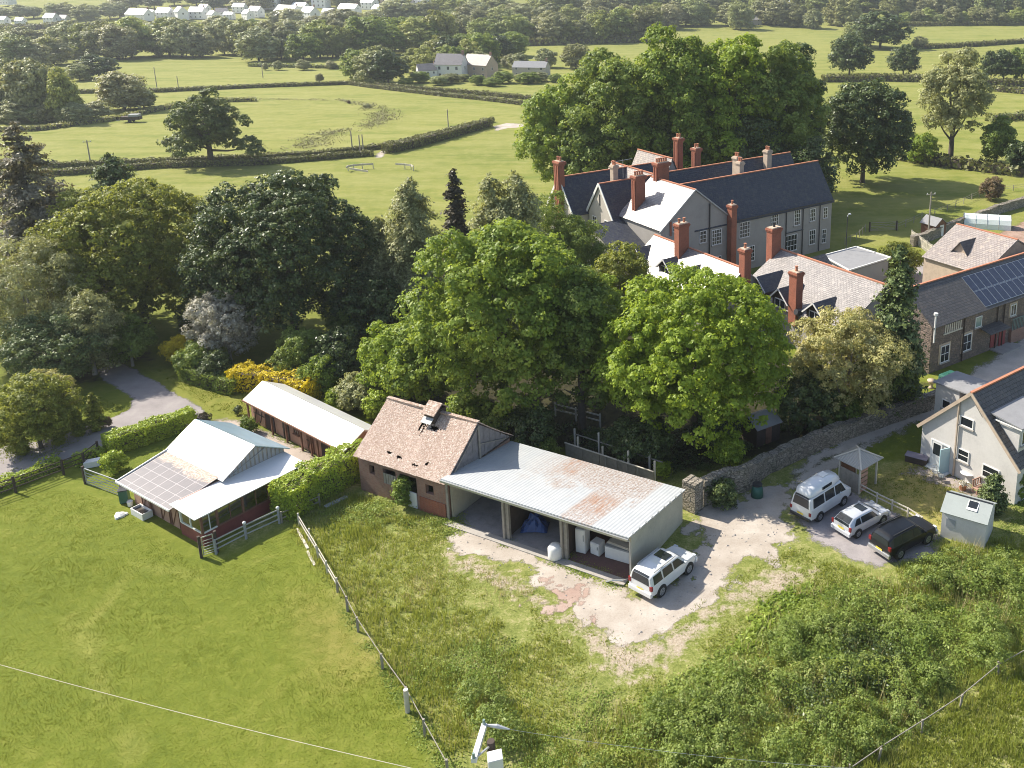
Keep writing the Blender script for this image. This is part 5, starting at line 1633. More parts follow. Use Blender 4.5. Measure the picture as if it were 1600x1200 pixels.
# old bath used as trough, small trough by the lean-to, fan feeder
def near_left_things():
    t = thing('water_trough', 'white rectangular water trough standing in grass by the lean-to', 'trough', Vector((-33.5, 52.3, 0)) + Vector((.848, -.53, 0)) * -4.4 + Vector((.53, .848, 0)) * -.05, R(-32))
    m = M(); L, W, H = 1.5, .7, .5
    m.box(-L / 2, L / 2, -W / 2, -W / 2 + .07, 0, H); m.box(-L / 2, L / 2, W / 2 - .07, W / 2, 0, H)
    m.box(-L / 2, -L / 2 + .07, -W / 2 + .07, W / 2 - .07, 0, H); m.box(L / 2 - .07, L / 2, -W / 2 + .07, W / 2 - .07, 0, H); m.box(-L / 2 + .07, L / 2 - .07, -W / 2 + .07, W / 2 - .07, 0, .1)
    m.build('basin', MT['white_paint'], t, bevel=.015)
    M().box(-L / 2 + .07, L / 2 - .07, -W / 2 + .07, W / 2 - .07, .3, .33).build('water', simple('murky_water', (.10, .09, .08), .1), t)
    t = thing('salt_lick_holder', 'white moulded feed tub lying in the mown field', 'feed tub', G(188, 806))
    M().tube([(0, 0, 0), (0, 0, .12), (0, 0, .2), (0, 0, .22)], [.36, .34, .2, .16], 10).build('tub', MT['white_paint'], t)
    for k in range(3):
        a = k * 2.1 + .5
        M().tube([(math.cos(a) * .33, math.sin(a) * .33, .02), (math.cos(a) * .33, math.sin(a) * .33, .13)], [.16, .12], 8).build('lobe', MT['white_paint'], t)
    t = thing('bucket', 'white bucket by the corner of the panelled lean-to', 'bucket', G(204, 790))
    M().tube([(0, 0, 0), (0, 0, .35)], [.16, .2], 12).build('pail', MT['white_paint'], t)
    M().tube([(-.19, 0, .34), (-.1, 0, .5), (.1, 0, .5), (.19, 0, .34)], .012, 5).build('handle', MT['galv'], t)
    t = thing('wheelie_bin', 'dark green bin against the left end of the panelled lean-to', 'bin', G(196, 784), R(20))
    M().box(-.28, .28, -.32, .32, .05, 1.0).build('body', MT['green_plastic'], t, bevel=.03)
    M().box(-.31, .31, -.36, .36, 1.0, 1.07).build('lid', MT['black_paint'], t, bevel=.02)
    for s in (-1, 1): M().tube([(s * .2, .3, .08), (s * .27, .3, .08)], .09, 10).build('wheel', MT['rubber'], t)
    for i, (a, b, lab) in enumerate((((464, 826), (481, 857), 'upper of two pale loose planks lying in grass beside the white rails'), ((480, 861), (492, 883), 'lower of two pale loose planks lying in grass beside the white rails'))):
        p, q = G(*a, .05), G(*b, .05)
        o = M().beam((0, 0, 0), q - p, .16, .05).build('loose_plank', MT['wood_pale']); o.location = p
        tag(o, lab, 'plank', 'planks lying by the field fence')
    p, q = G(508, 792, .12), G(542, 776, .12)
    o = M().beam((0, 0, 0), q - p, .35, .1).build('old_sheet', MT['grey_paint']); o.location = p
    tag(o, 'grey sheet lying in the shadow below the laurel hedge', 'metal sheet')
    o = M().slab([(-.5, -.3, .45), (.5, -.3, .5), (.5, .3, .5), (-.5, .3, .45)], .45).build('paving_block', MT['white_paint']); o.location = G(145, 728); o.rotation_euler.z = R(20)
    tag(o, 'pale square slab on the edge of the garden by the metal gate', 'slab')
near_left_things()

# ------------------------------------------------------------------ walls
def stone_wall(label, pl, h, w=.55, name='stone_wall', mat='stone_wall', capmat='stone_wall', seed=1, cat='wall'):
    pts = [Vector((p[0], p[1], 0)) for p in pl]
    t = thing(name, label, cat, pts[0])
    o = pts[0]
    r = random.Random(seed)
    # resample
    q = []
    hs = h if isinstance(h, list) else [h] * len(pts)
    tops = []
    for j, (a, b) in enumerate(zip(pts[:-1], pts[1:])):
        k = max(1, int((b - a).length / .7))
        for i in range(k):
            q.append(a.lerp(b, i / k)); tops.append(hs[j] + (hs[j + 1] - hs[j]) * i / k + r.uniform(-.1, .1))
    q.append(pts[-1]); tops.append(hs[-1])
    m = M()
    L_, R_ = [], []
    for i, p in enumerate(q):
        d = (q[min(i + 1, len(q) - 1)] - q[max(i - 1, 0)]).normalized(); n = Vector((-d.y, d.x, 0))
        j = r.uniform(-.04, .04)
        L_.append(p - o + n * (w / 2 + j)); R_.append(p - o - n * (w / 2 - j))
    up = lambda v, z: (v.x, v.y, z)
    for i in range(len(q) - 1):
        a, b = i, i + 1
        m.face([up(R_[a], 0), up(R_[b], 0), up(R_[b], tops[b]), up(R_[a], tops[a])])
        m.face([up(L_[b], 0), up(L_[a], 0), up(L_[a], tops[a]), up(L_[b], tops[b])])
    m.face([up(L_[0], 0), up(R_[0], 0), up(R_[0], tops[0]), up(L_[0], tops[0])])
    m.face([up(R_[-1], 0), up(L_[-1], 0), up(L_[-1], tops[-1]), up(R_[-1], tops[-1])])
    m.build('masonry', MT[mat], t)
    c = M()
    for i in range(len(q) - 1):
        k = 3
        for s in range(k):
            f0, f1 = s / k, (s + 1) / k - .04
            pa = (L_[i] + R_[i]) / 2; pb = (L_[i + 1] + R_[i + 1]) / 2
            A = pa.lerp(pb, f0); B = pa.lerp(pb, f1); z = tops[i] * (1 - f0) + tops[i + 1] * f0 + .04 + r.uniform(-.03, .03)
            c.beam((A.x, A.y, z), (B.x, B.y, z), w + .1, .16)
    c.build('coping', MT[capmat], t)
    return t
W1 = P2([(1097, 752), (1131, 738), (1166, 728)], 1.9) + P2([(1200, 712), (1286, 674), (1345, 653), (1400, 634), (1466, 612)], 1.4)
stone_wall('long mossy stone wall with rough coping running up beside the shaded lane', W1, [1.95, 1.9, 1.75, 1.45, 1.4, 1.4, 1.4, 1.4])
stone_wall('square stone pier end of the lane wall facing the gravel yard', P2([(1092, 757), (1072, 748)], 2.15), 2.2, .9, 'wall_pier', seed=4)
stone_wall('old field wall running past the greenhouse and paddock to the right', P2([(1425, 372), (1455, 362), (1510, 340), (1560, 322), (1620, 305), (1700, 285)], 1.2), 1.3, .6, 'garden_wall', seed=6)

# ------------------------------------------------------------------ fences and gates
def fence(name, label, pl, h, rails, sp=2.0, pw=.1, mat='wood_grey', rw=.09, rt=.03, z0=0.0, cat='fence', group=None, extra=None, world=False, tilt=0.0, copies=None):
    pts = [Vector((p[0], p[1], 0)) for p in (pl if world else P2(pl))]
    t = thing(name, label, cat, pts[0], 0, group)
    o = pts[0]; r = random.Random(len(label) * 7)
    first = None
    P_ = []
    for k, (a, b) in enumerate(zip(pts[:-1], pts[1:])):
        n = max(1, round((b - a).length / sp))
        for i in range(n + (1 if k == len(pts) - 2 else 0)):
            P_.append(a.lerp(b, i / n) - o)
    for i, p in enumerate(P_):
        m = M(); hh = h * r.uniform(.94, 1.06); dx, dy = r.uniform(-tilt, tilt), r.uniform(-tilt, tilt)
        m.beam((p.x, p.y, -.1), (p.x + dx, p.y + dy, hh), pw)
        m.build('post', MT[mat], t)
    for z in rails:
        m = M()
        for a, b in zip(P_[:-1], P_[1:]):
            m.beam((a.x, a.y, z), (b.x, b.y, z + r.uniform(-.03, .03)), rt, rw)
        m.build('rail', MT[mat], t)
    if extra: extra(t, P_)
    return t

def five_bar(name, label, a, b, h=1.15, mat='galv', n=6, brace=True, z=0.1):
    A = Vector((*a, 0)); B = Vector((*b, 0)); d = B - A
    t = thing(name, label, 'gate', A, math.atan2(d.y, d.x))
    L = d.length
    f = M(); f.beam((0, 0, z), (0, 0, z + h), .06); f.beam((L, 0, z), (L, 0, z + h), .06); f.beam((0, 0, z + h), (L, 0, z + h), .06)
    if brace: f.beam((.05, 0, z + .05), (L - .05, 0, z + h - .05), .04)
    f.build('gate_frame', MT[mat], t)
    for k in range(n - 1):
        zz = z + .03 + (h - .1) * (k / (n - 1)) ** 1.15
        M().beam((.03, 0, zz), (L - .03, 0, zz), .035).build('bar', MT[mat], t)
    for x in (-.15, L + .15):
        M().beam((x, 0, -.1), (x, 0, z + h + .15), .16).build('post', MT['wood_dark'], t)
    return t
g1_ = P2([(136, 757)])[0]; g2_ = P2([(190, 777)])[0]
five_bar('metal_gate', 'galvanised field gate beside the panelled lean-to', g1_, g2_, 1.2, 'grey_paint')
five_bar('hurdle_gate', 'short upright metal gate at the front corner of the glazed verandah', P2([(319, 870)])[0], P2([(336, 864)])[0], 1.3, n=7, brace=False)
five_bar('field_gate', 'timber gate standing in the paddock fence beyond the flat roofed annex', P2([(1360, 362)])[0], P2([(1399, 360)])[0], 1.2, 'wood_grey')

def balls(t, P_):
    for p in P_[1:]:
        M().tube([(p.x, p.y, 1.1), (p.x, p.y, 1.16), (p.x, p.y, 1.25), (p.x, p.y, 1.32)], [.05, .12, .12, .04], 8).build('finial', MT['white_paint'], t, smooth=True)
fence('verandah_fence', 'grey rail fence with white ball finials in front of the glazed verandah', [(338, 866), (385, 842), (437, 818)], 1.1, [.35, .7, 1.02], 1.9, .12, 'grey_paint', extra=balls)
fence('hedge_side_fence', 'grey rails running on under the laurel hedge', [(441, 817), (500, 790)], .9, [.35, .75], 1.8, .1, 'wood_grey')
fence('paddock_rail_fence', 'dark post and rail fence along the top of the mown field', [(-140, 850), (-60, 800), (25, 770), (100, 742), (133, 730), (155, 712)], 1.25, [.45, .8, 1.15], 2.4, .12, 'wood_dark', .07)
fence('old_rail_fence', 'pale weathered rails leaning along the upper end of the field boundary', [(468, 822), (498, 872), (528, 925)], .95, [.45, .8], 2.0, .1, 'wood_pale', .11, tilt=.12)
fence('wire_field_fence', 'long thin post and rail fence dropping to the bottom of the picture', [(528, 925), (560, 987), (598, 1045), (636, 1098), (664, 1150), (700, 1215)], 1.0, [.9], 2.6, .11, 'wood_grey', .05)
o = M().tube([(0, 0, -.2), (0, 0, 1.35)], .13, 8).build('gate_post', MT['wood_pale']); o.location = G(637, 1112); tag(o, 'stout pale round post in the long field fence near the bottom', 'post')
fence('corner_fence', 'overgrown rail fence crossing the bottom right corner of the weeds', [(1330, 1218), (1372, 1188), (1440, 1145), (1500, 1105), (1560, 1055), (1640, 1010), (1720, 970)], .8, [.72], 3.4, .09, 'wood_grey', .05, tilt=.1)
fence('garden_rail_fence', 'low timber rail fence from the timber shelter toward the garden shed', [(1318, 756), (1370, 785), (1418, 808), (1440, 822)], .75, [.4, .7], 1.6, .1, 'wood_pale', .09)
fence('paddock_wire_fence', 'row of short stakes round the paddock beyond the annex', [(1320, 382), (1338, 375), (1352, 362)], 1.1, [.9], 1.5, .08, 'wood_grey', .03)
fence('upper_paddock_fence', 'thin stake fence climbing the paddock to the upper right', [(1402, 360), (1440, 343), (1480, 330), (1530, 307), (1600, 296), (1680, 285)], 1.15, [.95, .6], 3.0, .09, 'wood_grey', .03)
fence('shaded_rail_fence', 'rustic rail fence in the deep shade under the trees behind the open barn', [(868, 650), (900, 658), (938, 668)], 1.2, [.6, 1.1], 2.2, .12, 'wood_pale', .12)
def pickets(t, P_):
    for a, b in zip(P_[:-1], P_[1:]):
        for k in range(6):
            p = a.lerp(b, k / 6)
            M().beam((p.x, p.y, 0), (p.x, p.y, 1.5), .18, .04).build('pale', MT['wood_pale'], t)
fence('garden_screen', 'weathered upright plank screen beside the wooden hut', [(1424, 376), (1440, 388), (1456, 400)], 1.5, [.4, 1.2], 1.5, .12, 'wood_pale', extra=pickets)

def dog_run():
    a = Vector((*P2([(884, 712)])[0], 0)); b = Vector((*P2([(1022, 758)])[0], 0)); d = b - a
    t = thing('boarded_enclosure', 'low weathered boarded enclosure with tall posts behind the open barn', 'enclosure', a, math.atan2(d.y, d.x))
    L = d.length
    for k in range(5):
        m = M(); m.box(L * k / 5 + .02, L * (k + 1) / 5 - .02, -.03, .03, .05, 1.1); m.build('board_panel', MT['wood_grey'], t)
    M().beam((0, -.06, 1.15), (L, -.06, 1.12), .1, .06).build('top_rail', MT['wood_pale'], t)
    M().beam((0, 1.2, 1.3), (L, 1.2, 1.25), .08, .06).build('back_rail', MT['wood_grey'], t)
    for k in range(8):
        x = L * k / 7; y = .1 if k % 2 else 1.2
        M().beam((x, y, -.1), (x, y, 1.75 + .15 * (k % 3)), .12).build('post', MT['wood_pale'], t)
    for k in range(4):
        x = L * (.5 + .12 * k)
        M().beam((x, -.35, .05), (x - .25, -.06, 1.1), .07).build('strut', MT['wood_grey'], t)
dog_run()

# small dark hut by the lane wall
def hut():
    t = thing('dark_hut', 'small dark felt roofed hut under the trees behind the lane wall', 'hut', G(1182, 700), R(35))
    gable(t, 0, 2.4, 0, 2.2, 1.6, 2.2, MT['wood_dark'], MT['felt'], .2, .1, th=.05)
    M().box(.9, 1.5, -.04, -.003, .05, 1.5).build('door', MT['wood_brown'], t)
    t = thing('wooden_hut', 'small brown wooden hut at the end of the field wall', 'hut', G(1461, 372), R(35))
    gable(t, 0, 2.6, 0, 2.2, 1.8, 2.6, MT['wood_brown'], MT['felt'], .25, .15, axis='y', th=.06)
    M().box(.9, 1.7, -.04, -.003, .05, 1.7).build('door', MT['white_paint'], t)
    t = thing('greenhouse', 'pale plastic covered greenhouse behind the pink slate roof', 'greenhouse', G(1505, 352), R(-14))
    m = M(); n = 8; L = 6.5
    prof = [(1.5 * math.cos(PI * k / n), 1.9 * math.sin(PI * k / n)) for k in range(n + 1)]
    for k in range(n):
        (y0, z0), (y1, z1) = prof[k], prof[k + 1]
        m.face([(0, y0, z0), (L, y0, z0), (L, y1, z1), (0, y1, z1)])
    m.face([(0, y, z) for y, z in prof]); m.face([(L, y, z) for y, z in prof[::-1]])
    m.build('cover', simple('polythene', (.72, .78, .74), .35, var=.08), t)
    for x in (0, 1.6, 3.2, 4.8, 6.5):
        M().tube([(x, y * 1.01, z * 1.01) for y, z in prof], .04, 5).build('hoop', MT['galv'], t)
    M().box(L + .01, L + .04, -.8, .8, 0, 1.6).build('door', MT['green_plastic'], t)
hut()

# ------------------------------------------------------------------ poles and wires
def pole(name, label, px, py, top, arm=True, r=.13, mat='wood_grey', ins=2, group=None, rot=0.3):
    p = G(px, py) if py > 120 else GT(px, py)
    h = HZ(p.y, top)
    t = thing(name, label, 'pole', p, rot, group)
    M().tube([(0, 0, -.3), (0, 0, h)], [r, r * .75], 8).build('shaft', MT[mat], t)
    if arm:
        M().beam((-.7, 0, h - .35), (.7, 0, h - .35), .1).build('crossarm', MT[mat], t)
        for k in range(ins):
            x = -.6 + 1.2 * k / max(1, ins - 1)
            M().tube([(x, 0, h - .3), (x, 0, h - .1)], [.06, .04], 6).build('insulator', MT['white_paint'], t)
    return t
pole('power_pole', 'tall wooden power pole in the paddock left of the greenhouse', 1450, 372, 300)
pole('lamp_pole', 'slim pole with a small lamp head behind the annex roof', 1320, 426, 338, False, .07, 'black_paint')
p = G(1320, 426); hh = HZ(p.y, 338)
o = M().tube([(0, 0, 0), (.1, 0, .25), (.35, 0, .3), (.35, 0, .2)], [.07, .07, .09, .14], 6).build('lamp_head', MT['white_paint'], bpy.data.objects['lamp_pole']); o.location = (0, 0, hh)
for i, (x, y, tp, lab) in enumerate(((142, 257, 219, 'thin telegraph pole in the pale field above the dark fir'), (551, 238, 205, 'leftmost pole of three beside the sunken lane hedge'), (563, 238, 211, 'middle pole of three beside the sunken lane hedge'), (568, 238, 210, 'right pole of the close pair beside the sunken lane hedge'),
                                   (701, 204, 171, 'lone pole in the field right of the stream bend'), (246, 142, 105, 'far pole left of the lone oak in the upper field'), (279, 138, 119, 'short pole right of the far upper field pole'), (411, 122, 95, 'slim pole in the far left field beside small round shrubs'))):
    pole('telegraph_pole', lab, x, y, tp, i in (0,), .14, 'wood_grey', group='telegraph poles in the fields')

def near_pole():
    # foot hidden below the frame; its crossarm shows at the bottom edge
    Y = 27.5
    v = 1178 - CY; F = FPX * CP - v * SP; D = FPX * SP + v * CP
    z = HCAM - Y * D / F
    x = (768 - CX) * Y / F
    t = thing('transformer_pole', 'pole with pale crossarm and white transformer box cut by the bottom edge', 'pole', (x, Y, 0))
    M().tube([(0, 0, -.3), (0, 0, z + .6)], [.2, .15], 10).build('shaft', MT['wood_dark'], t)
    def at(px, py, yy):
        v = py - CY; F = FPX * CP - v * SP; D = FPX * SP + v * CP
        return Vector(((px - CX) * yy / F - x, yy - Y, HCAM - yy * D / F))
    # horizontal crossarm: solve so both ends share the height
    zz = z + .5
    a = G(740, 1189, zz) - Vector((x, Y, 0)); b = G(757, 1133, zz) - Vector((x, Y, 0))
    M().beam(a, b, .2, .2).build('crossarm', MT['white_paint'], t)
    for k, f in enumerate((.03, .97)):
        p = a.lerp(b, f)
        M().tube([p + Vector((0, 0, .1)), p + Vector((.0, 0, .3))], [.07, .05], 8).build('insulator', MT['glass_pale'], t)
    M().beam(a.lerp(b, .05), (0.05, 0, zz - .05), .06).build('brace', MT['galv'], t)
    c = G(774, 1192, zz - .4) - Vector((x, Y, 0))
    M().cbox((c.x, c.y, c.z), (.55, .5, .7), .3).build('transformer', MT['white_paint'], t, bevel=.03)
    M().beam((0, 0, zz - .4), c, .08).build('bracket', MT['galv'], t)
    e = b + Vector((1.0, -.2, .0))
    M().tube([b, b + Vector((.5, -.08, .02)), e], [.04, .09, .03], 6).build('strain_insulator', MT['galv'], t)
    A = Vector((x, Y, 0)) + a; B = Vector((x, Y, 0)) + e
    return A, B, zz
wa, wb, wz = near_pole()
def wire(label, pts, r=.018, mat='grey_paint'):
    o = M().tube([Vector(p) - Vector(pts[0]) for p in pts], r, 4).build('overhead_wire', MT[mat]); o.location = pts[0]
    tag(o, label, 'wire')
def line3(pa, pb, za, zb, sag, n=24):
    A = G(*pa, za); B = G(*pb, zb)
    return [A.lerp(B, i / n) - Vector((0, 0, 4 * sag * (i / n) * (1 - i / n))) for i in range(n + 1)]
wire('pale overhead wire slanting across the mown field at bottom left', line3((-300, 950), (740, 1222), 7.5, 7.5, .4), .013, 'wood_pale')
B0 = wb
E_ = G(1500, 1208, 7.0)
wire('thin overhead wire crossing the weeds at bottom right', [B0.lerp(E_, i / 20) - Vector((0, 0, 1.2 * (i / 20) * (1 - i / 20) * 4 * .3)) for i in range(21)], .007)

# field pen and feeders far off
t = thing('sheep_pen', 'small pen of pale rails round a hollow in the middle field', 'pen', G(594, 268))
for k in range(9):
    a = PI * (.05 + .9 * k / 8); b_ = PI * (.05 + .9 * (k + 1) / 8)
    if k in (3, 4): continue
    M().beam((6.2 * math.cos(a), 2.8 * math.sin(a), .9), (6.2 * math.cos(b_), 2.8 * math.sin(b_), .9), .1, .35).build('rail', MT['wood_pale'], t)
    M().beam((6.2 * math.cos(a), 2.8 * math.sin(a), 0), (6.2 * math.cos(a), 2.8 * math.sin(a), 1.1), .14).build('post', MT['wood_pale'], t)
M().beam((-5.5, -.5, .7), (-1.5, -2.2, .5), .1, .35).build('rail', MT['wood_pale'], t)
def sheep(px, py, rz, i):
    p = G(px, py)
    pass
t = thing('hay_trailer', 'small dark farm trailer standing in the far left field', 'trailer', G(206, 191), R(10))
M().box(-2.2, 2.2, -1, 1, .7, 1.5).build('trailer_bed', MT['wood_dark'], t); M().box(-.3, 2.0, -.95, .95, 1.505, 2.0).build('load', MT['grey_paint'], t)
for s in (-1, 1): M().tube([(0, s * 1.05, .45), (0, s * 1.25, .45)], .45, 12).build('wheel', MT['rubber'], t)
M().beam((-2.2, 0, .7), (-3.4, 0, .5), .12).build('drawbar', MT['galv'], t)
# ------------------------------------------------------------------ trees near the camera
LSF = .68
def area_counts(lobes, R_, Hc, ls, sr, dens):
    A = 4 * PI * ((R_ * R_ + 2 * R_ * Hc / 2) / 3)
    n_sub = int(A / (sr * sr) * 1.05 * dens)
    per = int(2 * PI * sr * sr * .75 / (1.4 * ls * ls) * .62) + 6
    return n_sub, per

def crown_obj(t, lobes, R_, Hc, mat, ls, sr, dens, seed, aspect=.7, droop=0.0, vertical=0.0, name='crown', bias=.35):
    r = np.random.default_rng(seed)
    n_sub, per = area_counts(lobes, R_, Hc, ls, sr, dens)
    P, Nn, tone = crown_points(lobes, n_sub, per, r, sr, bias)
    v, f = leaves(P, Nn, ls, r, droop, aspect, vertical)
    return npmesh(name, v, f, MT[mat], t, tone)

def tree_at(name, label, loc, R_, H, zb, mat, n=26, ls=.22, sr=.8, dens=1.0, seed=1, lobe=.34, trunk=True, bark='bark', jit=.25, cat='tree', group=None, sx=1.0, sy=1.0, rt=None, limbs=6, extra=None, **kw):
    rr = random.Random(seed)
    t = thing(name, label, cat, loc, rr.uniform(0, 6.28) * 0, group)
    Hc = H - zb
    ls *= LSF; sr *= .88
    lobes = round_lobes(R_, Hc, zb, n, rr, jit, lobe)
    lobes = [(l[0] * sx, l[1] * sy, l[2], l[3] * (sx * .5 + .5), l[4] * (sy * .5 + .5), l[5]) for l in lobes]
    if extra: lobes += extra
    crown_obj(t, lobes, R_, Hc, mat, ls, sr, dens, seed, **kw)
    if trunk:
        trunk_mesh(zb + Hc * .6, rt or max(.12, H * .022), lobes, rr, MT[bark], t, limbs=limbs)
    return t

def px_tree(name, label, px, pyb, pyt, wpx, mat, zbf=.2, **kw):
    p = G(px, pyb)
    H = HZ(p.y, pyt)
    p.x = (px - CX) * (p.y * CP + (HCAM - H * .55) * SP) / FPX
    R_ = wpx / 2 / SCALE(p.y, H / 2)
    return tree_at(name, label, p, R_, H, H * zbf, mat, **kw)

# the big sycamore in the middle, with lower skirts
px_tree('sycamore_tree', 'largest tree in the middle, broad green sycamore behind the pink tiled barn', 780, 652, 316, 270, 'leaf_syc', .04, n=34, ls=.2, sr=.75, seed=3, jit=.38, lobe=.32, dens=1.0)
px_tree('young_sycamore', 'lower bright leafy tree leaning left out of the large central sycamore', 668, 640, 480, 130, 'leaf_syc', .02, n=18, ls=.2, sr=.65, seed=4, lobe=.42)
px_tree('hazel_bush', 'yellow green bushy tree left of the large central sycamore', 612, 625, 505, 105, 'leaf_bright', .0, n=16, ls=.15, sr=.5, seed=5, lobe=.4, cat='bush')
px_tree('ivy_tree', 'dark ivy covered tree filling the gap right of the central sycamore', 905, 668, 395, 120, 'leaf_lime', .05, n=22, ls=.2, sr=.7, seed=6, dens=.9)
px_tree('maple_tree', 'round bright green tree directly below the red chimneys of the low wing', 1086, 694, 426, 288, 'leaf_bright', .12, n=44, ls=.19, sr=.62, seed=7, jit=.12, lobe=.32, dens=1.15)
px_tree('golden_tree', 'golden brown leaved tree between the bright round tree and the stone cottage', 1322, 658, 470, 205, 'leaf_gold', .08, n=30, ls=.13, sr=.5, seed=8, jit=.5, lobe=.27, dens=.7, limbs=12, bark='bark_pale')
px_tree('olive_tree', 'olive green tree mixed among the golden one beside the lane wall', 1385, 640, 520, 120, 'leaf_lime', .08, n=24, ls=.14, sr=.5, seed=9, jit=.3, dens=.85)
px_tree('evergreen_shrub', 'dark green bush below the golden tree over the lane wall', 1262, 668, 575, 110, 'leaf_dark', .02, n=16, ls=.17, sr=.55, seed=10, lobe=.4)
px_tree('laurel_bush', 'glossy bush hanging over the lane wall below the golden tree', 1318, 660, 612, 80, 'leaf_lime', .0, n=14, ls=.16, sr=.5, seed=11, lobe=.42, cat='bush', trunk=False)
px_tree('elder_sapling', 'spindly sunlit sapling growing over the pier end of the lane wall', 1140, 740, 672, 66, 'leaf_bright', .1, n=14, ls=.11, sr=.35, seed=12, jit=.5, lobe=.25, dens=.6, bark='bark_pale')
# oaks on the left
px_tree('oak_tree', 'broad oak with yellowish top at the left of the two big dark trees', 210, 508, 290, 262, 'leaf_oak', .08, n=38, ls=.19, sr=.6, seed=13, jit=.15, lobe=.3, dens=1.15, limbs=10)
px_tree('holm_oak', 'very dark glossy evergreen oak, right of the two big dark trees', 446, 525, 281, 288, 'leaf_dark', .08, n=44, ls=.19, sr=.6, seed=14, jit=.15, lobe=.28, dens=1.15, limbs=10)
px_tree('willow_tree', 'large wispy grey green willow filling the left edge', 40, 560, 365, 190, 'leaf_grey', .0, n=34, ls=.2, sr=.7, seed=15, jit=.2, lobe=.34, aspect=.35, vertical=.35, bark='bark_pale', dens=1.0)
px_tree('weeping_willow', 'lower grey willow with hanging shoots left of the curving driveway', 135, 585, 448, 110, 'leaf_grey', .0, n=22, ls=.18, sr=.6, seed=16, aspect=.35, vertical=.4, bark='bark_pale')
px_tree('pine_tree', 'dark dense pine in shade over the turning of the driveway', 85, 600, 495, 150, 'leaf_conifer', .03, n=22, ls=.17, sr=.6, seed=17, aspect=.5)
px_tree('silver_tree', 'pinkish silver leaved small tree behind the yellow hedge', 352, 566, 452, 108, 'leaf_silver', .12, n=22, ls=.12, sr=.42, seed=18, jit=.25, dens=.85, bark='bark_pale', limbs=8)
px_tree('rowan_tree', 'small spreading tree with pale lower twigs at the driveway bend', 200, 572, 490, 82, 'leaf_lime', .12, n=16, ls=.13, sr=.45, seed=19, dens=.8, bark='bark_pale', limbs=9)
px_tree('garden_maple', 'low bronze topped ornamental maple above the driveway at the left edge', 52, 700, 592, 124, 'leaf_oak', .04, n=22, ls=.12, sr=.42, seed=20, lobe=.36, dens=1.0)
px_tree('bronze_maple', 'small pale crowned maple at the back of the low ornamental maple', 72, 668, 585, 90, 'leaf_gold', .2, n=14, ls=.12, sr=.4, seed=21, lobe=.36, dens=.8)
# birch and willow in the middle distance
px_tree('cedar_tree', 'dark undergrowth tree at the foot of the wispy birches', 590, 545, 430, 95, 'leaf_dark', .05, n=16, ls=.18, sr=.6, seed=24, dens=.8)
px_tree('yew_tree', 'dull olive yew standing before the cream gables', 858, 480, 300, 120, 'leaf_lime', .0, n=24, ls=.18, sr=.55, seed=27, dens=.9, aspect=.4, vertical=.3)
px_tree('shaggy_yew', 'shaggy olive evergreen hiding the lower walls under the left gables', 905, 485, 338, 115, 'leaf_lime', .0, n=22, ls=.17, sr=.55, seed=127, dens=1.0, aspect=.4, vertical=.3, jit=.3)
px_tree('thorn_tree', 'small yellowish thorny tree right under the cream gable', 975, 520, 372, 100, 'leaf_oak', .1, n=22, ls=.16, sr=.5, seed=28, dens=.8, bark='bark_pale', limbs=9)
px_tree('apple_tree', 'yellow green bush below the thorny tree and the low wing dormers', 940, 560, 425, 75, 'leaf_bright', .05, n=16, ls=.15, sr=.45, seed=29)

def spire(name, label, px, pyb, pyt, wpx, mat, ls=.16, seed=1, droop=.3, levels=26, spread=1.0, gap=0.0, dens=1.0, power=.8, zb=.06, group=None, cat='conifer', base_round=False, loc=None, H=None, R_=None, lift=0.0):
    if loc is None:
        p = G(px, pyb) if pyb > 130 else GT(px, pyb)
        H = HZ(p.y, pyt); R_ = wpx / 2 / SCALE(p.y, H / 2); p.x = (px - CX) * (p.y * CP + (HCAM - H * .6) * SP) / FPX
    else:
        p = loc
    r = np.random.default_rng(seed)
    t = thing(name, label, cat, p, 0, group)
    Ps, Ns = [], []
    for k in range(levels):
        f = k / (levels - 1)
        z = H * (zb + (1 - zb) * f)
        rad = R_ * (1 - f) ** power * (min(1, (f + .12) / .25) if base_round else 1) + .04 * R_
        nb = max(4, int(9 * (1 - f * .5)))
        for b in range(nb):
            a = r.uniform(0, 2 * PI); l = rad * r.uniform(.6, 1.12)
            m = max(6, int(l / ls * 5.5 * dens))
            s = r.random(m) ** .7 * l
            wob = r.normal(size=(m, 3)) * (.10 * l * .6 + ls * .8) * np.array([1, 1, .5])
            P = np.stack([np.cos(a) * s, np.sin(a) * s, z - droop * s * s / max(l, .1) * 1.0 + lift * s], -1) + wob
            Ps.append(P); Ns.append(np.tile([math.cos(a) * .6, math.sin(a) * .6, .7], (m, 1)))
    P = np.concatenate(Ps); Nn = np.concatenate(Ns)
    v, f = leaves(P, Nn, ls, r, .3, .55)
    npmesh('crown', v, f, MT[mat], t, r.random(len(f)))
    M().tube([(0, 0, -.2), (0, 0, H * .5), (0, 0, H * .97)], [max(.08, H * .018), H * .011, .03], 7).build('trunk', MT['bark'], t)
    return t
spire('birch_tree', 'tall wispy silver birch left of the dark cypress', 648, 520, 278, 120, 'leaf_grey', .15, 22, .6, 44, dens=1.8, power=.36, cat='tree', zb=.12)
spire('drooping_birch', 'shorter wispy birch with hanging twigs left of the tall one', 596, 510, 340, 130, 'leaf_grey', .15, 23, .6, 38, dens=1.8, power=.3, cat='tree', zb=.12, base_round=True)
spire('larch_tree', 'thin feathery larch beside the left gables of the manor', 808, 520, 268, 130, 'leaf_grey', .15, 25, .5, 40, dens=1.7, power=.33, cat='tree')
spire('feathery_tree', 'thin feathery grey tree between the cypress and the larch', 770, 520, 272, 95, 'leaf_grey', .15, 26, .5, 36, dens=1.7, power=.36, cat='tree')
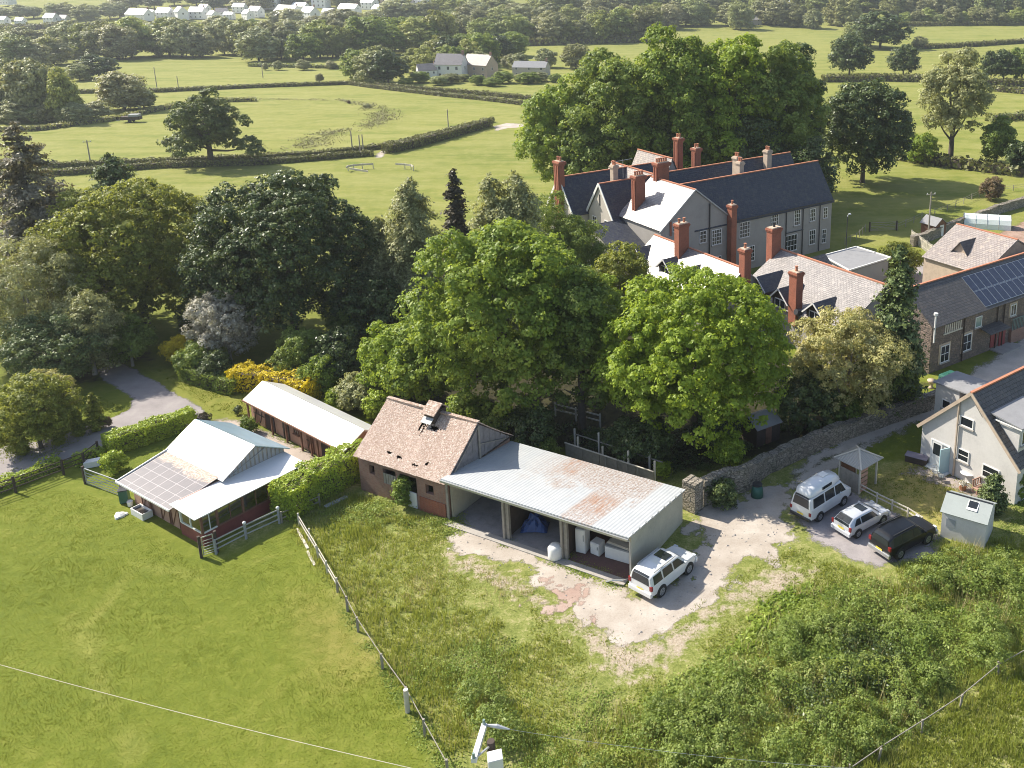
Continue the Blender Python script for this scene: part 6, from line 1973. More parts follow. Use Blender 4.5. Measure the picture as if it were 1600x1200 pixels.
spire('cypress_tree', 'narrow dark brown cypress spire left of the feathery trees', 714, 500, 266, 56, 'leaf_copper', .18, 31, .1, 44, dens=2.2, power=.5)
spire('spruce_tree', 'tall bare looking brown spruce at the upper left', 47, 500, 192, 190, 'leaf_brown', .19, 32, .18, 38, dens=1.6, power=.65, lift=.15)
spire('old_spruce', 'darker spruce standing close behind the bare looking brown one', 92, 480, 290, 90, 'leaf_brown', .2, 33, .15, 24, dens=1.3, power=.6)
spire('fir_tree', 'dark young fir rising behind the left oak', 184, 430, 242, 150, 'leaf_conifer', .2, 34, .1, 34, dens=2.2, power=.62)
spire('cypress_hedge_tree', 'ragged mid green conifer in front of the stone cottage gable', 1402, 640, 385, 100, 'leaf_conifer', .18, 35, .2, 38, dens=1.9, power=.5)
spire('garden_conifer', 'dense conical conifer between the garden shed and the white house', 1553, 800, 742, 46, 'leaf_conifer', .09, 36, -.1, 26, dens=1.7, power=.38, base_round=True, zb=.02)
for i, (x, yb, yt, w, lab) in enumerate(((146, 672, 614, 28, 'tall clipped olive cone bush nearest the lawn'), (119, 680, 634, 22, 'clipped cone bush left of the tallest clipped one'), (88, 694, 656, 20, 'small clipped cone bush beside the ornamental maple'),
                                       (30, 710, 672, 26, 'squat clipped bush on the left edge of the driveway'))):
    spire('topiary_bush', lab, x, yb, yt, w, 'leaf_yew', .07, 40 + i, -.1, 22, dens=1.8, power=.4, base_round=True, zb=.02, cat='bush', group='clipped bushes along the driveway')
px_tree('round_bush', 'small round reddish bush at the right of the tallest clipped cone', 168, 668, 650, 12, 'leaf_red', .0, n=8, ls=.06, sr=.2, seed=45, trunk=False, cat='bush')
px_tree('ball_bush', 'little round bush by the white stable corner', 371, 648, 634, 11, 'leaf_dark', .0, n=8, ls=.06, sr=.2, seed=46, trunk=False, cat='bush')

# shrubs: (name, label, px, base, top, width, material)
SH = [('shade_laurel', 'dark shrub filling the gap between the two big dark trees', 330, 520, 455, 110, 'leaf_dark'),
      ('shade_holly', 'dark shrub under the left side of the broad oak', 120, 545, 470, 110, 'leaf_lime'),
      ('shade_elder', 'dim green shrub at the right foot of the dark evergreen oak', 560, 535, 462, 100, 'leaf_lime'),
      ('golden_shrub', 'yellow flowering shrub at the far end of the garden hedge', 278, 566, 528, 50, 'leaf_yellow'),
      ('rhododendron', 'dark green shrub in front of the yellow flowering shrub', 305, 585, 540, 62, 'leaf_lime'),
      ('box_shrub', 'dark shrub between the two yellow flowering shrubs', 335, 596, 552, 56, 'leaf_dark'),
      ('spreading_shrub', 'broad low green shrub right of the silver tree', 470, 590, 515, 90, 'leaf_lime'),
      ('camellia', 'dark rounded shrub behind the yellow hedge end', 530, 600, 512, 80, 'leaf_dark'),
      ('light_shrub', 'pale leafy shrub below the broad low green one', 500, 612, 560, 66, 'leaf_syc'),
      ('bramble', 'tangled greyish bush left of the pink tiled barn', 560, 640, 590, 70, 'leaf_grey'),
      ('lilac', 'small bright bush behind the stable roof end', 528, 640, 604, 34, 'leaf_bright'),
      ('currant_bush', 'yellow green bush between the stable roof and the pink tiled barn', 590, 655, 612, 46, 'leaf_laurel'),
      ('buddleia', 'pale green bush behind the ridge vent of the tiled barn', 725, 690, 608, 60, 'leaf_syc'),
      ('elderberry', 'light leafy shrub over the gable of the tiled barn', 775, 700, 634, 50, 'leaf_lime'),
      ('dusky_shrub', 'brownish low bush at the edge of the hedge behind the concrete yard', 315, 662, 648, 22, 'leaf_copper'),
      ('green_shrub', 'dark shrub behind the blue sloping stable roof', 388, 676, 652, 24, 'leaf_lime'),
      ('round_garden_bush', 'dense round dark bush beside the paved court', 1405, 432, 378, 66, 'leaf_oak'),
      ('holly_bush', 'reddish dark bush behind the long white slate roof', 1368, 432, 408, 50, 'leaf_dark'),
      ('red_thorn', 'single reddish round bush alone in the paddock at the upper right', 1551, 313, 277, 38, 'leaf_red'),
      ('wall_shrub', 'dark creeper clump on the lane side of the wall pier', 1128, 790, 750, 50, 'leaf_dark'),
      ('hawthorn_bush', 'dark bushy clump behind the enclosure posts', 830, 700, 640, 90, 'leaf_dark'),
      ('shade_bush', 'low dark bush in the shade below the round bright tree', 1000, 715, 655, 110, 'leaf_dark'),
      ('dark_bush', 'dark bush left of the small hut behind the lane wall', 1120, 700, 640, 80, 'leaf_dark'),
      ('weed_clump', 'pale sunlit tall weeds in front of the tiled barn doorways', 628, 792, 742, 30, 'nettle'),
      ('garden_plant', 'bright tuft of foliage behind the enclosure end post', 1036, 745, 722, 24, 'leaf_bright'),
      ('side_shrub', 'shaded leafy shrub between the tiled barn and the enclosure', 850, 720, 688, 40, 'leaf_lime'),
      ('rose_bush', 'pale leafed bush against the right edge by the white house', 1592, 780, 735, 24, 'leaf_lime')]
for i, (nm, lab, x, yb, yt, w, mat) in enumerate(SH):
    px_tree(nm, lab, x, yb, yt, w, mat, .0, n=14, ls=.11 if w < 60 else .14, sr=.36 if w < 60 else .45, seed=60 + i, lobe=.42, trunk=False, cat='bush', dens=1.1)

# ------------------------------------------------------------------ hedges
def hedge(name, label, pl, w, h, mat, ls=.09, dens=1.0, world=False, cat='hedge', seed=1, group=None, wob=.15, z=True, tp=None, core=True):
    if tp is None:
        pts = [Vector((p[0], p[1], 0)) for p in (pl if world else P2(pl))]
    else:
        pts = tp
    o = pts[0]
    t = thing(name, label, cat, o, 0, group)
    r = np.random.default_rng(seed)
    Vs, Fs, k = [], [], 0
    P_, N_l = [], []
    cm = M()
    for a, b in zip(pts[:-1], pts[1:]):
        d = b - a; L = d.length; u = d.normalized(); v = Vector((-u.y, u.x, 0)).normalized()
        per = (w + 2 * h)
        n = int(L * per / (1.4 * ls * ls) * 1.5 * dens)
        s = r.random(n) * per; x = r.random(n) * L
        yy = np.where(s < h, -w / 2, np.where(s < h + w, s - h - w / 2, w / 2)); zz = np.where(s < h, s, np.where(s < h + w, h, per - s))
        nz = np.where((s >= h) & (s < h + w), 1.0, 0.1); ny = np.where(s < h, -1, np.where(s < h + w, 0, 1.0))
        lump = 1 + wob * vnoise(x + o.x, yy * 2, 1.2, seed) + wob * .6 * vnoise(x, yy * 3 + zz, .5, seed + 1)
        yy = yy * lump + r.normal(size=n) * .05; zz = zz * (lump * .6 + .4) + r.normal(size=n) * .05
        base = np.array(a - o)[None, :]
        P = base + np.outer(x, np.array(u)) + np.outer(yy, np.array(v)); P[:, 2] += zz
        P_.append(P); N_l.append(np.outer(ny, np.array(v)) + np.outer(nz, [0, 0, 1]))
        A = a - o + (u * w * .45 if a is pts[0] else Vector()); B = b - o - (u * w * .45 if b is pts[-1] else Vector()); e = v * (w * .33)
        if core:
            cm.solid([A - e, B - e, B + e, A + e] + [q + Vector((0, 0, h * .8)) for q in (A - e, B - e, B + e, A + e)], [(0, 3, 2, 1), (4, 5, 6, 7), (0, 1, 5, 4), (1, 2, 6, 5), (2, 3, 7, 6), (3, 0, 4, 7)])
    for e_, q_ in ((pts[0], pts[1]), (pts[-1], pts[-2])):
        d = (e_ - q_).normalized(); v = Vector((-d.y, d.x, 0))
        n = int(w * h / (1.4 * ls * ls) * 2.2 * dens)
        P = np.array(e_ - o)[None, :] + np.outer(r.uniform(-w / 2, w / 2, n), np.array(v)) + np.outer(r.normal(size=n) * .08 - .05, np.array(d)); P[:, 2] += r.random(n) * h
        P_.append(P); N_l.append(np.tile(np.array(d), (n, 1)))
    P = np.concatenate(P_); Nn = np.concatenate(N_l)
    v, f = leaves(P, Nn, ls, r, 0, .7)
    npmesh('foliage', v, f, MT[mat], t, r.random(len(f)))
    if core:
        cm.build('light_block_core', MT['bark'], t)  # solid dark core added inside the foliage to block light
    return t
hedge('laurel_hedge', 'thick bright laurel hedge between the white verandah roof and the tiled barn', [(446, 812), (480, 783), (530, 757), (575, 730)], 1.9, 2.3, 'leaf_laurel', .075, 1.35, seed=2, wob=.22)
hedge('laurel_hedge', 'long clipped laurel hedge between the driveway and the white gabled roof', [(168, 710), (225, 690), (303, 664)], 1.5, 1.5, 'leaf_laurel', .07, 1.35, seed=3, wob=.2)
hedge('garden_hedge', 'low yellow green hedge behind the dark field rails', [(-60, 795), (25, 758), (95, 728)], .9, .75, 'leaf_laurel', .07, seed=4, wob=.35)
hedge('garden_hedge', 'low hedge stub running up to the hedge by the dark rails', [(120, 728), (160, 712)], .9, .7, 'leaf_laurel', .07, seed=5, wob=.35)
px_tree('laurel_ball', 'rounded laurel bush by the inner end of the metal gate', 175, 738, 704, 36, 'leaf_laurel', .0, n=12, ls=.09, sr=.32, seed=70, trunk=False, cat='bush', lobe=.4)
hedge('golden_hedge', 'bright yellow flowering hedge behind the long stable roof', [(367, 604), (420, 608), (488, 628)], 1.9, 1.9, 'leaf_yellow', .1, seed=6, wob=.3)
hedge('tall_hedge', 'dark green clipped hedge leading to the yellow flowering hedge', [(292, 590), (330, 602), (372, 614)], 1.6, 1.4, 'leaf_lime', .1, seed=7, wob=.25)

def lane_hedge(label, pl, w, h, mat='hedge_far', seed=1, name='field_hedge', ls=.45, dens=.8):
    pts = [G(*p) if p[1] > 130 else GT(*p) for p in pl]
    hedge(name, label, None, w, h, mat, ls, dens, seed=seed, tp=pts, wob=.35, core=True)
lane_hedge('left part of the front hedge of the sunken lane crossing the middle field', [(-60, 278), (95, 274), (250, 262), (400, 258), (500, 250), (583, 243)], 1.3, 1.1, seed=11, ls=.16)
lane_hedge('back hedge of the sunken lane crossing the middle field', [(-60, 262), (95, 262), (250, 255), (400, 249), (500, 243), (600, 232), (700, 208), (770, 190)], 1.2, 1.0, seed=12, ls=.16)
lane_hedge('right part of the front hedge of the sunken lane up to the pale turning', [(602, 240), (640, 232), (700, 216), (765, 197)], 2.0, 1.9, seed=13, ls=.18)
lane_hedge('long dark hedge behind the lone oak running to the far farmstead', [(118, 146), (250, 144), (400, 137), (545, 132), (580, 137), (680, 149), (760, 157), (850, 168)], 1.8, 1.1, seed=14, ls=.25)
lane_hedge('second hedge of the track in front of the far farmstead', [(575, 133), (650, 140), (760, 149), (850, 158)], 1.6, 1.1, seed=24, ls=.25)
lane_hedge('straggling hedge along the left edge of the pale field', [(-60, 207), (60, 204), (180, 188), (270, 168), (320, 160), (400, 158)], 1.8, 1.0, seed=15, mat='leaf_far', ls=.25)
lane_hedge('dark hedge under the two round trees at the upper right', [(1285, 128), (1380, 127), (1445, 128), (1520, 134), (1640, 136)], 3.5, 2.2, seed=16)
lane_hedge('thin far hedge right of the large dark field trees', [(1430, 77), (1500, 74), (1620, 66)], 4, 2.0, seed=17)
lane_hedge('far hedge below the plantation at the top right', [(1400, 43), (1500, 42), (1620, 41)], 5, 3, seed=18)
lane_hedge('far hedge in the green fields above the left woods', [(-60, 46), (60, 46), (110, 40)], 6, 3, seed=19, ls=.9)
lane_hedge('hedge crossing the pale field at the right edge', [(1550, 142), (1640, 150)], 3, 1.5, seed=20)
lane_hedge('low brown hedge at the right edge behind the tall ash', [(1545, 190), (1640, 182)], 3, 1.5, seed=21, mat='leaf_far')
lane_hedge('dark hedge bank at the foot of the tall ash tree', [(1400, 248), (1450, 256), (1540, 268), (1640, 280)], 3, 1.8, seed=22)
lane_hedge('far hedge below the far wood in the middle', [(700, 74), (850, 71), (1000, 66)], 5, 3.5, seed=23, ls=.8)
lane_hedge('thin hedge dividing the far left fields behind the shrubs', [(390, 104), (460, 106), (560, 108)], 2, 1.2, seed=25, mat='leaf_far')

def rush_bank():
    r = np.random.default_rng(77)
    pl = [G(x, y) for x, y in ((330, 158), (430, 156), (530, 157), (575, 165), (600, 178), (598, 190), (575, 198), (520, 207), (497, 215), (475, 236))]
    wd = [1.5, 1.2, 1.5, 3, 6, 6, 4, 4, 8, 7]
    P = []
    for i in range(len(pl) - 1):
        a, b = pl[i], pl[i + 1]
        n = int((b - a).length * (wd[i] + wd[i + 1]) / 2 * 13)
        f = r.random(n); w = wd[i] * (1 - f) + wd[i + 1] * f
        q = np.outer(1 - f, np.array(a)) + np.outer(f, np.array(b))
        q[:, 0] += r.normal(size=n) * w * .35; q[:, 1] += r.normal(size=n) * w * .6; q[:, 2] = r.random(n) * .5
        P.append(q)
    P = np.concatenate(P)
    keep = vnoise(P[:, 0], P[:, 1], 2.5, 3) > -.35
    P = P[keep]
    v, f = leaves(P, np.tile([0, -.5, .6], (len(P), 1)), .17, r, 0, .5)
    tag(npmesh('rushes', v, f, MT['leaf_brushy'], None, r.random(len(f))), kind='stuff')
MT['leaf_brushy'] = leafmat('leaf_rush', (.12, .11, .04), (.17, .16, .06), (.24, .23, .09), .2)
rush_bank()
ragged_sheet('lane_track', [tuple(G(*p))[:2] for p in ((583, 246), (592, 238), (604, 232), (604, 240), (596, 247))], g_pale, .012, .4, .3, world=True)
ragged_sheet('farm_track', [tuple(G(*p))[:2] for p in ((768, 198), (790, 192), (860, 196), (860, 200), (795, 200), (775, 205))], g_pale, .012, .6, .3, world=True)

# ------------------------------------------------------------------ mid and far trees
def proto(seed, n, ls, sr, mat, H=12., R_=5., zb=.5, lobe=.36, jit=.25, dens=1.0):
    """a unit tree kept for copying; the first use moves it into place"""
    return dict(seed=seed, n=n, ls=ls, sr=sr, mat=mat, H=H, R=R_, zb=zb, lobe=lobe, jit=jit, dens=dens, obj=None)
PR = {'a': proto(101, 20, .38, 1.0, 'leaf_far'), 'b': proto(102, 22, .38, 1.0, 'leaf_far', jit=.35), 'c': proto(103, 16, .38, 1.0, 'leaf_far2', lobe=.4), 'd': proto(104, 24, .38, 1.0, 'leaf_far2', R_=4, jit=.35),
      'e': proto(105, 18, .38, 1.0, 'leaf_lime', jit=.2), 'f': proto(106, 12, .38, 1.0, 'leaf_far', zb=.3, lobe=.42), 'g': proto(107, 20, .38, 1.0, 'leaf_dark', zb=1.5), 'r': proto(108, 18, .38, 1.0, 'leaf_red'),
      'y': proto(110, 20, .38, 1.0, 'leaf_farlime'), 'z': proto(111, 16, .38, 1.0, 'leaf_farlime', R_=4.2, jit=.4), 'p': None}
def place(kind, px, py, wpx, hpx, label, group=None, name='broadleaf_tree', rz=None):
    p = G(px, py) if py > 130 else GT(px, py)
    s = FPX / (p.y * CP + (HCAM - p.z - 4) * SP)
    W, H = wpx / s, hpx / s * 1.02
    if kind == 'p':
        if PR['p'] is None:
            PR['p'] = spire('conifer_tree', label, 0, 0, 0, 0, 'leaf_conifer', .5, 109, .2, 16, dens=.9, power=.8, loc=p, H=14., R_=3.2)
            t = PR['p']
        else:
            t = copy_tree(PR['p'])
        t.scale = (W / 6.4, W / 6.4, H / 14.)
        name = 'conifer_tree'
    else:
        q = PR[kind]
        if q['obj'] is None:
            q['obj'] = tree_at(name, label, p, q['R'], q['H'], q['zb'], q['mat'], n=q['n'], ls=q['ls'], sr=q['sr'], dens=q['dens'], seed=q['seed'], lobe=q['lobe'], jit=q['jit'])
            t = q['obj']
        else:
            t = copy_tree(q['obj'])
        t.scale = (W / 2 / q['R'], W / 2 / q['R'], H / q['H'])
    t.location = p - Vector((0, 0, .09 * H))
    t.rotation_euler.z = random.uniform(0, 6.28) if rz is None else rz
    t.name = name
    t['label'] = label
    if group: t['group'] = group
    elif 'group' in t: del t['group']
    return t

# the wood behind the manor, big trees with their own crowns
BW = [(880, 318, 110, 150, 'leaf_syc', 'leftmost tall tree of the wood behind the manor'), (965, 322, 62, 175, 'leaf_lime', 'second tall tree of the wood behind the manor, over the left chimneys'),
      (1060, 325, 30, 170, 'leaf_syc', 'highest rounded tree of the wood, above the middle chimneys'), (1150, 325, 36, 150, 'leaf_bright', 'yellow topped tree in the middle of the wood behind the manor'),
      (1215, 322, 50, 150, 'leaf_lime', 'tall dark sided tree at the right part of the wood behind the manor'), (920, 330, 180, 110, 'leaf_lime', 'lower leafy tree in front of the left part of the wood'),
      (1020, 300, 120, 150, 'leaf_syc', 'tree in the heart of the wood behind the tallest red chimney'), (1245, 300, 60, 90, 'leaf_dark', 'dark tree at the right shoulder of the wood'),
      (1180, 330, 170, 130, 'leaf_dark', 'dark lower tree behind the slate ridge of the manor'), (1100, 325, 170, 110, 'leaf_lime', 'lower tree behind the two cream chimneys'), (1262, 345, 210, 90, 'leaf_dark', 'dark low tree at the right end of the slate roof')]
for i, (x, yb, yt, w, mat, lab) in enumerate(BW):
    px_tree('wood_tree', lab, x, yb, yt, w, mat, .1, n=26, ls=.3, sr=1.0, seed=200 + i, lobe=.32, dens=.95, jit=.32, limbs=5)
spire('yew_spire', 'dark spiky conifers behind the tallest red chimney', 1045, 330, 205, 60, 'leaf_conifer', .3, 230, -.1, 20, dens=1.2, power=.35)
px_tree('lone_oak', 'lone spreading oak standing in the lane hedge of the middle field', 322, 258, 142, 118, 'leaf_field', .14, n=26, ls=.3, sr=.8, seed=240, jit=.5, lobe=.24, dens=.8, limbs=12, rt=.6, extra=[(7.5, 0, 4.2, 2.6, 2.2, 1.3), (9.3, -1, 3.0, 1.8, 1.8, .9), (-7.0, 0, 4.2, 2.2, 2, 1.2), (6.5, 0, 8.6, 2, 2, 1.2), (-3, -4, 3.6, 2.4, 2, 1.3)])
px_tree('dark_lime_tree', 'big dark tree in the paddock right of the manor roof', 1352, 285, 123, 150, 'leaf_dark', .1, n=34, ls=.32, sr=1.0, seed=241, jit=.2, lobe=.3, dens=1.05, limbs=8)
px_tree('tall_ash', 'tall airy ash tree with light leaves at the upper right', 1492, 253, 78, 118, 'leaf_grey', .2, n=34, ls=.3, sr=.9, seed=242, jit=.35, lobe=.27, dens=.8, limbs=10, rt=.55)
px_tree('ash_shrub', 'yellow green bush at the left foot of the tall ash', 1440, 256, 208, 60, 'leaf_syc', .02, n=14, ls=.28, sr=.8, seed=243, cat='bush', lobe=.42)
px_tree('dusky_thorn', 'dark rough tree right of the tall ash trunk', 1560, 262, 178, 62, 'leaf_lime', .08, n=18, ls=.28, sr=.8, seed=244, jit=.35)
px_tree('edge_thorn', 'low dark thorn at the right edge beside the rough tree', 1592, 272, 222, 46, 'leaf_dark', .05, n=14, ls=.28, sr=.8, seed=245)
SINGLE = [('g', 1327, 118, 68, 66, 'round dark field tree left of the pair on the upper right hedge'), ('g', 1411, 118, 50, 50, 'smaller round tree right of the pair on the upper right hedge'), ('g', 1375, 76, 92, 60, 'large dark rounded tree group at the top of the far right field'),
          ('f', 1337, 72, 50, 44, 'paler rounded tree left of the large dark one in the far right field'), ('c', 1437, 75, 26, 20, 'small isolated bush beside the large dark far tree'), ('g', 1568, 124, 50, 48, 'dark tree on the right hedge near the frame edge'), ('e', 1596, 124, 50, 54, 'green tree cut by the right frame edge on the hedge'),
          ('g', 1548, 124, 34, 46, 'leafy tree left of the dark tree on the right hedge'), ('a', 588, 130, 66, 60, 'left and lighter of the paired round trees by the far crossroads'), ('g', 607, 131, 60, 56, 'dark right one of the paired round trees by the far crossroads'), ('e', 560, 125, 50, 52, 'leafy tree at the left of the paired round trees'),
          ('b', 900, 108, 50, 46, 'russet tree peeping over the left shoulder of the manor wood'), ('d', 195, 172, 78, 68, 'airy field tree with pale crown left of the lone oak'), ('f', 225, 168, 44, 34, 'dense bush at the right foot of the airy field tree'), ('c', 150, 186, 50, 30, 'low rounded scrub left of the airy field tree'),
          ('f', 125, 126, 40, 30, 'small round tree in front of the far left wood'), ('g', 155, 122, 60, 38, 'dark rounded clump in front of the far left wood'),
          ('c', 435, 110, 16, 16, 'first small round shrub in the far left field'), ('c', 475, 110, 24, 18, 'second, wider small round shrub in the far left field'), ('c', 517, 108, 18, 14, 'third small round shrub beside the paired trees'), ('c', 500, 128, 14, 14, 'tiny hedge tree behind the long dark hedge'), ('c', 415, 110, 10, 12, 'tiniest shrub at the left of the far left field'),
          ('r', 545, 162, 6, 6, 'tiny thorn beside the stream in the middle field'), ('g', 145, 258, 10, 9, 'little dark bush at the foot of the thin telegraph pole'), ('c', 573, 168, 14, 6, 'small brown bush on the stream bend')]
for k, x, y, w, h, lab in SINGLE:
    place(k, x, y, w, h, lab, None, 'field_tree')
PR['b']['obj'] and None

def row(kinds, x0, y0, x1, y1, n, w, h, label, group, jy=3, name='broadleaf_tree', vx=.35):
    for i in range(n):
        f = (i + random.uniform(-vx, vx)) / max(1, n - 1)
        k = random.choice(kinds)
        s = random.uniform(.78, 1.2)
        place(k, x0 + (x1 - x0) * f, y0 + (y1 - y0) * f + random.uniform(-jy, jy), w * 1.2 * s * random.uniform(.9, 1.15), h * 1.08 * s, label, group, name)
row('cdz', -5, 186, 100, 190, 5, 46, 88, 'tall leafy tree of the clump at the left edge above the brown spruce', 'trees of the left edge clump', 3)
row('cf', -5, 192, 120, 192, 7, 34, 30, 'low bush under the clump at the left edge', 'bushes under the left edge clump', 2)
row('cdaz', -5, 112, 90, 104, 6, 44, 46, 'greyish tree at the left edge of the far wood', 'grey trees at the left of the far wood', 4)
row('ac', 10, 86, 110, 84, 5, 42, 36, 'rounded tree of the second rank in the far left wood', 'second rank of the far left wood', 3)
row('cadyz', 105, 92, 400, 86, 12, 44, 52, 'tree in the long wood in front of the white village roofs', 'trees in front of the white village', 3)
row('cdy', 150, 76, 400, 74, 9, 40, 40, 'back row tree of the wood before the white village roofs', 'back row before the village', 3)
row('acey', 400, 94, 540, 92, 7, 46, 50, 'tree in the wood left of the paired round trees', 'wood left of the paired trees', 3)
row('cadz', 390, 74, 560, 66, 6, 44, 44, 'tree in the back of the wood left of the paired round trees', 'back of the wood left of the pair', 3)
row('aeyz', 560, 86, 690, 76, 7, 50, 52, 'tree in the wood above the paired round trees', 'wood above the paired trees', 5)
row('yze', 640, 118, 760, 106, 7, 36, 44, 'tree standing close behind the far farmstead', 'trees behind the farmstead', 5)
row('eayg', 690, 100, 800, 92, 6, 44, 40, 'tree in the wood behind the farmstead barn', 'wood behind the farmstead barn', 4)
row('fce', 640, 132, 870, 130, 12, 24, 16, 'garden bush around the far farmstead', 'garden bushes of the farmstead', 4, 'garden_bush')
row('fcc', 760, 112, 850, 108, 4, 28, 26, 'small tree beside the long low farm roof', 'small trees by the long farm roof', 3)
row('acyz', 700, 72, 1010, 64, 14, 42, 44, 'tree in the front rank of the far middle wood', 'front rank of the far middle wood', 2)
row('acdy', 700, 52, 1060, 44, 14, 44, 42, 'tree in the middle rank of the far middle wood', 'middle rank of the far middle wood', 3)
row('acyd', 640, 34, 1100, 24, 15, 46, 36, 'tree high up in the far middle wood', 'upper rank of the far middle wood', 3)
row('acyd', 1050, 44, 1330, 42, 11, 38, 40, 'tree in the far wood above the manor wood', 'far wood above the manor wood', 4)
row('cadyz', 1050, 22, 1420, 16, 12, 44, 34, 'tree on the far wooded slope at the top right', 'far wooded slope at top right', 3)
row('fyzce', 1410, 40, 1600, 40, 11, 24, 26, 'small rounded tree in the plantation edge at the top right', 'plantation edge at top right', 1)
row('pca', 1400, 30, 1610, 28, 12, 28, 36, 'taller plantation tree at the top right corner', 'plantation at top right corner', 3)
row('acd', 1380, 12, 1610, 8, 8, 44, 30, 'tree at the very top right edge', 'trees at the very top right edge', 2)
row('cd', 430, 46, 640, 40, 8, 30, 28, 'tree standing among the village houses', 'trees among the village houses', 6)
row('ac', 90, 36, 190, 30, 6, 28, 24, 'tree beside the small left village cottages', 'trees by the left cottages', 4)
row('acg', 190, 12, 460, 12, 11, 30, 22, 'tree on the slope above the white village roofs', 'trees above the white village', 5)
row('acd', 470, 8, 700, 6, 8, 34, 20, 'tree above the pink roofed village buildings', 'trees above the pink roofs', 4)
row('ce', 650, 62, 700, 60, 3, 40, 34, 'tree beside the white two storey far house', 'trees by the white far house', 3)
row('cf', 0, 30, 60, 30, 3, 26, 18, 'tree in the far field edge at top left', 'trees at the top left', 3)

# ------------------------------------------------------------------ village and farmstead
def cottage_proto(seed, wall, roof, L=11, W=7, ze=4.6, zr=7.4, label='x', loc=(0, 0, 0), rz=0):
    t = thing('village_house', label, 'house', loc, rz)
    gable(t, 0, L, 0, W, ze, zr, MT[wall], MT[roof], .3, .2)
    for i, x in enumerate((2, L / 2, L - 2)):
        for z in (.9, 3.1):
            window(t, 'y-', 0, x, z, 1.0, 1.1, 2, 1, sill=False)
    window(t, 'x+', L, W / 2, 3.0, 1.0, 1.1, 2, 1, sill=False)
    m = M(); m.box(L - .9, L - .1, W / 2 - .4, W / 2 + .4, zr - .5, zr + 1.2); m.build('chimney', MT['brick_old'], t)
    return t
HP = {}
HK = {'w': ('render_bright', 'tin_sun_glint', 12, 7, 4.6, 7.4), 'g': ('render_bright', 'slate_mid', 11, 7, 4.8, 7.8), 'l': ('render_bright', 'tin_sun_glint', 22, 8, 3.6, 6.6), 'p': ('stone_cream', 'slate_pink_and_lit', 14, 8, 5.0, 8.4), 'b': ('render_cream', 'felt', 16, 9, 4, 6)}
MT['render_bright'] = simple('bright_render', (.80, .79, .77), .8, var=.06)
MT['tin_sun_glint'] = simple('village_slate_glint', (.85, .85, .86), .3, var=.1)  # near-white base colour paints the sun glint on the village roofs
MT['slate_mid'] = slate('slate_mid', (.15, .14, .16), (.20, .19, .21), .6, .5)
def house(kind, px, py, wpx, label, rz=0.0, name='village_house'):
    p = G(px, py) if py > 130 else GT(px, py)
    s = FPX / (p.y * CP + (HCAM - p.z) * SP)
    k = HK[kind]
    if kind not in HP:
        t = cottage_proto(1, k[0], k[1], k[2], k[3], k[4], k[5], label, p, rz); HP[kind] = t
    else:
        t = copy_tree(HP[kind])
    f = wpx / s / k[2]
    if kind in 'wl': rz -= .55
    t.scale = (f * 1.1, f * 1.1, f * 1.35); t.location = p - Vector((wpx / s / 2, 0, .5)); t.rotation_euler.z = rz; t.name = name
    t['label'] = label
    HL.append(t)
HL = []
for a in (('l', 218, 31, 44, 'longest bright white roofed house at the left of the village', .05), ('w', 255, 30, 22, 'white house just right of the longest white roof', .3), ('w', 284, 30, 24, 'white gabled house in the middle of the left village row', -.3), ('w', 306, 29, 22, 'white gabled house at the right of the left village row', .4),
          ('w', 266, 40, 14, 'low white outbuilding in front of the left village row', .1), ('w', 78, 37, 20, 'white cottage left of the left village row beyond the trees', .2), ('g', 98, 36, 14, 'smaller cottage right of the far left cottage', -.3), ('w', 5, 38, 16, 'white cottage cut by the left frame edge', .1), ('w', 10, 7, 20, 'pale barn in the top left corner', .1),
          ('w', 372, 20, 18, 'white house behind the trees right of the left village row', .4), ('w', 387, 30, 18, 'lower white house right of the trees in the village', -.2), ('g', 415, 14, 30, 'grey roofed house at the top of the village centre', .1), ('l', 452, 26, 46, 'long bright terrace in the middle of the village', -.08),
          ('w', 483, 32, 26, 'white house below the right end of the bright terrace', -.1), ('w', 435, 33, 20, 'white house below the left end of the bright terrace', .1), ('g', 498, 12, 22, 'grey house above the bright terrace', -.2), ('b', 520, 42, 40, 'low pale building right of the bright terrace', .1), ('p', 560, 6, 40, 'pink roofed hall left of the red roofed one', .1),
          ('p', 612, 12, 34, 'pink roofed building at the top centre of the village', -.1), ('w', 657, 12, 24, 'white house right of the pink roofed building', .1), ('g', 682, 46, 22, 'white two storey house alone among trees below the village', -.2), ('g', 928, 24, 20, 'grey gabled house in the far middle wood', .5), ('g', 947, 14, 18, 'upper pale house in the far middle wood', -.4),
          ('b', 1170, 42, 34, 'grey barn roof showing above the manor wood', .1), ('w', 1225, 10, 14, 'small white house in the far right wood', .2),
          ('w', 318, 20, 16, 'white house behind the left village row', .1), ('g', 345, 28, 16, 'dim grey house between the village trees', .2), ('l', 545, 20, 34, 'long pale building right of the village centre', .05), ('w', 590, 22, 18, 'small white house below the pink roofed hall', -.3)):
    house(*a)
for x_, y_, w_, k_, r_ in ((196, 26, 16, 'w', .2), (236, 22, 18, 'l', 0), (333, 31, 18, 'w', -.2), (356, 30, 14, 'w', .4), (398, 26, 20, 'w', .1), (468, 14, 26, 'l', .1), (512, 28, 18, 'w', .3), (425, 10, 22, 'g', -.2), (575, 14, 22, 'w', .1), (636, 16, 18, 'p', .3), (1010, 18, 12, 'w', .2), (30, 38, 14, 'w', .3)):
    house(k_, x_, y_, w_, 'small pale house among the other houses of the far village', r_)
    HL[-1]['group'] = 'small houses of the far village'
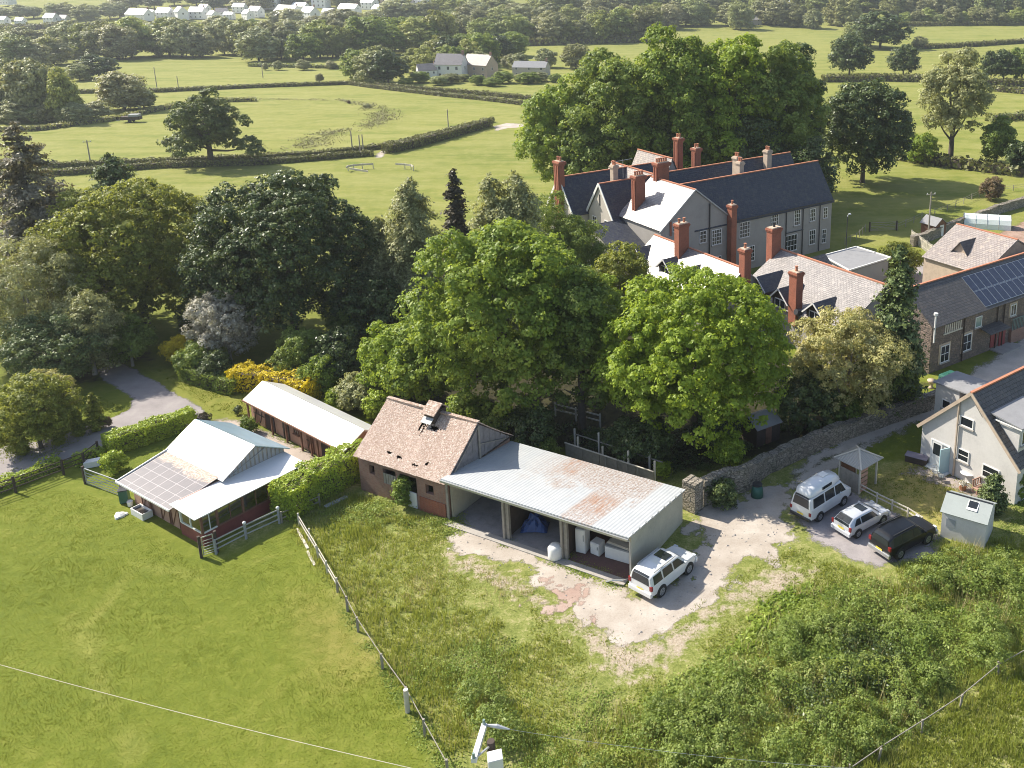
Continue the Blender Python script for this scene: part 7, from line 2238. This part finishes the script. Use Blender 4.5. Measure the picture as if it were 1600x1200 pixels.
for a in (('g', 668, 124, 26, 'white gabled farmhouse at the left of the far farmstead', .5), ('g', 700, 122, 40, 'dark roofed white farmhouse in the middle of the farmstead', -.15), ('p', 745, 120, 44, 'large brown roofed barn of the farmstead', -.5), ('b', 825, 120, 48, 'long low grey farm roof right of the farmstead', -.12)):
    house(*a, name='farm_building')
# ------------------------------------------------------------------ grass and weeds as ground cover
def inside(poly, X, Y):
    return sdf(poly, X, Y)

def scatter(poly, dens, seed, avoid=(), noise_cut=None):
    r = np.random.default_rng(seed)
    w = poly
    a = np.array(w)
    x0, y0 = a.min(0); x1, y1 = a.max(0)
    n = int((x1 - x0) * (y1 - y0) * dens)
    X = r.uniform(x0, x1, n); Y = r.uniform(y0, y1, n)
    k = sdf(w, X, Y) < 0
    for p, m in avoid:
        k &= sdf(p, X, Y) > m + vnoise(X, Y, 1.0, 7) * .35
    if noise_cut:
        s, c = noise_cut
        k &= vnoise(X, Y, s, seed) + .5 * vnoise(X, Y, s * .3, seed + 1) > c
    return X[k], Y[k]

def blades(name, X, Y, mat, h, wd, nb, seed, spread=.12, hvar=None, lean=.45, tone=None):
    r = np.random.default_rng(seed)
    n = len(X)
    bx = np.repeat(X, nb) + r.normal(size=n * nb) * spread
    by = np.repeat(Y, nb) + r.normal(size=n * nb) * spread
    hh = np.repeat(h if not np.isscalar(h) else np.full(n, h), nb) * r.uniform(.5, 1.25, n * nb)
    a = r.uniform(0, 2 * PI, n * nb)
    wx, wy = np.cos(a) * wd / 2, np.sin(a) * wd / 2
    la = r.uniform(0, 2 * PI, n * nb); ll = hh * r.uniform(.1, lean, n * nb)
    N = n * nb
    V = np.zeros((N, 3, 3), dtype=np.float32)
    V[:, 0, 0] = bx - wx; V[:, 0, 1] = by - wy
    V[:, 1, 0] = bx + wx; V[:, 1, 1] = by + wy
    V[:, 2, 0] = bx + np.cos(la) * ll; V[:, 2, 1] = by + np.sin(la) * ll; V[:, 2, 2] = hh
    F = np.arange(N * 3).reshape(N, 3)
    tn = np.repeat(tone if tone is not None else r.random(n), nb) * .6 + r.random(N) * .4
    o = npmesh(name, V.reshape(-1, 3), F, MT[mat], None, tn, nv=3)
    tag(o, kind='stuff')
    return o

WY = P2(YARD)
LF = P2(LEFTF)
BARNS = [[shedpt(-8.4, -.3)[:2], shedpt(14.6, -.4)[:2], shedpt(14.6, 7.3)[:2], shedpt(-8.4, 7.2)[:2]]]
PAD = P2([(1232, 812), (1262, 770), (1330, 765), (1480, 835), (1462, 870), (1375, 893), (1320, 878), (1262, 842)])
REDW = P2(RED)
# mown field: short tufts
view = P2([(-40, 800), (60, 760), (130, 770), (200, 800), (300, 880), (340, 880), (450, 830), (470, 825), (560, 990), (640, 1100), (720, 1230), (-60, 1230)])
X, Y = scatter(view, 40, 21)
blades('grass', X, Y, 'grass_blade', .045 + .05 * np.clip(vnoise(X, Y, 2.2, 5) + .3, 0, 1), .03, 4, 22, .11, tone=np.clip(.45 + .35 * vnoise(X, Y, 3, 8) + .2 * vnoise(X, Y, .8, 9), 0, 1))
# rough grass over the middle and right
rough = P2([(440, 815), (560, 760), (700, 775), (700, 830), (1000, 1000), (1080, 950), (1180, 885), (1240, 860), (1300, 880), (1400, 890), (1480, 850), (1600, 840), (1700, 880), (1700, 1240), (720, 1240), (640, 1100), (530, 930)])
av = [(WY, .1), (PAD, .1), (REDW, .1)] + [(b, .3) for b in BARNS]
X, Y = scatter(rough, 30, 31, av, (2.4, -.35))
bare_w = P2(BARE)
db = sdf(bare_w, X, Y)
k = (db > 0) | (np.random.default_rng(3).random(len(X)) < .22 + .2 * vnoise(X, Y, .9, 4))
X, Y, db = X[k], Y[k], db[k]
hgt = np.clip(.10 + .05 * db, .08, .34) * (1 + .45 * vnoise(X, Y, 1.6, 12))
blades('rough_grass', X, Y, 'grass_rough', hgt, .05, 5, 32, .14, tone=np.clip(.5 + .35 * vnoise(X, Y, 2.6, 18) + .3 * vnoise(X, Y, .7, 19), 0, 1))
# weeds: clumps of leaves, thick at the lower right and bottom middle
def weeds(name, polypx, dens, hmax, mat, seed, ls=.058, cut=(2.6, -.5), per=40, av=av, sp=.3):
    X, Y = scatter(P2(polypx), dens, seed, av, cut)
    r = np.random.default_rng(seed)
    n = len(X)
    edge = np.clip(-sdf(P2(polypx), X, Y) / 2.5, .15, 1)
    H = hmax * edge * np.clip(.6 + .55 * vnoise(X, Y, 1.8, seed + 2) + .3 * vnoise(X, Y, .6, seed + 3), .15, 1.4)
    N = n * per
    d = unit(N, r); d[:, 2] = np.abs(d[:, 2])
    f = r.random(N) ** .5
    P = np.stack([np.repeat(X, per), np.repeat(Y, per), np.repeat(H, per) * f], -1)
    P[:, :2] += r.normal(size=(N, 2)) * sp * (1.1 - f[:, None] * .5)
    v, F = leaves(P, d + [0, 0, .8], ls, r, .3, .5)
    tn = np.repeat(np.clip(.5 + .5 * vnoise(X, Y, 1.7, seed + 5) + r.normal(size=n) * .12, 0, 1), per) * .7 + r.random(N) * .3
    o = npmesh(name, v, F, MT[mat], None, tn)
    tag(o, kind='stuff')
BANK = [(1150, 1010), (1240, 930), (1330, 905), (1450, 900), (1470, 860), (1540, 862), (1700, 850), (1700, 980), (1570, 1035), (1500, 1085), (1440, 1125), (1350, 1185), (1290, 1240), (900, 1240), (860, 1190), (960, 1120), (1060, 1060)]
weeds('nettle_bed', BANK, 7.0, 1.15, 'nettle', 41, cut=(2.2, -.25))
weeds('dark_scrub', BANK, 3.2, 1.5, 'leaf_lime', 141, ls=.09, cut=(3.4, .12), per=46, sp=.4)
weeds('dark_scrub', [(1290, 1000), (1400, 940), (1520, 960), (1560, 1010), (1440, 1100), (1300, 1180), (1180, 1200), (1200, 1080)], 3.5, 1.5, 'leaf_dark', 142, ls=.09, cut=(2.2, .0), per=46, sp=.4)
weeds('pale_grass_clumps', BANK, 5.0, 1.0, 'grass_rough', 143, ls=.08, cut=(2.8, .15), per=34, sp=.25)
weeds('tall_weeds', [(690, 1010), (780, 980), (850, 1060), (960, 1080), (900, 1240), (730, 1240), (650, 1100), (600, 1020)], 6.0, .6, 'nettle', 43, cut=(2.2, -.15))
weeds('dock_patch', [(1160, 960), (1230, 920), (1290, 915), (1260, 980), (1180, 1030), (1120, 1050)], 5, .6, 'leaf_syc', 44, ls=.12, cut=(1.5, -.3))
weeds('dock_patch', [(500, 800), (560, 770), (640, 772), (700, 800), (700, 840), (620, 830), (520, 840)], 6.0, .9, 'nettle', 45, cut=(1.6, -.3))
weeds('verge_weeds', [(860, 858), (900, 862), (980, 905), (1000, 925), (965, 922), (900, 895), (868, 880)], 12, .5, 'leaf_syc', 46, cut=(.8, -.6), av=[])
weeds('tall_weeds', [(578, 752), (640, 772), (700, 795), (700, 812), (640, 800), (575, 770)], 9, 1.2, 'nettle', 148, cut=(1.0, -.15), av=[])
weeds('verge_weeds', [(690, 790), (720, 800), (735, 825), (700, 840), (680, 820)], 10, .6, 'nettle', 47, cut=(.8, -.8), av=[])
weeds('verge_weeds', [(775, 838), (800, 836), (812, 850), (790, 852)], 14, .35, 'leaf_syc', 48, cut=(.8, -.9), av=[])
weeds('woodland_floor', [(800, 700), (880, 690), (1060, 735), (1090, 735), (1160, 715), (1260, 670), (1300, 640), (1230, 650), (1000, 680), (840, 650), (760, 640)], 2.2, .5, 'leaf_dark', 49, ls=.13, av=[], cut=(3, -.4))
weeds('garden_border', [(1340, 800), (1420, 820), (1465, 835), (1470, 850), (1440, 845), (1380, 815)], 8, .35, 'nettle', 50, cut=(1, -.6), av=[])
weeds('garden_border', [(1580, 775), (1700, 800), (1700, 850), (1570, 840)], 6, .6, 'nettle', 51, cut=(1, -.6), av=[])
weeds('field_edge_weeds', [(1340, 1240), (1420, 1190), (1500, 1140), (1600, 1070), (1700, 1010), (1700, 1240)], 2.2, .3, 'grass_rough', 52, cut=(1.5, 0))
X, Y = scatter(P2([(1340, 1240), (1420, 1160), (1500, 1110), (1600, 1040), (1700, 980), (1700, 1240)]), 40, 53)
blades('rough_grass', X, Y, 'grass_blade', .22, .05, 4, 54, .14)
def mounds(name, poly, dens, mat, seed, cut):
    X, Y = scatter(P2(poly), dens, seed, [(q, m + .9) for q, m in av], cut)
    r = np.random.default_rng(seed)
    lb = [(x, y, h * .25, w, w * r.uniform(.8, 1.1), h) for x, y, w, h in zip(X, Y, r.uniform(.7, 1.6, len(X)), r.uniform(.6, 1.35, len(X)))]
    P, Nn, tone = crown_points(lb, int(len(lb) * 26), 42, r, .34, .95)
    k = P[:, 2] > .02
    v, F = leaves(P[k], Nn[k], .062, r, .2, .6)
    tag(npmesh(name, v, F, MT[mat], None, tone[k]), kind='stuff')
mounds('bramble_scrub', [(1180, 1020), (1300, 950), (1430, 930), (1480, 880), (1700, 870), (1700, 960), (1560, 1030), (1430, 1120), (1330, 1190), (1280, 1240), (880, 1240), (960, 1130), (1080, 1070)], .42, 'leaf_bramble', 151, (3.2, -.35))
mounds('bramble_scrub', [(820, 1050), (900, 1080), (900, 1150), (780, 1190), (700, 1080)], .3, 'leaf_bramble', 152, (2.4, -.1))
X, Y = scatter(P2(BANK), 5, 144, av, (1.8, .1))
blades('dead_stems', X, Y, 'straw_stem', 1.15, .04, 3, 145, .25)
X, Y = scatter(P2([(480, 830), (700, 850), (900, 960), (1000, 1060), (900, 1200), (720, 1200), (600, 1050)]), 4, 146, av, (2.2, .15))
blades('dead_stems', X, Y, 'straw_stem', .45, .04, 5, 147, .25)
# hedge-bottom growth at the boundary fence
weeds('fence_weeds', [(528, 925), (570, 985), (640, 1085), (700, 1180), (725, 1230), (700, 1230), (630, 1110), (556, 990)], 9, .5, 'nettle', 55, cut=(1, -.6), av=[])
# garden lawn and verges further back
for i, pl in enumerate(([(1345, 770), (1425, 720), (1500, 745), (1530, 780), (1470, 820), (1440, 815)], [(230, 575), (420, 590), (395, 655), (330, 640), (270, 600)], [(-50, 790), (130, 690), (200, 640), (150, 620), (0, 640)], [(1250, 850), (1300, 880), (1370, 900), (1230, 930), (1200, 880)])):
    X, Y = scatter(P2(pl), 26, 60 + i, av, (1.6, -.3))
    blades('lawn_grass', X, Y, 'grass_blade', .10, .06, 3, 64 + i, .1)
# scattered stones of the yard
def stones():
    r = np.random.default_rng(8)
    X, Y = scatter(WY, 2.2, 81)
    m = M()
    for x, y in zip(X[:420], Y[:420]):
        s = r.uniform(.02, .07) if r.random() < .93 else r.uniform(.07, .11)
        a = r.uniform(0, 6.28)
        V = [(x + math.cos(a + k * PI / 3) * s * r.uniform(.7, 1.2), y + math.sin(a + k * PI / 3) * s * r.uniform(.7, 1.2), .005) for k in range(6)]
        T_ = [(x + (p[0] - x) * .5, y + (p[1] - y) * .5, s * .7) for p in V]
        m.solid(V + T_, [(0, 1, 7, 6), (1, 2, 8, 7), (2, 3, 9, 8), (3, 4, 10, 9), (4, 5, 11, 10), (5, 0, 6, 11), (6, 7, 8, 9, 10, 11)])
    tag(m.build('loose_stones', MT['concrete']), kind='stuff')
stones()

# ------------------------------------------------------------------ haze
if HAZE > 0:
    m = bpy.data.materials.new('haze_air'); m.use_nodes = True
    nt = m.node_tree; nt.nodes.clear()
    o = nt.nodes.new('ShaderNodeOutputMaterial'); v = nt.nodes.new('ShaderNodeVolumePrincipled')
    v.inputs['Color'].default_value = (.84, .90, .97, 1)
    v.inputs['Density'].default_value = HAZE
    v.inputs['Anisotropy'].default_value = .3
    nt.links.new(v.outputs[0], o.inputs['Volume'])
    h = M().box(-1600, 1600, -20, 2300, -1.5, 520).build('haze', m)
    tag(h, kind='stuff')

# ------------------------------------------------------------------ light
SUN_AZ = Vector((-.91, .41, 0)).normalized()
EL = R(42)
sd = Vector((SUN_AZ.x * math.cos(EL), SUN_AZ.y * math.cos(EL), math.sin(EL)))
L = bpy.data.lights.new('sun', 'SUN'); L.energy = SUN_E; L.angle = R(.5); L.color = (1.0, .93, .80)
lo = bpy.data.objects.new('sun', L); COL.objects.link(lo)
lo.rotation_euler = (-sd).to_track_quat('-Z', 'Y').to_euler()
W = bpy.data.worlds.new('World'); SC.world = W; W.use_nodes = True
nt = W.node_tree; nt.nodes.clear()
sk = nt.nodes.new('ShaderNodeTexSky'); sk.sky_type = 'NISHITA'; sk.sun_disc = False
sk.sun_elevation = EL; sk.sun_rotation = math.atan2(sd.x, sd.y)
sk.air_density = 1.0; sk.dust_density = 1.5
bg = nt.nodes.new('ShaderNodeBackground'); bg.inputs[1].default_value = SKY_S
wo = nt.nodes.new('ShaderNodeOutputWorld')
nt.links.new(sk.outputs[0], bg.inputs[0]); nt.links.new(bg.outputs[0], wo.inputs[0])

# ------------------------------------------------------------------ camera
cd = bpy.data.cameras.new('camera'); co = bpy.data.objects.new('camera', cd); COL.objects.link(co)
co.location = (0, 0, HCAM); co.rotation_euler = (R(90) - PITCH, 0, 0)
cd.sensor_width = 36; cd.lens = 36 * FPX / 1600
cd.shift_x = -(CX - 800) / 1600; cd.shift_y = -(600 - CY) / 1600
cd.clip_start = .5; cd.clip_end = 6000
SC.camera = co
SC.view_settings.view_transform = 'Standard'; SC.view_settings.look = 'None'; SC.view_settings.exposure = EXPO; SC.view_settings.gamma = 1
SC.cycles.max_bounces = 6; SC.cycles.diffuse_bounces = 2; SC.cycles.glossy_bounces = 2; SC.cycles.transmission_bounces = 3; SC.cycles.transparent_max_bounces = 6
SC.cycles.volume_bounces = 0
SC.cycles.filter_width = 1.0
